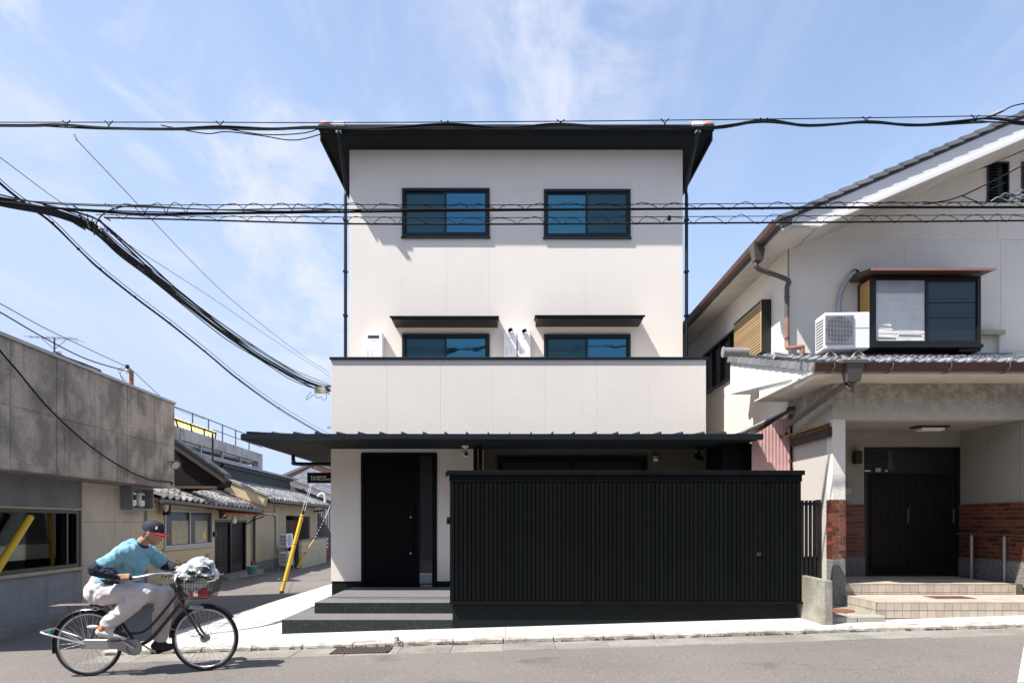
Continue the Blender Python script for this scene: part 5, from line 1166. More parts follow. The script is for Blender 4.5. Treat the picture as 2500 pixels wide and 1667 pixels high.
# dark sliding door, two leaves
m = MB(); dm = (d0 + d1) / 2
for q in ((d0, d0 + .08, dz0, dz1), (d1 - .08, d1, dz0, dz1), (dm - .05, dm + .05, dz0, dz1), (d0, d1, dz1 - .08, dz1 + .003)): BW.box(m, *q, -.14, -.02)
dfr_ = m.build('door_frame', M_['bronze'], bh_)
for a, b, o in ((d0 + .08, dm - .05, -.10), (dm + .05, d1 - .08, -.12)):
    m = MB(); BW.box(m, a, b, dz0, dz1 - .08, o - .02, o); lf = m.build('sliding_door', M_['wood_d'], dfr_)
    for k in range(12):
        y = a + .1 + k * (b - a - .2) / 11
        m = MB(); BW.box(m, y - .02, y + .02, dz0 + .4, dz1 - .25, o + .001, o + .014); m.build('door_slat', M_['bronze'], lf)
m = MB(); BW.box(m, d0 - .3, d1 + .3, GBb, G(-9.5, 22) + .12, .0, .55); m.build('door_step', M_['base'], bh_)
# wooden panels in the recess of the second house
for a, b in ((r0, (r0 + r1) / 2 - .03), ((r0 + r1) / 2 + .03, r1)):
    m = MB(); BW.box(m, a, b, zr(-1.0), zr(.10), -.6, -.5); m.build('board_panel', M_['wood_b'], bh_)
# tile roofs: pan tiles in rows
TW, TL = .40, .36
def tile_roof(name, EW, Y0, Y1, zfun, rise, depth, mtile):
    n_up = int(depth / (TL * .93)); ang = math.atan(rise)
    m = MB(); e = Wall(EW)
    m.add([e.p(Y0, zfun(Y0) - .05, .06), e.p(Y1, zfun(Y1) - .05, .06), e.p(Y1, zfun(Y1) - .05 + rise * depth, -depth), e.p(Y0, zfun(Y0) - .05 + rise * depth, -depth),
           e.p(Y0, zfun(Y0) - .16, .03), e.p(Y1, zfun(Y1) - .16, .03), e.p(Y1, zfun(Y1) - .16 + rise * depth, -depth), e.p(Y0, zfun(Y0) - .16 + rise * depth, -depth)],
          [(0, 1, 2, 3), (4, 7, 6, 5), (0, 4, 5, 1), (2, 6, 7, 3), (0, 3, 7, 4), (1, 5, 6, 2)])
    ro = m.build(name, M_['wood_d'], bh_); src = None
    yaw = math.atan2(-.055, 1) * -1
    base = Matrix((tuple(e.U), tuple(-e.N), (0, 0, 1))).transposed().to_4x4()      # local x along the eave, local y up the slope
    eu = (base @ Matrix.Rotation(ang, 4, 'X')).to_euler()
    for j in range(n_up):
        Y = Y0
        while Y < Y1 - .1:
            loc = e.p(Y, zfun(Y) + rise * j * TL * .93 - .03, .10 - j * TL * .93) + Vector((0, 0, random.uniform(-.008, .008)))
            if src is None:
                src = place_src(rooftile(TW, TL), 'roof_tile', mtile, ro, loc, eu)
            else: piece(src, 'roof_tile', ro, loc, eu)
            Y += TW
    return ro
ra = tile_roof('lower_roof', -7.81, 17.0, 25.1, lambda Y: zr(.93 - .0182 * Y), .40, 1.75, M_['tile_old'])
rb = tile_roof('lower_roof', -7.70, 25.75, 36.9, lambda Y: zr(.885), .40, 2.15, M_['tile_old'])
EWa, EWb = Wall(-7.81), Wall(-7.70)
m = MB(); m.tube([EWa.p(17, zr(.52), .12), EWa.p(25.2, zr(.37), .12)], .055, 8); m.build('gutter', M_['pipe_d'], bh_)
m = MB(); m.tube([EWb.p(25.8, zr(.80), .12), EWb.p(37.0, zr(.79), .12)], .05, 8); m.build('gutter', M_['pipe_d'], bh_)
m = MB(); BW.box(m, 15.5, 25.2, zr(.50), zr(.56), .0, .5); m.build('eave_board', M_['cream'], bh_)
# firewall between the two roofs with copper flashing
A = [P(546, 1196, 25.3), P(640, 1236, 25.3), P(648, 1212, 25.3), P(566, 1175, 25.3)]
MB().prism(A, (0, .35, 0)).build('fire_wall', M_['beige'], bh_)
MB().prism([A[3] + Vector((-.1, -.05, 0)), A[2] + Vector((.1, -.05, 0)), A[2] + Vector((.1, -.05, .09)), A[3] + Vector((-.1, -.05, .09))], (0, .45, 0)).build('wall_coping', M_['tile_old'], bh_)
MB().prism([A[0] + Vector((-.1, -.06, -.10)), A[1] + Vector((.15, -.06, -.10)), A[1] + Vector((.15, -.06, .0)), A[0] + Vector((-.1, -.06, .0))], (0, .06, 0)).build('copper_flashing', M_['pipe_b'], bh_)
# upper storeys: dark gable with its verge, slate blue wall with pale roof edge
gy_ = 20.0
Gp = [P(400, 1200, gy_), P(536, 1186, gy_), P(540, 1172, gy_), P(400, 1076, gy_)]
MB().prism(Gp, (0, .8, 0)).build('gable_wall', M_['wood_k'], bh_)
va, vb = P(396, 1062, gy_ - .3), P(548, 1166, gy_ - .3)
MB().prism([va, vb, vb + Vector((0, 0, .10)), va + Vector((0, 0, .10))], (0, .5, 0)).build('upper_roof', M_['tile_k'], bh_)
MB().prism([va + Vector((0, .02, -.16)), vb + Vector((0, .02, -.16)), vb + Vector((0, .02, -.003)), va + Vector((0, .02, -.003))], (0, .05, 0)).build('bargeboard', M_['wood_d'], bh_)
vs_ = (vb - va); vsl = None
for k in range(9):
    q = va + vs_ * (k / 9) + Vector((0, -.05, .10)); e_ = Vector((vs_.x / 9 * 1.06, 0, vs_.z / 9 * 1.06))
    MB().prism([q, q + e_, q + e_ + Vector((0, 0, .04)), q + Vector((0, 0, .07))], (0, .4, 0)).build('verge_tile', M_['tile_k'], bh_)
MB().box(P(424, 1172, gy_ - .05).x, P(530, 1190, gy_ - .05).x, gy_ - .12, gy_ - .02, zr(.98), zr(1.05)).build('eave_beam', M_['wood_b'], bh_)
UWb = Wall(-9.85)
m = MB(); UWb.box(m, 24.6, 37.3, zr(1.55), zr(2.30), -5, 0); m.build('upper_wall', M_['corr_d'], bh_)
m = MB(); UWb.box(m, 23.5, 37.6, zr(2.30), zr(2.38), -5, .35); m.build('upper_roof', M_['roof_l'], bh_)
m = MB(); UWb.box(m, 23.6, 37.4, zr(2.2), zr(2.298), -.1, .12); m.build('upper_soffit', M_['bronze'], bh_)
m = MB(); m.tube([UWb.p(26.5, zr(2.25), .25), UWb.p(26.6, zr(2.05), .06), UWb.p(26.6, zr(1.6), .06)], .05, 8); m.build('downpipe', M_['corr_d'], bh_)
# red awning, door lamp, plaque, pipes
raw = thing('red_awning', 'faded red corrugated awning over the dark sliding door in the lane', 'awning', BW.p(24.5, .9, .5))
m = MB(); n = 28; y0, y1 = 21.6, 25.4
za0, za1 = zr(.47), zr(.25)
m.add([BW.p(y0 + (y1 - y0) * i / n, (za0 if o < .3 else za1) + .022 * math.sin(i * 1.6), o) for o in (.05, .75) for i in range(n + 1)], [(i, i + 1, n + 2 + i, n + 1 + i) for i in range(n)])
m.build('awning_sheet', M_['red_r'], raw)
m = MB(); m.tube([BW.p(y1 - .1, zr(-.1), .02), BW.p(y1 - .1, zr(.1), .35), BW.p(y1 - .1, zr(.21), .70)], .02, 6); m.build('strut', M_['cable'], raw)
m = MB(); BW.box(m, y0, y1, za0 - .06, za0 - .03, .02, .08); m.build('awning_rail', M_['wood_d'], raw)
pl = thing('door_plaque', 'small dark square plaque with a white figure above the sliding door', 'plaque', BW.p(22.6, 1.6))
y0, y1 = BW.Y(535) , BW.Y(551); z0, z1 = BW.z(543, 1265), BW.z(543, 1245)
m = MB(); BW.box(m, y0, y1, z0, z1, .003, .04); m.build('board', M_['wood_d'], pl)
m = MB()
for (u, v, w_, h_) in ((.42, .2, .3, .12), (.55, .3, .25, .2), (.7, .48, .2, .12), (.35, .12, .12, .1)): BW.box(m, y0 + (y1 - y0) * u, y0 + (y1 - y0) * (u + w_), z0 + (z1 - z0) * v, z0 + (z1 - z0) * (v + h_), .041, .046)
m.build('white_figure', M_['white'], pl)
dl = thing('door_lamp', 'small white glass lamp hanging in front of the sliding door', 'lamp', BW.p(24, 1.4, .3))
c = P(571, 1270, 22.9); MB().lathe([(.03, .16), (.045, .12), (.09, -.02), (.075, -.10), (1e-4, -.11)], Matrix.Translation(c), 12).build('lamp_shade', M_['white'], dl); MB().tube([c + Vector((0, 0, .14)), c + Vector((0, 0, .42))], .018, 6).build('stem', M_['cable'], dl)
em = thing('electric_meter', 'round electric meter with cable left of the beige house window', 'meter', BW.p(18, 1.8))
c = P(402, 1237, BW.Y(402) - .3); MB().box(c.x - .05, c.x + .12, c.y - .02, c.y + .1, c.z - .22, c.z + .20).build('backboard', M_['wood_d'], em)
MB().ball(c + Vector((.07, -.08, .02)), .075, .07, .16, 12, 8).build('cover', M_['white'], em)
MB().tube(spline([c + Vector((.1, 0, .15)), c + Vector((.28, 0, .20)), c + Vector((.36, .1, .38)), c + Vector((.37, .2, .62))], 6), .014, 6).build('cable', M_['cable'], em)
db = thing('door_bell_box', 'small dark box on the beige wall between window and sliding door', 'box', BW.p(21, .9))
m = MB(); BW.box(m, BW.Y(518.5), BW.Y(524) - .03, BW.z(521, 1309), BW.z(521, 1298), .003, .09); m.build('box', M_['bronze'], db)
tp = thing('water_tap', 'standpipe tap against the beige wall beside the sliding door', 'tap', BW.p(20.5, -.4, .2))
c0 = P(503, 1372, 20.2); c1 = P(504, 1353, 20.2)
MB().tube([c0 - Vector((0, 0, .35)), c1], .025, 8).build('pipe', M_['pipe_b'], tp); MB().tube(spline([c1, c1 + Vector((.07, -.02, .0)), c1 + Vector((.1, -.03, -.04)), c1 + Vector((.1, -.03, -.1))], 5), .016, 8).tube([c1 + Vector((.09, -.03, .0)), c1 + Vector((.11, -.03, .06))], .01, 5).build('spout', M_['galv'], tp)
dpn = thing('drain_pipes', 'dark and grey drainpipes on the beige wall right of the sliding door', 'pipes', BW.p(26, -.4))
m = MB(); yy = BW.Y(614); m.tube([BW.p(yy, GBb + .2, .1), BW.p(yy, zr(.2), .1), BW.p(yy - .2, zr(.42), .5)], .055, 10); m.build('pipe', M_['pipe_d'], dpn)
yy = BW.Y(671); m = MB(); m.tube(spline([BW.p(yy - 1.8, zr(.35), .06), BW.p(yy - .4, zr(.35), .06), BW.p(yy, zr(.22), .06)], 6) + [BW.p(yy, zr(-1.0), .06), BW.p(yy + .3, zr(-1.3), .1)], .05, 10); m.build('pipe', M_['pvc'], dpn)
m = MB(); m.tube(spline([BW.p(yy - .2, zr(.2), .05), BW.p(yy - .2, zr(.75), .05), BW.p(yy - 1.0, zr(.82), .05), BW.p(yy - 2.6, zr(.80), .05)], 6), .03, 8); m.build('pipe', M_['beige'], dpn)
# two stacked air conditioners
def ac_small(x0, y0, z0, label):
    t = thing('air_conditioner', label, 'air conditioner', (x0, y0, z0), 'stacked air conditioners in the lane')
    MB().box(x0, x0 + .30, y0, y0 + .80, z0, z0 + .55).build('case', M_['white'], t, bev=.015)
    Mx = Matrix.Translation((x0 + .302, y0 + .33, z0 + .28)) @ Matrix.Rotation(R(90), 4, 'Y')
    MB().lathe([(1e-4, .004), (.05, .004), (.055, .002), (.2, .002), (.21, .012), (.235, .012), (.235, 0)], Mx, 20, False).build('fan_grille', M_['galv'], t)
    for k in range(8): MB().box(x0 + .03, x0 + .27, y0 - .006, y0 - .001, z0 + .06 + k * .056, z0 + .085 + k * .056).build('side_vent', M_['rubber'], t)
    for dy in (.08, .66): MB().box(x0 - .01, x0 + .31, y0 + dy, y0 + dy + .05, z0 - .05, z0 - .002).build('foot_rail', M_['alu'], t)
    return t
ax_ = SX(682, 27.3)
zA = SZ(1380, 27.3); zB = SZ(1336, 27.3)
ac_small(ax_, 27.3, zA, 'lower of two stacked white air conditioners on the beige wall')
ac_small(ax_, 27.3, zB, 'upper of two stacked white air conditioners on the beige wall')
rk = thing('unit_rack', 'pale metal rack carrying the stacked air conditioners in the lane', 'rack', (ax_, 27.3, zA))
for dx, dy in ((-.03, .0), (.31, .0), (-.03, .78), (.31, .78)): MB().box(ax_ + dx, ax_ + dx + .025, 27.28 + dy, 27.305 + dy, zA - .25, zB + .02).build('post', M_['alu'], rk)
# bucket, plants, crate
bk = thing('bucket', 'mint green plastic bucket on the doorstep beside the dark drainpipe', 'bucket', P(614, 1401, 22.6))
cB = P(614, 1402, 22.6); MB().lathe([(1e-4, .005), (.125, .005), (.165, .27), (.175, .27), (.175, .29), (.158, .29), (.12, .02), (1e-4, .02)], Matrix.Translation(cB), 18).build('pail', M_['mint'], bk)
MB().tube([cB + Vector((.165 * math.cos(a), .03, .28 - .10 * math.sin(a))) for a in [math.pi * k / 10 for k in range(11)]], .006, 5).build('handle', M_['alu'], bk)
fe_ = thing('fire_extinguisher', 'small dark red bottle standing behind the mint bucket', 'bottle', cB + Vector((-.07, .3, 0)))
MB().lathe([(1e-4, 0), (.055, 0), (.055, .40), (.02, .46), (.018, .52), (1e-4, .52)], Matrix.Translation(cB + Vector((-.07, .28, 0))), 12).build('bottle', M_['rust'], fe_)
def leafclump(name, label, c, rx, ry, rz, n, sz, potr=.16, seed=1):
    t = thing(name, label, 'plant', c); rr = random.Random(seed)
    MB().lathe([(1e-4, 0), (potr * .75, 0), (potr, .2), (potr * .9, .2), (1e-4, .18)], Matrix.Translation(c), 14).build('plant_pot', M_['pot'], t)
    m = MB()
    for k in range(7):
        a = rr.random() * 6.28; m.tube(spline([c + Vector((0, 0, .18)), c + Vector((rx * .4 * math.cos(a), ry * .4 * math.sin(a), .2 + rz * .6)), c + Vector((rx * .8 * math.cos(a), ry * .8 * math.sin(a), .2 + rz * (.9 + .4 * rr.random())))], 4), .007, 4)
    m.build('stem', M_['wood_b'], t)
    m = MB()
    for k in range(n):
        p = c + Vector((rr.gauss(0, rx * .5), rr.gauss(0, ry * .5), .2 + rz * (.25 + .75 * abs(rr.gauss(.5, .35)))))
        q = Matrix.Translation(p) @ Matrix.Rotation(rr.random() * 6.28, 4, 'Z') @ Matrix.Rotation(rr.uniform(-1, .5), 4, 'X')
        s = sz * rr.uniform(.6, 1.3)
        m.add([q @ Vector(v) for v in ((0, 0, 0), (s * .3, s * .5, .01), (0, s, -.02), (-s * .3, s * .5, .01))], [(0, 1, 2, 3)])
    kind(m.build('foliage', M_['leaf'], t), 'stuff')
    return t
cp = P(436, 1404, 17.9); cp.z = G(cp.x, cp.y) + .02
leafclump('potted_plant', 'leafy potted plant under the beige house window', cp, .42, .25, .5, 320, .085, .2, 4)
cp = P(523, 1404, 20.6); cp.z = G(cp.x, cp.y) + .1
leafclump('potted_plant', 'small potted plant against the left jamb of the dark sliding door', cp, .2, .16, .42, 130, .08, .14, 8)
cr = thing('plastic_crate', 'dark blue plastic crate beside the concrete building behind the bicycle', 'crate', P(398, 1455, 14.2))
c = P(398, 1445, 14.2); c.z = G(c.x, c.y) + .3
MB().box(c.x - .18, c.x + .18, c.y - .13, c.y + .13, c.z - .12, c.z + .10).build('box', M_['navyp'], cr, bev=.012); MB().box(c.x - .20, c.x + .20, c.y - .15, c.y + .15, c.z + .101, c.z + .13).build('rim', M_['navyp'], cr); MB().box(c.x - .15, c.x + .15, c.y - .1, c.y + .1, G(c.x, c.y), c.z - .121).build('stand', M_['base'], cr)

# ------------------------------------------------------------------ farther houses
bwl = thing('garden_wall', 'low cream block wall at the far end of the lane', 'wall', P(766, 1365, 32))
a, b = P(736, 1382, 29), P(797, 1366, 35); h = 1.12
dv = (b - a); dv.z = 0; nrm = Vector((dv.y, -dv.x, 0)).normalized()
for r in range(5):
    nb_ = 6
    for k in range(nb_):
        o_ = .5 / nb_ if r % 2 else 0
        u0, u1 = max(0, k / nb_ - o_), min(1, (k + 1) / nb_ - o_)
        if k == nb_ - 1: u1 = 1
        z0 = min(a.z, b.z) - .15 + r * (h + .15) / 5
        A_, B_ = a + dv * (u0 + .002), a + dv * (u1 - .002); 
        MB().hexa([Vector((A_.x, A_.y, z0)), Vector((B_.x, B_.y, z0)), Vector((B_.x, B_.y, z0)) - nrm * .12, Vector((A_.x, A_.y, z0)) - nrm * .12], [Vector((A_.x, A_.y, z0 + (h + .15) / 5 - .008)), Vector((B_.x, B_.y, z0 + (h + .15) / 5 - .008)), Vector((B_.x, B_.y, z0 + (h + .15) / 5 - .008)) - nrm * .12, Vector((A_.x, A_.y, z0 + (h + .15) / 5 - .008)) - nrm * .12]).build('block', M_['beige'], bwl)
zt_ = min(a.z, b.z) + h
MB().hexa([Vector((a.x, a.y, zt_)) + nrm * .03, Vector((b.x, b.y, zt_)) + nrm * .03, Vector((b.x, b.y, zt_)) - nrm * .15, Vector((a.x, a.y, zt_)) - nrm * .15], [Vector((a.x, a.y, zt_ + .06)) + nrm * .03, Vector((b.x, b.y, zt_ + .06)) + nrm * .03, Vector((b.x, b.y, zt_ + .06)) - nrm * .15, Vector((a.x, a.y, zt_ + .06)) - nrm * .15]).build('coping', M_['base'], bwl)
bo = thing('bollard', 'red and white striped bollard at the end of the cream wall', 'bollard', P(797, 1362, 35.2))
c = P(797.5, 1363, 35.2); MB().tube([c - Vector((0, 0, .1)), c + Vector((0, 0, 1.1))], .07, 12).build('post', M_['redp'], bo)
for k in range(3): MB().tube([c + Vector((0, 0, .55 + k * .2)), c + Vector((0, 0, .65 + k * .2))], .076, 12).build('stripe', M_['white'], bo)
gh = thing('grey_house', 'lilac grey corrugated house with tiled roof at the far end of the lane', 'house', P(760, 1360, 38))
yg = 38.0; wl = [P(705, 1372, yg), P(850, 1362, yg), P(850, 1232, yg), P(705, 1176, yg)]
MB().prism(wl, (0, 6, 0)).build('wall', M_['corr_g'], gh)
for k in range(26):
    u = (k + .5) / 26; x = wl[0].x + (wl[1].x - wl[0].x) * u; zt_ = wl[3].z + (wl[2].z - wl[3].z) * u
    MB().box(x - .022, x + .022, yg - .03, yg - .001, wl[0].z, zt_ - .1).build('sheet_rib', M_['corr_g'], gh)
ra_, rb_ = P(709, 1175, yg - .2), P(850, 1229, yg - .2); up = Vector((.2, 3.2, .85))
MB().hexa([ra_, rb_, rb_ + up, ra_ + up], [ra_ + Vector((0, 0, .1)), rb_ + Vector((0, 0, .1)), rb_ + up + Vector((0, 0, .1)), ra_ + up + Vector((0, 0, .1))]).build('roof', M_['tile_g'], gh)
for j in range(7):
    for k in range(16):
        q = ra_ + (rb_ - ra_) * (k / 16) + up * (j / 7) + Vector((0, 0, .1)); e1 = (rb_ - ra_) / 16 * .82; e2 = up / 7 * 1.05
        MB().hexa([q, q + e1, q + e1 + e2, q + e2], [q + Vector((0, 0, .08)), q + e1 + Vector((0, 0, .05)), q + e1 + e2 + Vector((0, 0, .02)), q + e2 + Vector((0, 0, .05))]).build('roof_tile', M_['tile_g'], gh)
MB().prism([ra_ + Vector((0, -.02, -.22)), rb_ + Vector((0, -.02, -.22)), rb_ + Vector((0, -.02, -.003)), ra_ + Vector((0, -.02, -.003))], (0, .06, 0)).build('bargeboard', M_['corr_g'], gh)
oh = thing('salmon_house', 'salmon walled house with low gable roof behind the hanging sign', 'house', P(760, 1300, 48))
yo_ = 48.0; gw = [P(688, 1330, yo_), P(850, 1330, yo_), P(850, 1158, yo_), P(772, 1132, yo_), P(688, 1168, yo_)]
MB().prism(gw, (0, 8, 0)).build('wall', M_['orange_w'], oh)
for A_, B_ in ((gw[4], gw[3]), (gw[3], gw[2])):
    e_ = (B_ - A_) * .06
    MB().prism([A_ - e_ + Vector((0, -.5, .0)), B_ + Vector((0, -.5, 0)), B_ + Vector((0, -.5, .18)), A_ - e_ + Vector((0, -.5, .18))], (0, 9, 0)).build('roof', M_['tile_g'], oh)
MB().box(P(771, 1100, yo_).x - .03, P(771, 1100, yo_).x + .03, yo_ - .06, yo_ - .002, gw[0].z, gw[3].z - .3).build('joint_strip', M_['mortar_d'], oh)
vp = thing('vent_pipe', 'white hooked vent pipe at the end of the second tile roof', 'pipe', P(794, 1256, 36.4))
yv = 36.6; MB().tube([P(793, 1258, yv), P(794, 1215, yv)] + spline([P(793.5, 1212, yv), P(790, 1206, yv), P(784, 1205, yv), P(779, 1208, yv), P(777, 1212, yv)], 5), .075, 10).build('pipe', M_['pvc'], vp)
MB().tube([P(790, 1245, yv), P(760, 1249, yv - .2), P(757, 1262, yv - .2), P(757, 1310, yv - .4)], .05, 8).build('branch', M_['pipe_d'], vp)
# apartment block behind
ap = thing('apartment_block', 'pale concrete apartment block with streaked parapet and open gallery behind the tile roofs', 'building', P(540, 1150, 30))
AW = Wall(-10.33)
Ya = lambda px: AW.Y(px)
y0, y1 = 21.0, Ya(641); zt = zr(3.36); zpb = zt - .42
m = MB(); AW.box(m, y0, y1, zpb, zt, -.25, 0); m.build('parapet', M_['apt_s'], ap)
m = MB(); AW.box(m, y1 - .7, y1, zr(.2), zpb - .003, -.3, 0); AW.box(m, y0, y1, zpb - .1, zpb - .004, -1.6, -.26); m.build('end_pier', M_['apt_s'], ap)
m = MB(); AW.box(m, y0, y1 - .1, zr(.1), zpb - .1, -6, -1.6); m.build('wall', M_['apt'], ap)
m = MB(); AW.box(m, y0, y1, zr(2.0), zr(2.32), -1.6, 0); m.build('floor_slab', M_['apt'], ap)
for px in (438, 494, 546, 590):
    yy = Ya(px); m = MB(); AW.box(m, yy - .05, yy + .05, zr(2.32), zpb - .004, -.12, -.03); m.build('column', M_['alu'], ap)
m = MB()
for z in (zr(2.60), zr(2.44)): AW.box(m, y0, y1 - .72, z, z + .045, -.02, .02)
k = y0
while k < y1 - .8: AW.box(m, k, k + .04, zr(2.3), zr(2.6), -.018, .018); k += 1.1
m.build('gallery_rail', M_['alu'], ap)
TWl = Wall(-10.9)
m = MB(); tp_ = []
rail = [(424, 992), (470, 1009), (509, 1024), (543, 1037), (575, 1050), (608, 1062)]
for px, py in rail:
    y = TWl.Y(px); t_ = TWl.p(y, SZ(py, y)); tp_.append(t_); m.tube([t_, Vector((t_.x, t_.y, zt - .02))], .03, 6)
m.tube(tp_ + [TWl.p(TWl.Y(640), SZ(1074, TWl.Y(640)))], .025, 6)
m.tube([TWl.p(TWl.Y(px), zt + .55) for px in (520, 608, 640)], .02, 6)
m.build('roof_railing', M_['cable_l'], ap)
yc = thing('yellow_canopy', 'pale yellow corrugated canopy on thin posts over the apartment roof edge', 'canopy', P(470, 1040, 22))
ca_, cb_ = P(415, 1016, 19.5), P(527, 1055, 24.0); bk_ = Vector((-.75, 1.7, .0))
cs = MB(); n = 24
cs.add([ca_ + (cb_ - ca_) * (i / n) + bk_ * j + Vector((0, 0, .03 * (i % 2))) for j in (0, 1) for i in range(n + 1)], [(i, i + 1, n + 2 + i, n + 1 + i) for i in range(n)])
cs.build('canopy_sheet', M_['poly_y'], yc)
for u in (.1, .4, .7, 1.0):
    q = ca_ + (cb_ - ca_) * u; MB().tube([q + Vector((0, 0, -.02)), q + bk_ + Vector((0, 0, -.02))], .025, 5).build('canopy_rafter', M_['wood_d'], yc)
MB().tube([ca_ + Vector((0, 0, -.04)), cb_ + Vector((0, 0, -.04))], .03, 5).build('canopy_beam', M_['wood_d'], yc)
q = P(519, 1058, 24.2); MB().tube([q, Vector((q.x, q.y, zr(1.2)))], .035, 6).build('post', M_['wood_d'], yc)

# ------------------------------------------------------------------ guy wires with yellow sleeves
gw1 = thing('guy_wire', 'near steel guy wire in a yellow plastic sleeve beside the pale pavement', 'guy wire', P(686, 1450, 16.4))
a = P(686, 1452, 16.4); b = P(738, 1256, 16.9)
MB().tube([a, b], .046, 12).build('yellow_sleeve', M_['yellow'], gw1)
MB().tube([a - (b - a).normalized() * .02, a + (b - a).normalized() * .10], .050, 12).build('sleeve_foot', M_['rubber'], gw1)
for u in (.16, .62, .97): q = a + (b - a) * u; MB().tube([q, q + (b - a).normalized() * .012], .0475, 12).build('sleeve_band', M_['rubber'], gw1)
MB().tube([b - Vector((0, 0, .05)), b + (b - a).normalized() * .1], .036, 10).build('sleeve_top', M_['rubber'], gw1)
for d_ in (-.035, .035):
    MB().tube([b + Vector((d_, 0, 0)), P(757 + d_ * 60, 1192, 17.2), P(790, 1060, 18.5)], .006, 5).build('wire', M_['galv'], gw1)
gw2 = thing('guy_wire', 'far guy wire with short yellow sleeve and black twist near the cream wall', 'guy wire', P(725, 1387, 27))
a = P(725, 1388, 27.0); b = P(744, 1351, 27.2); c_ = P(767, 1316, 27.5); d_ = P(795, 1262, 28)
MB().tube([a, b], .048, 10).build('yellow_sleeve', M_['yellow'], gw2); MB().tube([b, c_], .022, 8).build('yellow_sleeve', M_['yellow'], gw2)
for k in range(7):
    q = c_ + (d_ - c_) * (k / 7); MB().tube([q, q + (d_ - c_) * .09], .026, 6).build('twist', M_['rubber'], gw2)
MB().tube([c_, d_, P(806, 1235, 28.4)], .015, 5).build('wire', M_['galv'], gw2)
MB().tube([b - Vector((0, 0, .0)), b + (c_ - b) * .06], .053, 8).tube([a, a + (b - a) * .06], .052, 8).build('sleeve_band', M_['rubber'], gw2)
# weed by the drain
wd = thing('weed', 'small green weed growing from the kerb joint by the drain grate', 'weed', P(969, 1571, 8.15))
m = MB(); c = Vector((SX(969, 8.13), 8.13, G(-1.3, 8.13) + .045)); rr = random.Random(5)
for k in range(26):
    q = Matrix.Translation(c + Vector((rr.gauss(0, .02), rr.gauss(0, .012), rr.random() * .06))) @ Matrix.Rotation(rr.random() * 6.28, 4, 'Z') @ Matrix.Rotation(rr.uniform(0, 1), 4, 'X')
    m.add([q @ Vector(v) for v in ((0, 0, 0), (.01, .018, 0), (0, .04, .004), (-.01, .018, 0))], [(0, 1, 2, 3)])
m.build('leaves', M_['leaf'], wd)

# ------------------------------------------------------------------ overhead cables
def cable(name, label, strands, m='cable', group=None, n=8, extra=None):
    t = thing(name, label, 'cable', strands[0][0][0] if not isinstance(strands[0][0], Vector) else strands[0][0], group)
    return t
def run(pts, Y): return [P(p[0], p[1], p[2] if len(p) > 2 else Y) for p in pts]
def bundle(label, items, group=None):
    t = thing('overhead_cable', label, 'cable', items[0][1][0], group)
    for (nm, pts, r, mt, n) in items: MB().tube(spline(pts, n) if n > 1 else pts, r, 6).build(nm, M_[mt], t)
    return t
k = 1.0629
YA1 = 8.5
def px(l, Y, dy=0): return [P(x * k, y * k + dy, Y) for x, y in l]
top_ms = px([(-900, 276), (-120, 281), (380, 281), (760, 282), (1290, 279), (1750, 274), (2060, 270), (2290, 267), (2480, 272), (3300, 270)], YA1)
hang = [(-900, 280), (-120, 288), (70, 289), (150, 287), (250, 291), (390, 297), (505, 290), (620, 297), (735, 292), (860, 297), (1020, 288), (1150, 296), (1288, 283), (1400, 293), (1527, 287), (1640, 294), (1755, 277), (1860, 289), (1990, 278), (2110, 288), (2240, 276), (2290, 275), (2480, 288), (3300, 284)]
rr = random.Random(12)
items = [('messenger_wire', top_ms, .0065, 'cable', 6)]
for j in range(4):
    pts = px([(x + rr.uniform(-12, 12), y + (0 if i in (1, 2, 5, 7, 9, 11, 13, 15, 17, 19) else rr.uniform(-2.5, 5.5)) + j * 1.1 - 1.5) for i, (x, y) in enumerate(hang)], YA1 + rr.uniform(-.02, .02))
    items.append(('cable_strand', pts, .0135 if j < 2 else .009, 'cable', 6))
items.append(('cable_strand', px([(500, 292), (600, 309), (690, 307), (735, 296)], YA1), .007, 'cable', 8))
items.append(('cable_strand', px([(370, 288), (470, 307), (520, 303), (600, 312), (680, 322), (765, 300)], YA1 + .03), .007, 'cable', 8))
items.append(('drop_wire', px([(2236, 277), (2275, 268), (2300, 258), (2330, 243), (2400, 230)], YA1), .008, 'cable', 8))
tA = bundle('upper bundle of black telephone cables sagging between clips across the street', items)
for x, y0_, y1_ in ((152, 280, 292), (250, 281, 295), (505, 281, 296), (1021, 280, 291), (1288, 278, 286), (1527, 276, 290), (1755, 274, 282), (1990, 271, 282), (2240, 267, 280)):
    for dx in (-9, 9): MB().tube(px([(x + dx, y0_ - 3), (x, (y0_ + y1_) / 2), (x + dx * .3, y1_)], YA1 - .01), .007, 5).build('hanger_clip', M_['cable'], tA)
for (x0, y0_, x1, y1_) in ((170, 309, 176, 322), (2275, 266, 2302, 254)): MB().tube(px([(x0, y0_), (x1, y1_)], YA1), .014, 6).build('clamp', M_['galv'], tA)
def helix(x0, x1, ytop, ybot, Y, per, r, seed=0):
    rr = random.Random(seed); pts = []; x = x0
    while x < x1:
        p_ = per * rr.uniform(.6, 1.45); amp = rr.uniform(.25, 1.1); lean = rr.uniform(.05, .22)
        for q in range(12):
            u = q / 12; ph = u * 2 * math.pi; xx = x + p_ * u
            top, bot = ytop(xx), ybot(xx); c_, h_ = (top + bot) / 2, (bot - top) / 2
            v = -math.cos(ph + math.pi)
            q_ = P((xx + p_ * lean * math.sin(ph)) * k, (c_ - (h_ + (2.5 if v < 0 else 4 * amp)) * v * (1 if v < 0 else amp ** .3)) * k, Y); q_.y += .02 * math.sin(ph); pts.append(q_)
        x += p_
    return pts
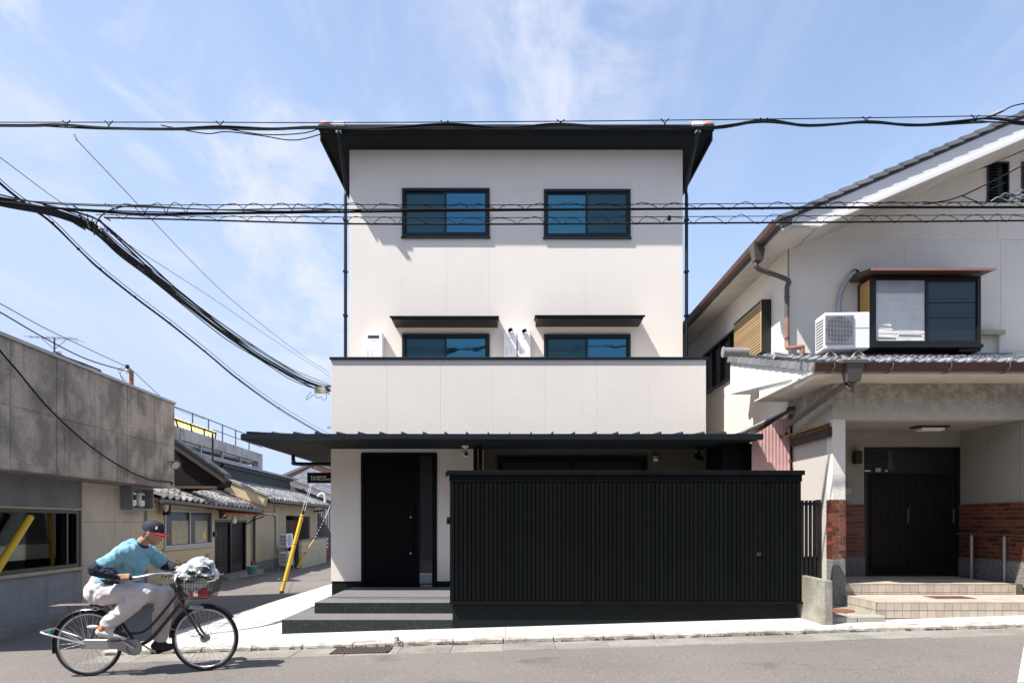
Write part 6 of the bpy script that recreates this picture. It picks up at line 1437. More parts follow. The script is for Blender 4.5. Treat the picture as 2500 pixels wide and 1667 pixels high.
def lin(a): 
    def f(x):
        for (x0, y0), (x1, y1) in zip(a, a[1:]):
            if x <= x1 or (x1, y1) == a[-1]: return y0 + (y1 - y0) * (x - x0) / (x1 - x0)
    return f
YB1 = 8.75
msB = [(-900, 430), (-120, 452), (230, 470), (700, 470), (1166, 471), (1700, 468), (2480, 463), (3300, 458)]
cbB = [(-900, 440), (-120, 462), (120, 478), (330, 492), (560, 490), (800, 487), (1166, 483), (1570, 480), (2000, 477), (2480, 476), (3300, 470)]
itB = [('messenger_wire', px(msB, YB1), .0055, 'cable', 6), ('main_cable', px(cbB, YB1), .0150, 'cable', 6), ('cable_strand', px([(x, y - 3.5 + 2 * math.sin(x * .013)) for x, y in cbB], YB1 - .02), .009, 'cable', 8),
       ('spiral_hanger', helix(240, 2450, lin(msB), lin(cbB), YB1, 64, .005, 3), .0048, 'cable', 1),
       ('cable_strand', px([(216, 540), (222, 512), (235, 494), (260, 480), (300, 473), (345, 474), (500, 482), (700, 479), (830, 483)], YB1 - .02), .009, 'cable', 8),
       ('cable_strand', px([(-80, 440), (60, 462), (150, 470), (330, 476), (560, 484), (760, 486)], YB1 - .03), .008, 'cable', 8)]
tB = bundle('middle telephone cable with spiral hanger crossing in front of the top windows', itB)
MB().tube(px([(2120, 470), (2180, 460), (2215, 448), (2290, 412), (2400, 352)], YB1), .008, 6).build('drop_wire', M_['cable'], tB)
MB().tube(spline(px([(2210, 450), (2235, 460), (2262, 468), (2268, 450), (2275, 436), (2310, 420)], YB1), 6), .007, 6).build('drop_wire', M_['cable'], tB)
for q in range(16):
    x = 2270 + q * 6; y = 462 - q * 1.6 + rr.uniform(-5, 5)
    MB().tube(spline(px([(x, y), (x + rr.uniform(10, 30), y + rr.uniform(-14, 4)), (x + rr.uniform(30, 60), y + rr.uniform(-10, 14)), (x + rr.uniform(40, 110), y + rr.uniform(-25, 10))], YB1 + rr.uniform(-.05, .05)), 5), .006, 5).build('loose_wire', M_['galv'] if q % 3 else M_['cable'], tB)
msC = [(470 - 250, 493), (480, 497), (1166, 500), (1700, 497), (2480, 493), (3300, 488)]
cbC = [(240, 500), (480, 506), (790, 514), (1166, 515), (1700, 512), (2480, 506), (3300, 500)]
YC1 = 8.6
tC = bundle('lowest telephone cable with spiral hanger crossing below the top windows', [('messenger_wire', px(msC, YC1), .005, 'cable', 6), ('main_cable', px(cbC, YC1), .0115, 'cable', 6), ('spiral_hanger', helix(255, 2450, lin(msC), lin(cbC), YC1, 58, .005, 9), .0042, 'cable', 1)])
q = P(1634, 532, YC1); MB().box(q.x - .02, q.x + .02, q.y - .02, q.y + .02, q.z - .03, q.z + .02).build('clip', M_['cable'], tC)
def px3(l): return [P(x * k, y * k, Y) for x, y, Y in l]
def lane(l, a, b, ymin):                              # cables that run down the lane: X = -a - b Y in plan
    return [(x, y, max(ymin, a / ((CX - x * k) / F - b)) if (CX - x * k) / F > b + .02 else 25) for x, y, *_ in l]
main = lane([(-420, 330, 6.0), (-120, 428, 6.6), (0, 462, 7.2), (130, 492, 7.8), (215, 527, 8.1), (280, 580, 8.5), (350, 634, 9.0), (430, 698, 9.6), (520, 768, 10.3), (600, 822, 11.0), (670, 862, 11.7), (730, 888, 12.35), (757, 894, 12.5)], 6.8, 0.0, 7.4)
def weave(pts, amp, seed, dx=0, dy=0):
    rr = random.Random(seed); return [(x + dx + rr.uniform(-1, 1) * amp * .4, y + dy + rr.uniform(-1, 1) * amp, Y) for x, y, Y in pts]
itD = [('main_cable', px3(main), .025, 'cable', 6)]
for j, (dx, dy, am, r_) in enumerate(((-2, 4, 2, .022), (2, -4, 2, .020), (-3, 8, 3.5, .013), (3, -8, 3, .013), (4, -11, 3, .010), (0, 2, 4, .010))):
    itD.append(('cable_strand', px3(weave(main, am, 40 + j, dx, dy)), r_, 'cable', 6))
itD.append(('cable_strand', px3(lane([(228, 505, 8.1), (250, 528, 8.3), (330, 605, 8.8), (420, 690, 9.4), (520, 765, 10.2), (620, 828, 11.1), (700, 872, 12.0), (757, 893, 12.5)], 6.8, 0.0, 7.4)), .017, 'cable', 6))
itD.append(('cable_strand', px3(lane([(100, 470, 7.8), (190, 492, 8.0), (238, 515, 8.2), (330, 595, 8.8), (425, 680, 9.4), (530, 758, 10.2), (625, 822, 11.1), (702, 868, 12.0), (757, 888, 12.5)], 6.8, 0.0, 7.4)), .016, 'cable', 6))
itD.append(('cable_strand', px3(lane([(757, 905, 12.5), (740, 898, 12.4), (700, 882, 12.0), (640, 850, 11.4)], 6.8, 0.0, 7.4)), .017, 'cable', 6))
tD = bundle('thick bundle of black cables descending from the left to the box at the house corner', itD)
for x, y, Y, s in ((178, 480, 10.6, .06), (190, 500, 10.7, .055), (246, 503, 11.3, .045), (182, 520, 10.7, .08), (250, 552, 11.4, .07), (225, 538, 11.1, .07)):
    q = P(x * k, y * k, Y); MB().hexa([q + Vector((-s, -.02, s * .5)), q + Vector((s, -.02, -s * .7)), q + Vector((s, .03, -s * .7)), q + Vector((-s, .03, s * .5))], [q + Vector((-s, -.02, s * .9)), q + Vector((s, -.02, -s * .2)), q + Vector((s, .03, -s * .2)), q + Vector((-s, .03, s * .9))]).build('splice', M_['rubber'], tD)
for q in range(9):
    x, y = 178 + q * 8, 494 + q * 5; MB().tube(spline([P((x + rr.uniform(-8, 8)) * k, (y + rr.uniform(-14, 14)) * k, 10.9 + rr.uniform(-.1, .1)) for _ in range(4)], 4), .007, 5).build('loose_wire', M_['cable'] if q % 3 else M_['galv'], tD)
jb = thing('junction_box', 'small cream junction box among the cables at the house corner', 'box', P(781, 956, 24.0))
a = P(767, 962, 24.0); MB().hexa([P(768, 960, 23.9), P(795, 961, 23.9), P(795, 961, 24.1), P(768, 960, 24.1)], [P(767, 944, 23.9), P(794, 946, 23.9), P(794, 946, 24.1), P(767, 944, 24.1)]).build('box', M_['cream'], jb, bev=.01)
MB().tube(spline([P(760, 957, 24.0), P(750, 968, 24.0), P(748, 976, 24.0), P(757, 970, 24.0), P(768, 963, 24.0), P(775, 972, 24.0), P(784, 968, 24.0), P(787, 976, 24.0), P(797, 972, 24.0), P(796, 962, 24.0)], 6), .009, 5).build('looped_wire', M_['cable'], jb)
e1 = lane([(-300, 100, 5.0), (-100, 318, 5.6), (0, 420, 6.4), (60, 468, 7.0), (120, 512, 7.6), (180, 572, 8.2), (230, 618, 8.7), (310, 682, 9.4), (390, 742, 10.1), (470, 806, 10.9), (550, 872, 11.7), (640, 936, 12.6), (730, 990, 13.6), (790, 1020, 14.3)], 6.9, 0.0, 8.2)
itE = [('main_cable', px3(e1), .013, 'cable', 6), ('cable_strand', px3([(x + 3, y - 6, Y) for x, y, Y in e1]), .006, 'cable', 6), ('cable_strand', px3([(x + (6 if i % 2 else -2), y + (7 if i % 2 else 1), Y) for i, (x, y, Y) in enumerate(e1)]), .009, 'cable', 6)]
tE = bundle('single black cable with ties sloping down behind the black canopy roof', itE)
for x, y, Y in e1[4:-1]: q = P(x * k, y * k, Y); MB().ball(q, .026, .026, .024, 8, 6).build('cable_tie', M_['cable'], tE)
bundle('thin wire running from the upper bundle down to the white parapet', [('wire', px3(lane([(176, 322, 8.0), (186, 332, 8.05), (300, 452, 8.9), (420, 580, 9.8), (520, 678, 10.7), (620, 760, 11.6), (700, 820, 12.3), (757, 856, 12.8)], 6.8, 0.0, 7.9)), .007, 'cable_l', 6)])
bundle('thinnest wire crossing from the far left sky to the parapet corner', [('wire', px3(lane([(-80, 312, 6.4), (0, 362, 6.9), (140, 465, 7.8), (300, 565, 8.8), (480, 680, 10.2), (620, 775, 11.6), (757, 864, 13)], 6.8, 0.0, 7.0)), .006, 'cable_l', 6)])
bundle('upper service wire from the left edge to the rusty post', [('wire', px3([(-60, 668, 8.6), (0, 697, 9.2), (100, 752, 10.6), (200, 800, 12.2), (293, 843, 14)]), .008, 'cable_l', 6)])
bundle('lower service wire from the left edge to the rusty post', [('wire', px3([(-60, 688, 8.6), (0, 717, 9.2), (100, 775, 10.6), (200, 825, 12.2), (293, 853, 14)]), .011, 'cable', 6), ('wire', px3([(293, 853, 14), (282, 850, 14), (276, 860, 14), (284, 875, 14)]), .006, 'cable_l', 6), ('wire', px3([(291, 850, 14), (285, 846, 14), (272, 848, 13.9), (280, 866, 13.9), (290, 876, 14)]), .006, 'cable_l', 6)])
bundle('service wire from the rusty post across the apartment roof to the canopy corner', [('wire', px3([(296, 843, 14), (400, 935, 19), (470, 962, 24)]), .008, 'cable_l', 6)])
bundle('black drop wire hanging down across the stained concrete panels', [('wire', [UW.p(8.9, zr(2.75), .25)] + [UW.p(UW.Y(x * k) - .25, SZ(y * k, UW.Y(x * k) - .25), .06) for x, y in ((4, 782), (60, 856), (130, 942), (215, 1022), (290, 1074), (350, 1101))] + [UW.p(14.80, zr(.87), .02), UW.p(14.84, zr(.80), .01)], .013, 'cable', 6)])

up_ = thing('utility_pole', 'grey concrete utility pole behind the white house carrying the lane cables', 'pole', (-6.2, 26, G(-6.2, 26)))
MB().tube([(-6.2, 26, G(-6.2, 26) - .3), (-6.2, 26, 7.3)], [.17, .13], 16).build('mast', M_['base'], up_)
MB().box(-6.85, -6.1, 25.86, 25.94, 6.4, 6.48).box(-6.85, -6.1, 25.86, 25.94, 5.0, 5.08).build('bracket_arm', M_['galv'], up_)
# ------------------------------------------------------------------ bicycle and rider
BX0, BY0, BX1, BY1 = -4.287, 7.00, -3.135, 7.10
o_ = Vector((BX0, BY0, G(BX0, BY0))); f_ = (Vector((BX1, BY1, G(BX1, BY1))) - o_).normalized()
l_ = Vector((0, 0, 1)).cross(f_).normalized(); u_ = f_.cross(l_)
BM = Matrix((tuple(f_), tuple(l_), tuple(u_))).transposed().to_4x4(); BM.translation = o_
def V(s, t, z): return Vector((s, t, z))
RW_, WB = .337, 1.156
bike = thing('bicycle', 'black city bicycle with front basket and rear rack ridden along the street', 'bicycle', o_)
d = M_
d['bframe'] = mat('dark_bike_paint', (.022, .016, .016), .3, spec=.5, coat=.3)
d['rack'] = mat('maroon_rack', (.075, .03, .03), .4)
d['skin'] = mat('weathered_skin', (.40, .215, .135), .55, var=.3, vscale=14, vcol=(.32, .155, .095), spec=.4)
d['shirt'] = mat('light_blue_shirt', (.20, .41, .49), .85, var=.15, vscale=6, vcol=(.17, .36, .44), bump=.25, bscale=26, bdist=.02)
d['navyc'] = mat('navy_cloth', (.010, .014, .035), .85, bump=.3, bscale=30, bdist=.015)
d['trous'] = mat('pale_trousers', (.64, .59, .585), .9, var=.25, vscale=5, vcol=(.53, .485, .485), bump=.3, bscale=22, bdist=.02)
d['belt'] = mat('black_belt', (.012, .012, .012), .5)
d['capr'] = mat('red_brim', (.62, .02, .035), .7)
d['capn'] = mat('navy_cap', (.016, .017, .035), .8, bump=.2, bscale=60)
d['shoew'] = mat('white_shoe', (.62, .60, .58), .6)
d['shoeo'] = mat('orange_shoe', (.60, .17, .04), .6)
d['shoed'] = mat('dark_shoe', (.014, .015, .02), .6)
d['hair'] = mat('grey_hair', (.10, .09, .085), .9, fine=.4, fscale=300)
d['eye'] = mat('dark_eye', (.02, .014, .01), .2)
d['lip'] = mat('lip', (.28, .10, .075), .6)
d['reflect_g'] = mat('green_reflector', (.01, .25, .17), .3)
d['amberr'] = mat('clear_reflector', (.75, .74, .72), .3)
def ring(mb, c, r, rt, n=48, m=8): return mb.tube([c + V(r * math.cos(2 * math.pi * i / n), 0, r * math.sin(2 * math.pi * i / n)) for i in range(n)], rt, m, closed=True)
for c, nm in ((V(0, 0, RW_), 'rear'), (V(WB, 0, RW_), 'front')):
    wh = ring(MB(), c, RW_ - .017, .0175).build('wheel', d['rubber'], bike, M=BM)
    ring(MB(), c, RW_ - .038, .011, 48, 6).build('rim', d['chrome'], wh, M=BM)
    hb = MB().tube([c + V(0, -.05, 0), c + V(0, .05, 0)], .022, 12).tube([c + V(0, -.035, 0), c + V(0, -.03, 0)], .042 if nm == 'front' else .03, 14).tube([c + V(0, .03, 0), c + V(0, .035, 0)], .04, 14)
    hb.build('hub', d['steel'], wh, M=BM)
    sp_ = MB()
    for k in range(32):
        a = 2 * math.pi * k / 32; a2 = a + (.30 if (k // 2) % 2 else -.30); t = .032 if k % 2 else -.032
        sp_.tube([c + V(.03 * math.cos(a2), t, .03 * math.sin(a2)), c + V((RW_ - .04) * math.cos(a), 0, (RW_ - .04) * math.sin(a))], .0016, 4)
    sp_.build('spokes', d['chrome'], wh, M=BM)
    mg = MB(); r = RW_ + .02; A = (20, 195) if nm == 'rear' else (35, 178)
    prof = [(-.03, -.014), (-.018, .002), (0, .006), (.018, .002), (.03, -.014)]
    n = 26; pts = []
    for i in range(n + 1):
        a = R(A[0] + (A[1] - A[0]) * i / n)
        pts += [c + V((r + h) * math.cos(a), t, (r + h) * math.sin(a)) for t, h in prof]
    mg.add(pts, [(i * 5 + j, i * 5 + j + 1, (i + 1) * 5 + j + 1, (i + 1) * 5 + j) for i in range(n) for j in range(4)], True)
    mg = mg.build('mudguard', d['bframe'], bike, M=BM)
    for a in ((150, 100) if nm == 'rear' else (160,)):
        for t in (-.035, .035): MB().tube([c + V(0, t * 1.5, 0), c + V((r) * math.cos(R(a)), t, r * math.sin(R(a)))], .003, 5).build('mudguard_stay', d['chrome'], mg, M=BM)
    if nm == 'rear': MB().box(-RW_ - .05, -RW_ - .02, -.025, .025, RW_ + .10, RW_ + .15).build('rear_reflector', d['reflect_g'], mg, M=BM)
MB().ball(V(.06, -.03, RW_ + .17), .06, .006, .018, 12, 8).build('spoke_reflector', d['amberr'], bike, M=BM)
BBp = V(.48, 0, .284); ST = V(.26, 0, .66); HT, HB = V(.895, 0, .88), V(.945, 0, .70)
fr = MB()
fr.tube([BBp, ST], .0155, 10).tube(spline([HB + V(-.005, 0, .03), V(.80, 0, .56), V(.62, 0, .36), BBp], 8), .019, 10).tube(spline([HT + V(.01, 0, -.06), V(.74, 0, .62), V(.56, 0, .44), BBp + (ST - BBp) * .35], 8), .014, 10).tube([HT, HB], .021, 12)
for t in (-.055, .055): fr.tube([BBp + V(0, t * .5, 0), V(0, t, RW_)], .010, 8).tube([ST + V(0, t * .3, -.03), V(0, t, RW_)], .008, 8)
fr.tube([BBp + V(0, -.04, 0), BBp + V(0, .04, 0)], .024, 12)
frame = fr.build('frame', d['bframe'], bike, M=BM)
fk = MB()
for t in (-.05, .05): fk.tube(spline([HB + V(.005, t * .7, -.02), V(1.03, t, .55), V(1.10, t, .42), V(WB, t, RW_)], 6), .011, 8)
fk.box(.925, .975, -.05, .05, .665, .70).build('fork', d['bframe'], bike, M=BM)
sd = MB()
prof = [(.07, .10), (.12, .105), (.18, .085), (.25, .045), (.32, .025), (.345, .012)]
pts = []
for s, w in prof: pts += [V(s, -w, .735), V(s, -w * .6, .765), V(s, 0, .758), V(s, w * .6, .765), V(s, w, .735), V(s, 0, .715)]
sd.add(pts, [(i * 6 + j, i * 6 + (j + 1) % 6, (i + 1) * 6 + (j + 1) % 6, (i + 1) * 6 + j) for i in range(5) for j in range(6)] + [(5, 4, 3, 2, 1, 0), (30, 31, 32, 33, 34, 35)], True)
sd = sd.build('saddle', d['rubber'], bike, M=BM)
MB().tube([ST, V(.215, 0, .73)], .0125, 10).build('seat_post', d['chrome'], bike, M=BM)
for t in (-.05, .05): MB().tube(spline([V(.10, t, .715), V(.07, t, .69), V(.10, t, .675), V(.14, t, .69), V(.12, t, .71)], 6), .006, 6).build('saddle_spring', d['chrome'], sd, M=BM)
hbp = [V(.47, -.285, 1.0), V(.63, -.275, 1.012), V(.78, -.235, 1.035), V(.875, -.12, 1.03), V(.87, 0, 1.005), V(.875, .12, 1.03), V(.79, .235, 1.035), V(.63, .275, 1.012), V(.47, .285, 1.0)]
hbar = MB().tube(spline(hbp, 8), .011, 10).build('handlebar', d['chrome'], bike, M=BM)
MB().tube([HT, V(.875, 0, 1.005)], .014, 10).build('stem', d['chrome'], hbar, M=BM)
for t in (-1, 1):
    MB().tube([V(.45, .287 * t, .999), V(.58, .279 * t, 1.007)], .0165, 10).build('grip', d['rubber'], hbar, M=BM)
    MB().tube(spline([V(.66, .26 * t, 1.0), V(.60, .27 * t, .985), V(.50, .285 * t, .968)], 6), .006, 6).build('brake_lever', d['chrome'], hbar, M=BM)
    MB().tube(spline([V(.66, .26 * t, 1.0), V(.80, .2 * t, 1.07), V(.95, .08 * t, .98), V(.95, .02 * t, .75)], 6), .0035, 5).build('brake_cable', d['cable_l'], hbar, M=BM)
# rack, chain case, crank, stand
rk_ = MB()
for t in (-.065, 0, .065): rk_.tube(spline([V(.16, t * .6, .70), V(.08, t, .728), V(-.30, t, .735), V(-.33, t, .72)], 5), .007, 6)
for s in (-.28, -.1, .06): rk_.tube([V(s, -.065, .733), V(s, .065, .733)], .006, 6)
for t in (-.06, .06): rk_.tube([V(-.16, t, .73), V(0, t, RW_ + .01)], .006, 6)
rk_.build('rear_rack', d['rack'], bike, M=BM)
cc = MB(); cc.prism([(-.04, -.075, RW_ - .045), (.30, -.075, .275), (.42, -.075, .215), (.50, -.075, .21), (.55, -.075, .26), (.55, -.075, .32), (.50, -.075, .365), (.40, -.075, .37), (.0, -.075, RW_ + .05), (-.04, -.075, RW_ + .03)], (0, .018, 0)).build('chain_case', d['steel'], bike, bev=.005, M=BM)
cr_ = MB(); ca_ = V(-.137, 0, .096)
ring(cr_, BBp + V(0, -.085, 0), .075, .006, 28, 6).build('chainring', d['steel'], bike, M=BM)
for s, t in ((1, -.10), (-1, .10)):
    pe = BBp + ca_ * s + V(0, t, 0)
    MB().tube([BBp + V(0, t, 0), pe], .010, 8).tube([BBp, BBp + V(0, t, 0)], .012, 8).build('crank', d['chrome'], bike, M=BM)
    tt_p = t * 1.0 + (.06 if t > 0 else -.06)
    MB().box(pe.x - .045, pe.x + .045, min(t, t * 1.9), max(t, t * 1.9), pe.z - .012, pe.z + .012).build('pedal', d['rubber'], bike, bev=.004, M=BM)
MB().tube(spline([V(0, -.07, RW_), V(-.16, -.10, RW_ + .06), V(-.39, -.11, RW_ + .14), V(-.41, 0, RW_ + .145), V(-.39, .11, RW_ + .14), V(-.16, .10, RW_ + .06), V(0, .07, RW_)], 5), .010, 8).build('kickstand', d['chrome'], bike, M=BM)
# basket
bs0, bs1, bz0, bz1 = .93, 1.27, .76, .985
bk = MB(); 
def bpt(u, w, z):                                     # basket tapers to the bottom
    q = .82 + .18 * (z - bz0) / (bz1 - bz0); cx = (bs0 + bs1) / 2
    return V(cx + (bs1 - bs0) / 2 * u * q + .03 * (z - bz0) / (bz1 - bz0), .185 * w * q, z)
for z in (bz0, bz0 + .055, bz0 + .11, bz0 + .165, bz1):
    bk.tube([bpt(-1, -1, z), bpt(1, -1, z), bpt(1, 1, z), bpt(-1, 1, z)], .006 if z in (bz1,) else .0028, 5, closed=True)
for k in range(13):
    u = -1 + k / 6
    for w in (-1, 1): bk.tube([bpt(u, w, bz0), bpt(u, w, bz1)], .0026, 4)
    for uu in (-1, 1): bk.tube([bpt(uu, u, bz0), bpt(uu, u, bz1)], .0026, 4)
    bk.tube([bpt(u, -1, bz0), bpt(u, 1, bz0)], .0026, 4)
basket = bk.build('basket', d['bframe'], bike, M=BM)
MB().box(.99, 1.20, -.02, .02, bz0 - .03, bz0 - .012).tube([V(1.02, 0, bz0 - .02), V(.96, 0, .69)], .01, 6).build('basket_bracket', d['steel'], bike, M=BM)
MB().capsule(V(1.05, 0, .66), V(1.12, 0, .66), .035, .04, 10, 3).build('headlamp', d['steel'], bike, M=BM)

def blob(name, m, parent, build, vox=.012, sm=4, noise_amp=0.0, nscale=9.0, nseed=0.0, stretch=(1, 1, 1)):
    mb = MB(); build(mb)
    me = bpy.data.meshes.new('tmp'); me.from_pydata(mb.v, [], mb.f)
    o = bpy.data.objects.new('tmp', me); COL.objects.link(o)
    bmx = bmesh.new(); bmx.from_mesh(me); bmesh.ops.remove_doubles(bmx, verts=bmx.verts, dist=2e-4); bmesh.ops.recalc_face_normals(bmx, faces=bmx.faces); bmx.to_mesh(me); bmx.free()
    r = o.modifiers.new('r', 'REMESH'); r.mode = 'VOXEL'; r.voxel_size = vox
    s = o.modifiers.new('s', 'SMOOTH'); s.iterations = sm; s.factor = .5
    dg = bpy.context.evaluated_depsgraph_get(); dg.update()
    out = bpy.data.meshes.new_from_object(o.evaluated_get(dg)); bpy.data.objects.remove(o); bpy.data.meshes.remove(me)
    if noise_amp:
        nn = [v.normal.copy() for v in out.vertices]
        for v, n_ in zip(out.vertices, nn):
            p = Vector((v.co.x * stretch[0], v.co.y * stretch[1], v.co.z * stretch[2])) * nscale + Vector((nseed, 0, 0))
            a = noise.noise(p) + .5 * noise.noise(p * 2.1)
            v.co += n_ * (noise_amp * (1 - 2 * abs(a)) if a > -2 else 0)
    out.transform(BM)
    lo = [min(v.co[i] for v in out.vertices) for i in range(3)]; hi = [max(v.co[i] for v in out.vertices) for i in range(3)]
    c = Vector(((lo[0] + hi[0]) / 2, (lo[1] + hi[1]) / 2, lo[2])); out.transform(Matrix.Translation(-c))
    out.polygons.foreach_set('use_smooth', [True] * len(out.polygons)); out.materials.clear(); out.materials.append(m); out.name = name
    return link(name, out, parent, c)
# things in the basket
nbag = bpy.data.materials.new('checked_bag'); nbag.use_nodes = True
def bagmat():
    nt = nbag.node_tree; N = nt.nodes; L = nt.links; b = N['Principled BSDF']; b.inputs['Roughness'].default_value = .6
    g = N.new('ShaderNodeNewGeometry'); mp = N.new('ShaderNodeMapping'); mp.inputs['Rotation'].default_value = (.2, .3, .5); L.new(g.outputs['Position'], mp.inputs[0])
    nz = N.new('ShaderNodeTexNoise'); nz.inputs['Scale'].default_value = 7; L.new(mp.outputs[0], nz.inputs['Vector'])
    ad = N.new('ShaderNodeVectorMath'); ad.operation = 'MULTIPLY_ADD'; L.new(nz.outputs['Color'], ad.inputs[0]); ad.inputs[1].default_value = (.10, .10, .10); L.new(mp.outputs[0], ad.inputs[2])
    v = N.new('ShaderNodeTexVoronoi'); v.inputs['Scale'].default_value = 13; v.distance = 'CHEBYCHEV'; L.new(ad.outputs[0], v.inputs['Vector'])
    sp = N.new('ShaderNodeSeparateColor'); L.new(v.outputs['Color'], sp.inputs[0])
    r = N.new('ShaderNodeValToRGB'); r.color_ramp.interpolation = 'CONSTANT'
    e = r.color_ramp.elements; e[0].position = 0; e[0].color = (.60, .60, .58, 1); e[1].position = .32; e[1].color = (.26, .29, .33, 1)
    x = e.new(.50); x.color = (.66, .66, .64, 1); x = e.new(.68); x.color = (.05, .065, .07, 1); x = e.new(.86); x.color = (.30, .34, .38, 1)
    L.new(sp.outputs[0], r.inputs[0]); L.new(r.outputs[0], b.inputs['Base Color'])
bagmat()
bag = thing('shopping_bag', 'grey and white checked shopping bag bulging out of the bicycle basket', 'bag', BM @ V(1.1, 0, .95))
def bb_(m):
    m.ball(V(1.08, 0, 1.00), .19, .165, .115, 18, 12); m.ball(V(1.14, -.02, 1.07), .13, .13, .10, 16, 10); m.ball(V(1.20, -.04, .99), .11, .13, .08, 16, 10); m.ball(V(.99, -.03, .97), .10, .14, .08, 14, 10); m.ball(V(1.10, 0, .88), .14, .13, .10, 14, 10)
blob('bag_body', nbag, bag, bb_, .012, 4, .02, 9, 3)
def strap(pts, nm='handle'): 
    m = MB(); P_ = spline(pts, 8); n = len(P_)
    for q in (0, .008): pass
    v = []
    for p in P_: v += [p + V(0, -.018, .0), p + V(0, .018, 0), p + V(0, .018, .006), p + V(0, -.018, .006)]
    m.add(v, [(i * 4 + j, i * 4 + (j + 1) % 4, (i + 1) * 4 + (j + 1) % 4, (i + 1) * 4 + j) for i in range(n - 1) for j in range(4)] + [(0, 1, 2, 3), (4 * n - 4, 4 * n - 1, 4 * n - 2, 4 * n - 3)], True)
    return m.build(nm, nbag, bag, M=BM)
strap([V(1.12, -.13, 1.08), V(1.25, -.19, 1.09), V(1.335, -.20, 1.02), V(1.335, -.19, .95), V(1.26, -.17, .93)])
strap([V(1.02, -.14, 1.03), V(1.08, -.19, 1.06), V(1.16, -.20, 1.03), V(1.20, -.18, .98)])
strap([V(.98, -.15, 1.02), V(.91, -.19, .98), V(.885, -.20, .92), V(.90, -.19, .87)])
rp_ = thing('red_package', 'red packet lying in the bicycle basket under the checked bag', 'packet', BM @ V(1.1, 0, .78))
MB().box(1.06, 1.22, -.13, .10, .775, .86).build('packet_body', d['redp'], rp_, bev=.012, M=BM); MB().box(1.10, 1.14, -.1315, -.1305, .78, .85).build('packet_print', d['white'], rp_, M=BM)

# person
man = thing('person', 'person in light blue shirt and navy cap pedalling hunched over the handlebar', 'person', BM @ V(.22, 0, .76))
SH = {-1: V(.49, -.175, 1.272), 1: V(.51, .17, 1.262)}; EL = {-1: V(.245, -.325, 1.105), 1: V(.655, .33, 1.085)}; WR = {-1: V(.435, -.297, 1.030), 1: V(.775, .262, 1.065)}
HP = {-1: V(.205, -.095, .855), 1: V(.215, .095, .855)}; KN = {-1: V(.625, -.125, .85), 1: V(.715, .12, .80)}; AN = {-1: V(.235, -.135, .525), 1: V(.645, .135, .315)}
HE = {-1: V(.185, -.135, .465), 1: V(.60, .135, .255)}; BA = {-1: V(.345, -.135, .425), 1: V(.70, .135, .235)}; TO = {-1: V(.41, -.135, .405), 1: V(.775, .135, .245)}
HC = V(.668, 0, 1.452)
HR = Matrix.Translation(HC) @ Matrix.Rotation(R(12), 4, 'Y')
def head(m):
    H = lambda x, y, z: HR @ V(x, y, z)
    m.ball(HC, .098, .076, .112, 20, 14, Matrix.Rotation(R(12), 4, 'Y'))
    m.ball(H(.035, 0, -.055), .062, .056, .066, 16, 10)
    m.capsule(H(.06, 0, -.095), H(.03, 0, -.108), .026, .03)                      # chin, jaw
    for t in (-1, 1):
        m.capsule(H(.055, .02 * t, -.085), H(-.03, .055 * t, -.045), .022, .022)
        m.ball(H(.062, .038 * t, -.022), .024, .024, .02, 10, 8)                  # cheekbone
        m.capsule(H(.082, .012 * t, .022), H(.07, .05 * t, .018), .014, .012)     # brow
        m.ball(H(-.008, .079 * t, -.012), .022, .010, .032, 12, 8); m.ball(H(-.004, .082 * t, -.034), .011, .008, .012, 10, 6)
    m.capsule(H(.094, 0, .006), H(.116, 0, -.028), .010, .0145); m.ball(H(.104, .012, -.032), .011, .009, .009, 8, 6); m.ball(H(.104, -.012, -.032), .011, .009, .009, 8, 6)
    m.capsule(H(.090, -.018, -.062), H(.090, .018, -.062), .0085, .0085); m.capsule(H(.086, -.014, -.075), H(.086, .014, -.075), .009, .009)
def hand(m, s, wrist, fwd, grip):
    # grip: centre of the bar under the palm, fwd: along the bar
    fwd = fwd.normalized(); out = V(0, s, 0); upv = V(0, 0, 1)
    c = grip
    for k, off in enumerate((-.030, -.010, .010, .030)):
        m.capsule(wrist, c + fwd * off + upv * .030 + out * .004, .021, .016)
    lens = (1.0, 1.06, 1.0, .86); rad = (.0092, .0095, .009, .008)
    for k, off in enumerate((.034, .011, -.012, -.034)):
        p = []
        for i, ang in enumerate((78, 130, 178, 228, 278)):
            a = R(78 + (ang - 78) * lens[k]); rr_ = .028 if i else .031
            p.append(c + fwd * off + out * (-math.cos(a) * rr_) + upv * math.sin(a) * rr_)
        for i in range(4): m.capsule(p[i], p[i + 1], rad[k] * (1.05 - .05 * i), rad[k] * (1.0 - .05 * i), 8, 3)
    th = [wrist + (c - wrist) * .45 - out * .012, c + fwd * .012 - out * .026 + upv * .022, c + fwd * .040 - out * .028 + upv * .004, c + fwd * .056 - out * .020 - upv * .012]
    for i in range(3): m.capsule(th[i], th[i + 1], .013 - .0015 * i, .0115 - .0015 * i, 8, 3)
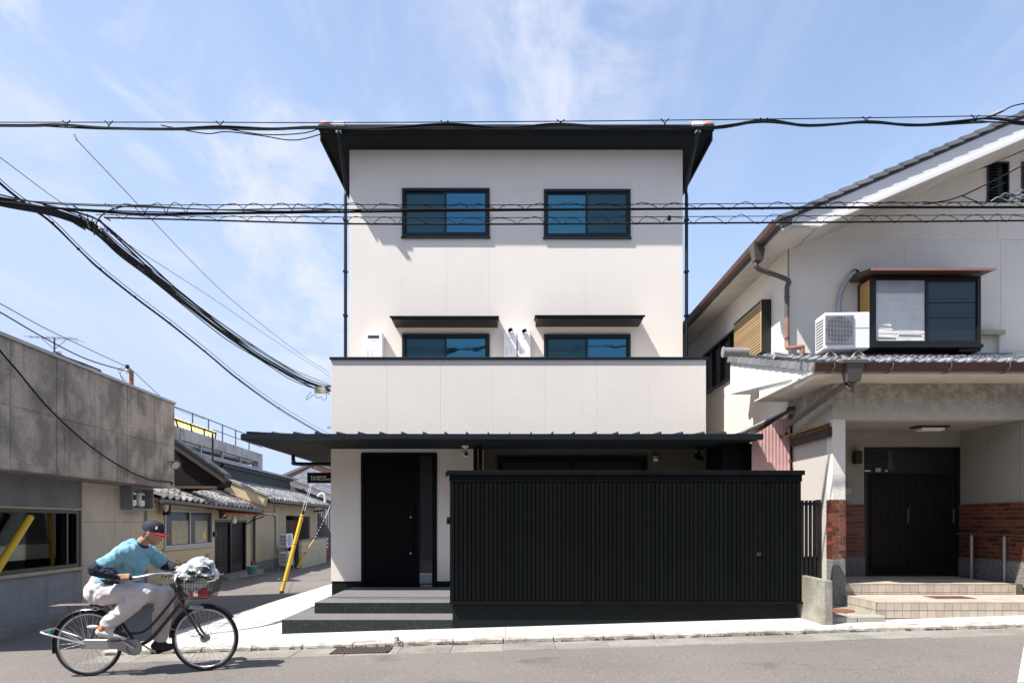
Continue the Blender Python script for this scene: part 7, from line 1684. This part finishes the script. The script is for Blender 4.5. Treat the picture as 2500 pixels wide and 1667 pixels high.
def body(m):
    m.capsule(V(.20, -.05, .87), V(.20, .05, .87), .115, .115); m.capsule(V(.21, 0, .88), V(.30, 0, 1.05), .115, .115)
    for t in (-.07, .07): m.capsule(V(.28, t * .8, 1.0), V(.42, t, 1.19), .105, .115)
    m.capsule(V(.47, -.12, 1.275), V(.49, .12, 1.27), .07, .07)
    m.capsule(V(.51, 0, 1.31), V(.615, 0, 1.395), .062, .056)
    for s in (-1, 1):
        m.capsule(SH[s], EL[s], .056, .042); m.capsule(EL[s], WR[s], .043, .028)
        m.capsule(HP[s], KN[s], .085, .056); m.capsule(KN[s], KN[s] + (AN[s] - KN[s]) * .35, .056, .055); m.capsule(KN[s] + (AN[s] - KN[s]) * .35, AN[s], .055, .036)
        m.capsule(AN[s], HE[s], .036, .034); m.capsule(HE[s], BA[s], .032, .034); m.capsule(BA[s], TO[s], .034, .026); m.capsule(AN[s], BA[s], .034, .03)
    head(m)
    hand(m, -1, WR[-1], V(1, .06, .04), V(.515, -.282, 1.006)); hand(m, 1, WR[1], V(.75, -.5, .1), V(.815, .222, 1.036))
blob('body', d['skin'], man, body, .0065, 2)
def shirt(m):
    m.capsule(V(.225, -.055, .945), V(.225, .055, .945), .130, .130); m.capsule(V(.23, 0, .95), V(.31, 0, 1.06), .136, .132)
    for t in (-.075, .075): m.capsule(V(.27, t * .8, 1.0), V(.425, t, 1.185), .122, .130)
    m.capsule(V(.37, -.03, 1.0), V(.37, .03, 1.0), .125, .125); m.capsule(V(.44, 0, 1.03), V(.51, 0, 1.15), .10, .10); m.capsule(V(.47, -.05, .985), V(.47, .05, .985), .055, .055)
    m.capsule(V(.47, -.125, 1.278), V(.495, .125, 1.272), .088, .088); m.capsule(V(.485, -.05, 1.305), V(.495, .05, 1.305), .082, .082); m.capsule(V(.40, -.05, 1.20), V(.40, .05, 1.20), .13, .13)
    for s in (-1, 1): m.capsule(SH[s], SH[s] + (EL[s] - SH[s]) * .74, .082, .070)
blob('shirt', d['shirt'], man, shirt, .010, 3, .013, 9, 2, (1.4, 1, .8))
MB().tube([V(.548 + .068 * math.cos(a) * .75, .075 * math.sin(a), 1.342 - .068 * math.cos(a) * .65) for a in [2 * math.pi * i / 20 for i in range(20)]], .012, 6, closed=True).build('collar', d['navyc'], man, M=BM)
for s in (-1, 1):
    def slv(m, s=s): m.capsule(SH[s] + (EL[s] - SH[s]) * .66, EL[s], .066, .062); m.capsule(EL[s], EL[s] + (WR[s] - EL[s]) * .55, .062, .053); m.capsule(EL[s] + (WR[s] - EL[s]) * .55, EL[s] + (WR[s] - EL[s]) * .9, .053, .041)
    blob('sleeve', d['navyc'], man, slv, .010, 3, .010, 17, 5 + s, (1, 1, 1))
def trous(m):
    m.capsule(V(.195, -.06, .88), V(.195, .06, .88), .150, .150); m.capsule(V(.20, -.05, .94), V(.21, .05, .94), .135, .135); m.capsule(V(.14, -.06, .86), V(.14, .06, .86), .125, .125); m.capsule(V(.33, -.05, .895), V(.33, .05, .895), .105, .105)
    for s in (-1, 1):
        m.capsule(HP[s], HP[s] + (KN[s] - HP[s]) * .5, .122, .10); m.capsule(HP[s] + (KN[s] - HP[s]) * .5, KN[s], .10, .085)
        m.capsule(KN[s], KN[s] + (AN[s] - KN[s]) * .45, .086, .088); m.capsule(KN[s] + (AN[s] - KN[s]) * .45, KN[s] + (AN[s] - KN[s]) * .93, .088, .066)
blob('trousers', d['trous'], man, trous, .012, 4, .014, 9, 1, (1, 1.3, 1.2))
bl = [V(.275 + .185 * math.cos(a), .192 * math.sin(a), .968 - .040 * math.cos(a)) for a in [2 * math.pi * i / 28 for i in range(28)]]
m = MB(); n = 28
vv = []
for p in bl: vv += [p + V(-.006, 0, -.022), p + V(.006, 0, .022)]
m.add(vv, [(2 * i, 2 * i + 1, 2 * ((i + 1) % n) + 1, 2 * ((i + 1) % n)) for i in range(n)], True); m.build('belt', d['belt'], man, M=BM)
cpM = HR @ Matrix.Translation(V(-.004, 0, .022))
m = MB(); m.lathe([(.108, -.012), (.110, .015), (.104, .05), (.086, .078), (.05, .096), (.012, .101), (1e-4, .1015)], cpM @ Matrix.Diagonal((1.0, .80, 1, 1)), 24); cap_ = m.build('cap', d['capn'], man, M=BM)
MB().ball(cpM @ V(0, 0, .104), .012, .012, .007, 10, 6).build('cap_button', d['capr'], cap_, M=BM)
m = MB(); n = 12; top = []
for i in range(n + 1):
    a = R(-62 + 124 * i / n); inn = V(.104 * math.cos(a), .083 * math.sin(a), -.010); e = .082 * max(0, math.cos(a * 1.42)) ** .6
    out = V(inn.x + e, inn.y * (1 + .05), -.010 - .020 * (e / .082) - .012 * abs(math.sin(a)))
    top += [cpM @ inn, cpM @ out]
m.add(top + [p + V(0, 0, -.005) for p in top], [(2 * i, 2 * i + 1, 2 * i + 3, 2 * i + 2) for i in range(n)] + [(2 * (n + 1) + 2 * i, 2 * (n + 1) + 2 * i + 2, 2 * (n + 1) + 2 * i + 3, 2 * (n + 1) + 2 * i + 1) for i in range(n)] + [(2 * i + 1, 2 * (n + 1) + 2 * i + 1, 2 * (n + 1) + 2 * i + 3, 2 * i + 3) for i in range(n)], True)
m.build('cap_brim', d['capr'], cap_, M=BM)
MB().box(.055, .075, -.0895, -.088, .02, .05, cpM).build('cap_emblem', d['shoew'], cap_, M=BM)
def hair(m): m.ball(HR @ V(-.022, 0, -.004), .088, .079, .078, 16, 12, Matrix.Rotation(R(12), 4, 'Y')); m.ball(HR @ V(-.062, 0, -.045), .034, .058, .05, 14, 10)
blob('hair', d['hair'], man, hair, .008, 2, .003, 60)
for t in (-1, 1):
    MB().ball(HR @ V(.078, .031 * t, .0), .012, .012, .009, 10, 8).build('eye', d['eye'], man, M=BM)
MB().tube([HR @ V(.096, -.02, -.0685), HR @ V(.0995, 0, -.068), HR @ V(.096, .02, -.0685)], .0035, 6).build('mouth', d['lip'], man, M=BM)
for s, mt in ((-1, 'shoew'), (1, 'shoed')):
    def shoe(m, s=s): m.capsule(HE[s], BA[s], .047, .045); m.capsule(BA[s], TO[s], .045, .034); m.capsule(AN[s] + (HE[s] - AN[s]) * .45, HE[s], .044, .046); m.capsule(AN[s] + (BA[s] - AN[s]) * .35, BA[s], .042, .042)
    sh = blob('shoe', d[mt], man, shoe, .009, 3)
    if s < 0:
        def patch(m, s=s): m.capsule(AN[s] + (HE[s] - AN[s]) * .40, AN[s] + (HE[s] - AN[s]) * .62, .0475, .0485); 
        blob('shoe_collar', d['shoeo'], sh, patch, .009, 2)
        def toe(m, s=s): m.capsule(AN[s] + (BA[s] - AN[s]) * .62, BA[s] + V(0, 0, .012), .040, .0425); m.capsule(BA[s] + V(0, 0, .010), TO[s] + V(.006, 0, .008), .0425, .032)
        blob('shoe_toe', d['shoed'], sh, toe, .009, 2)
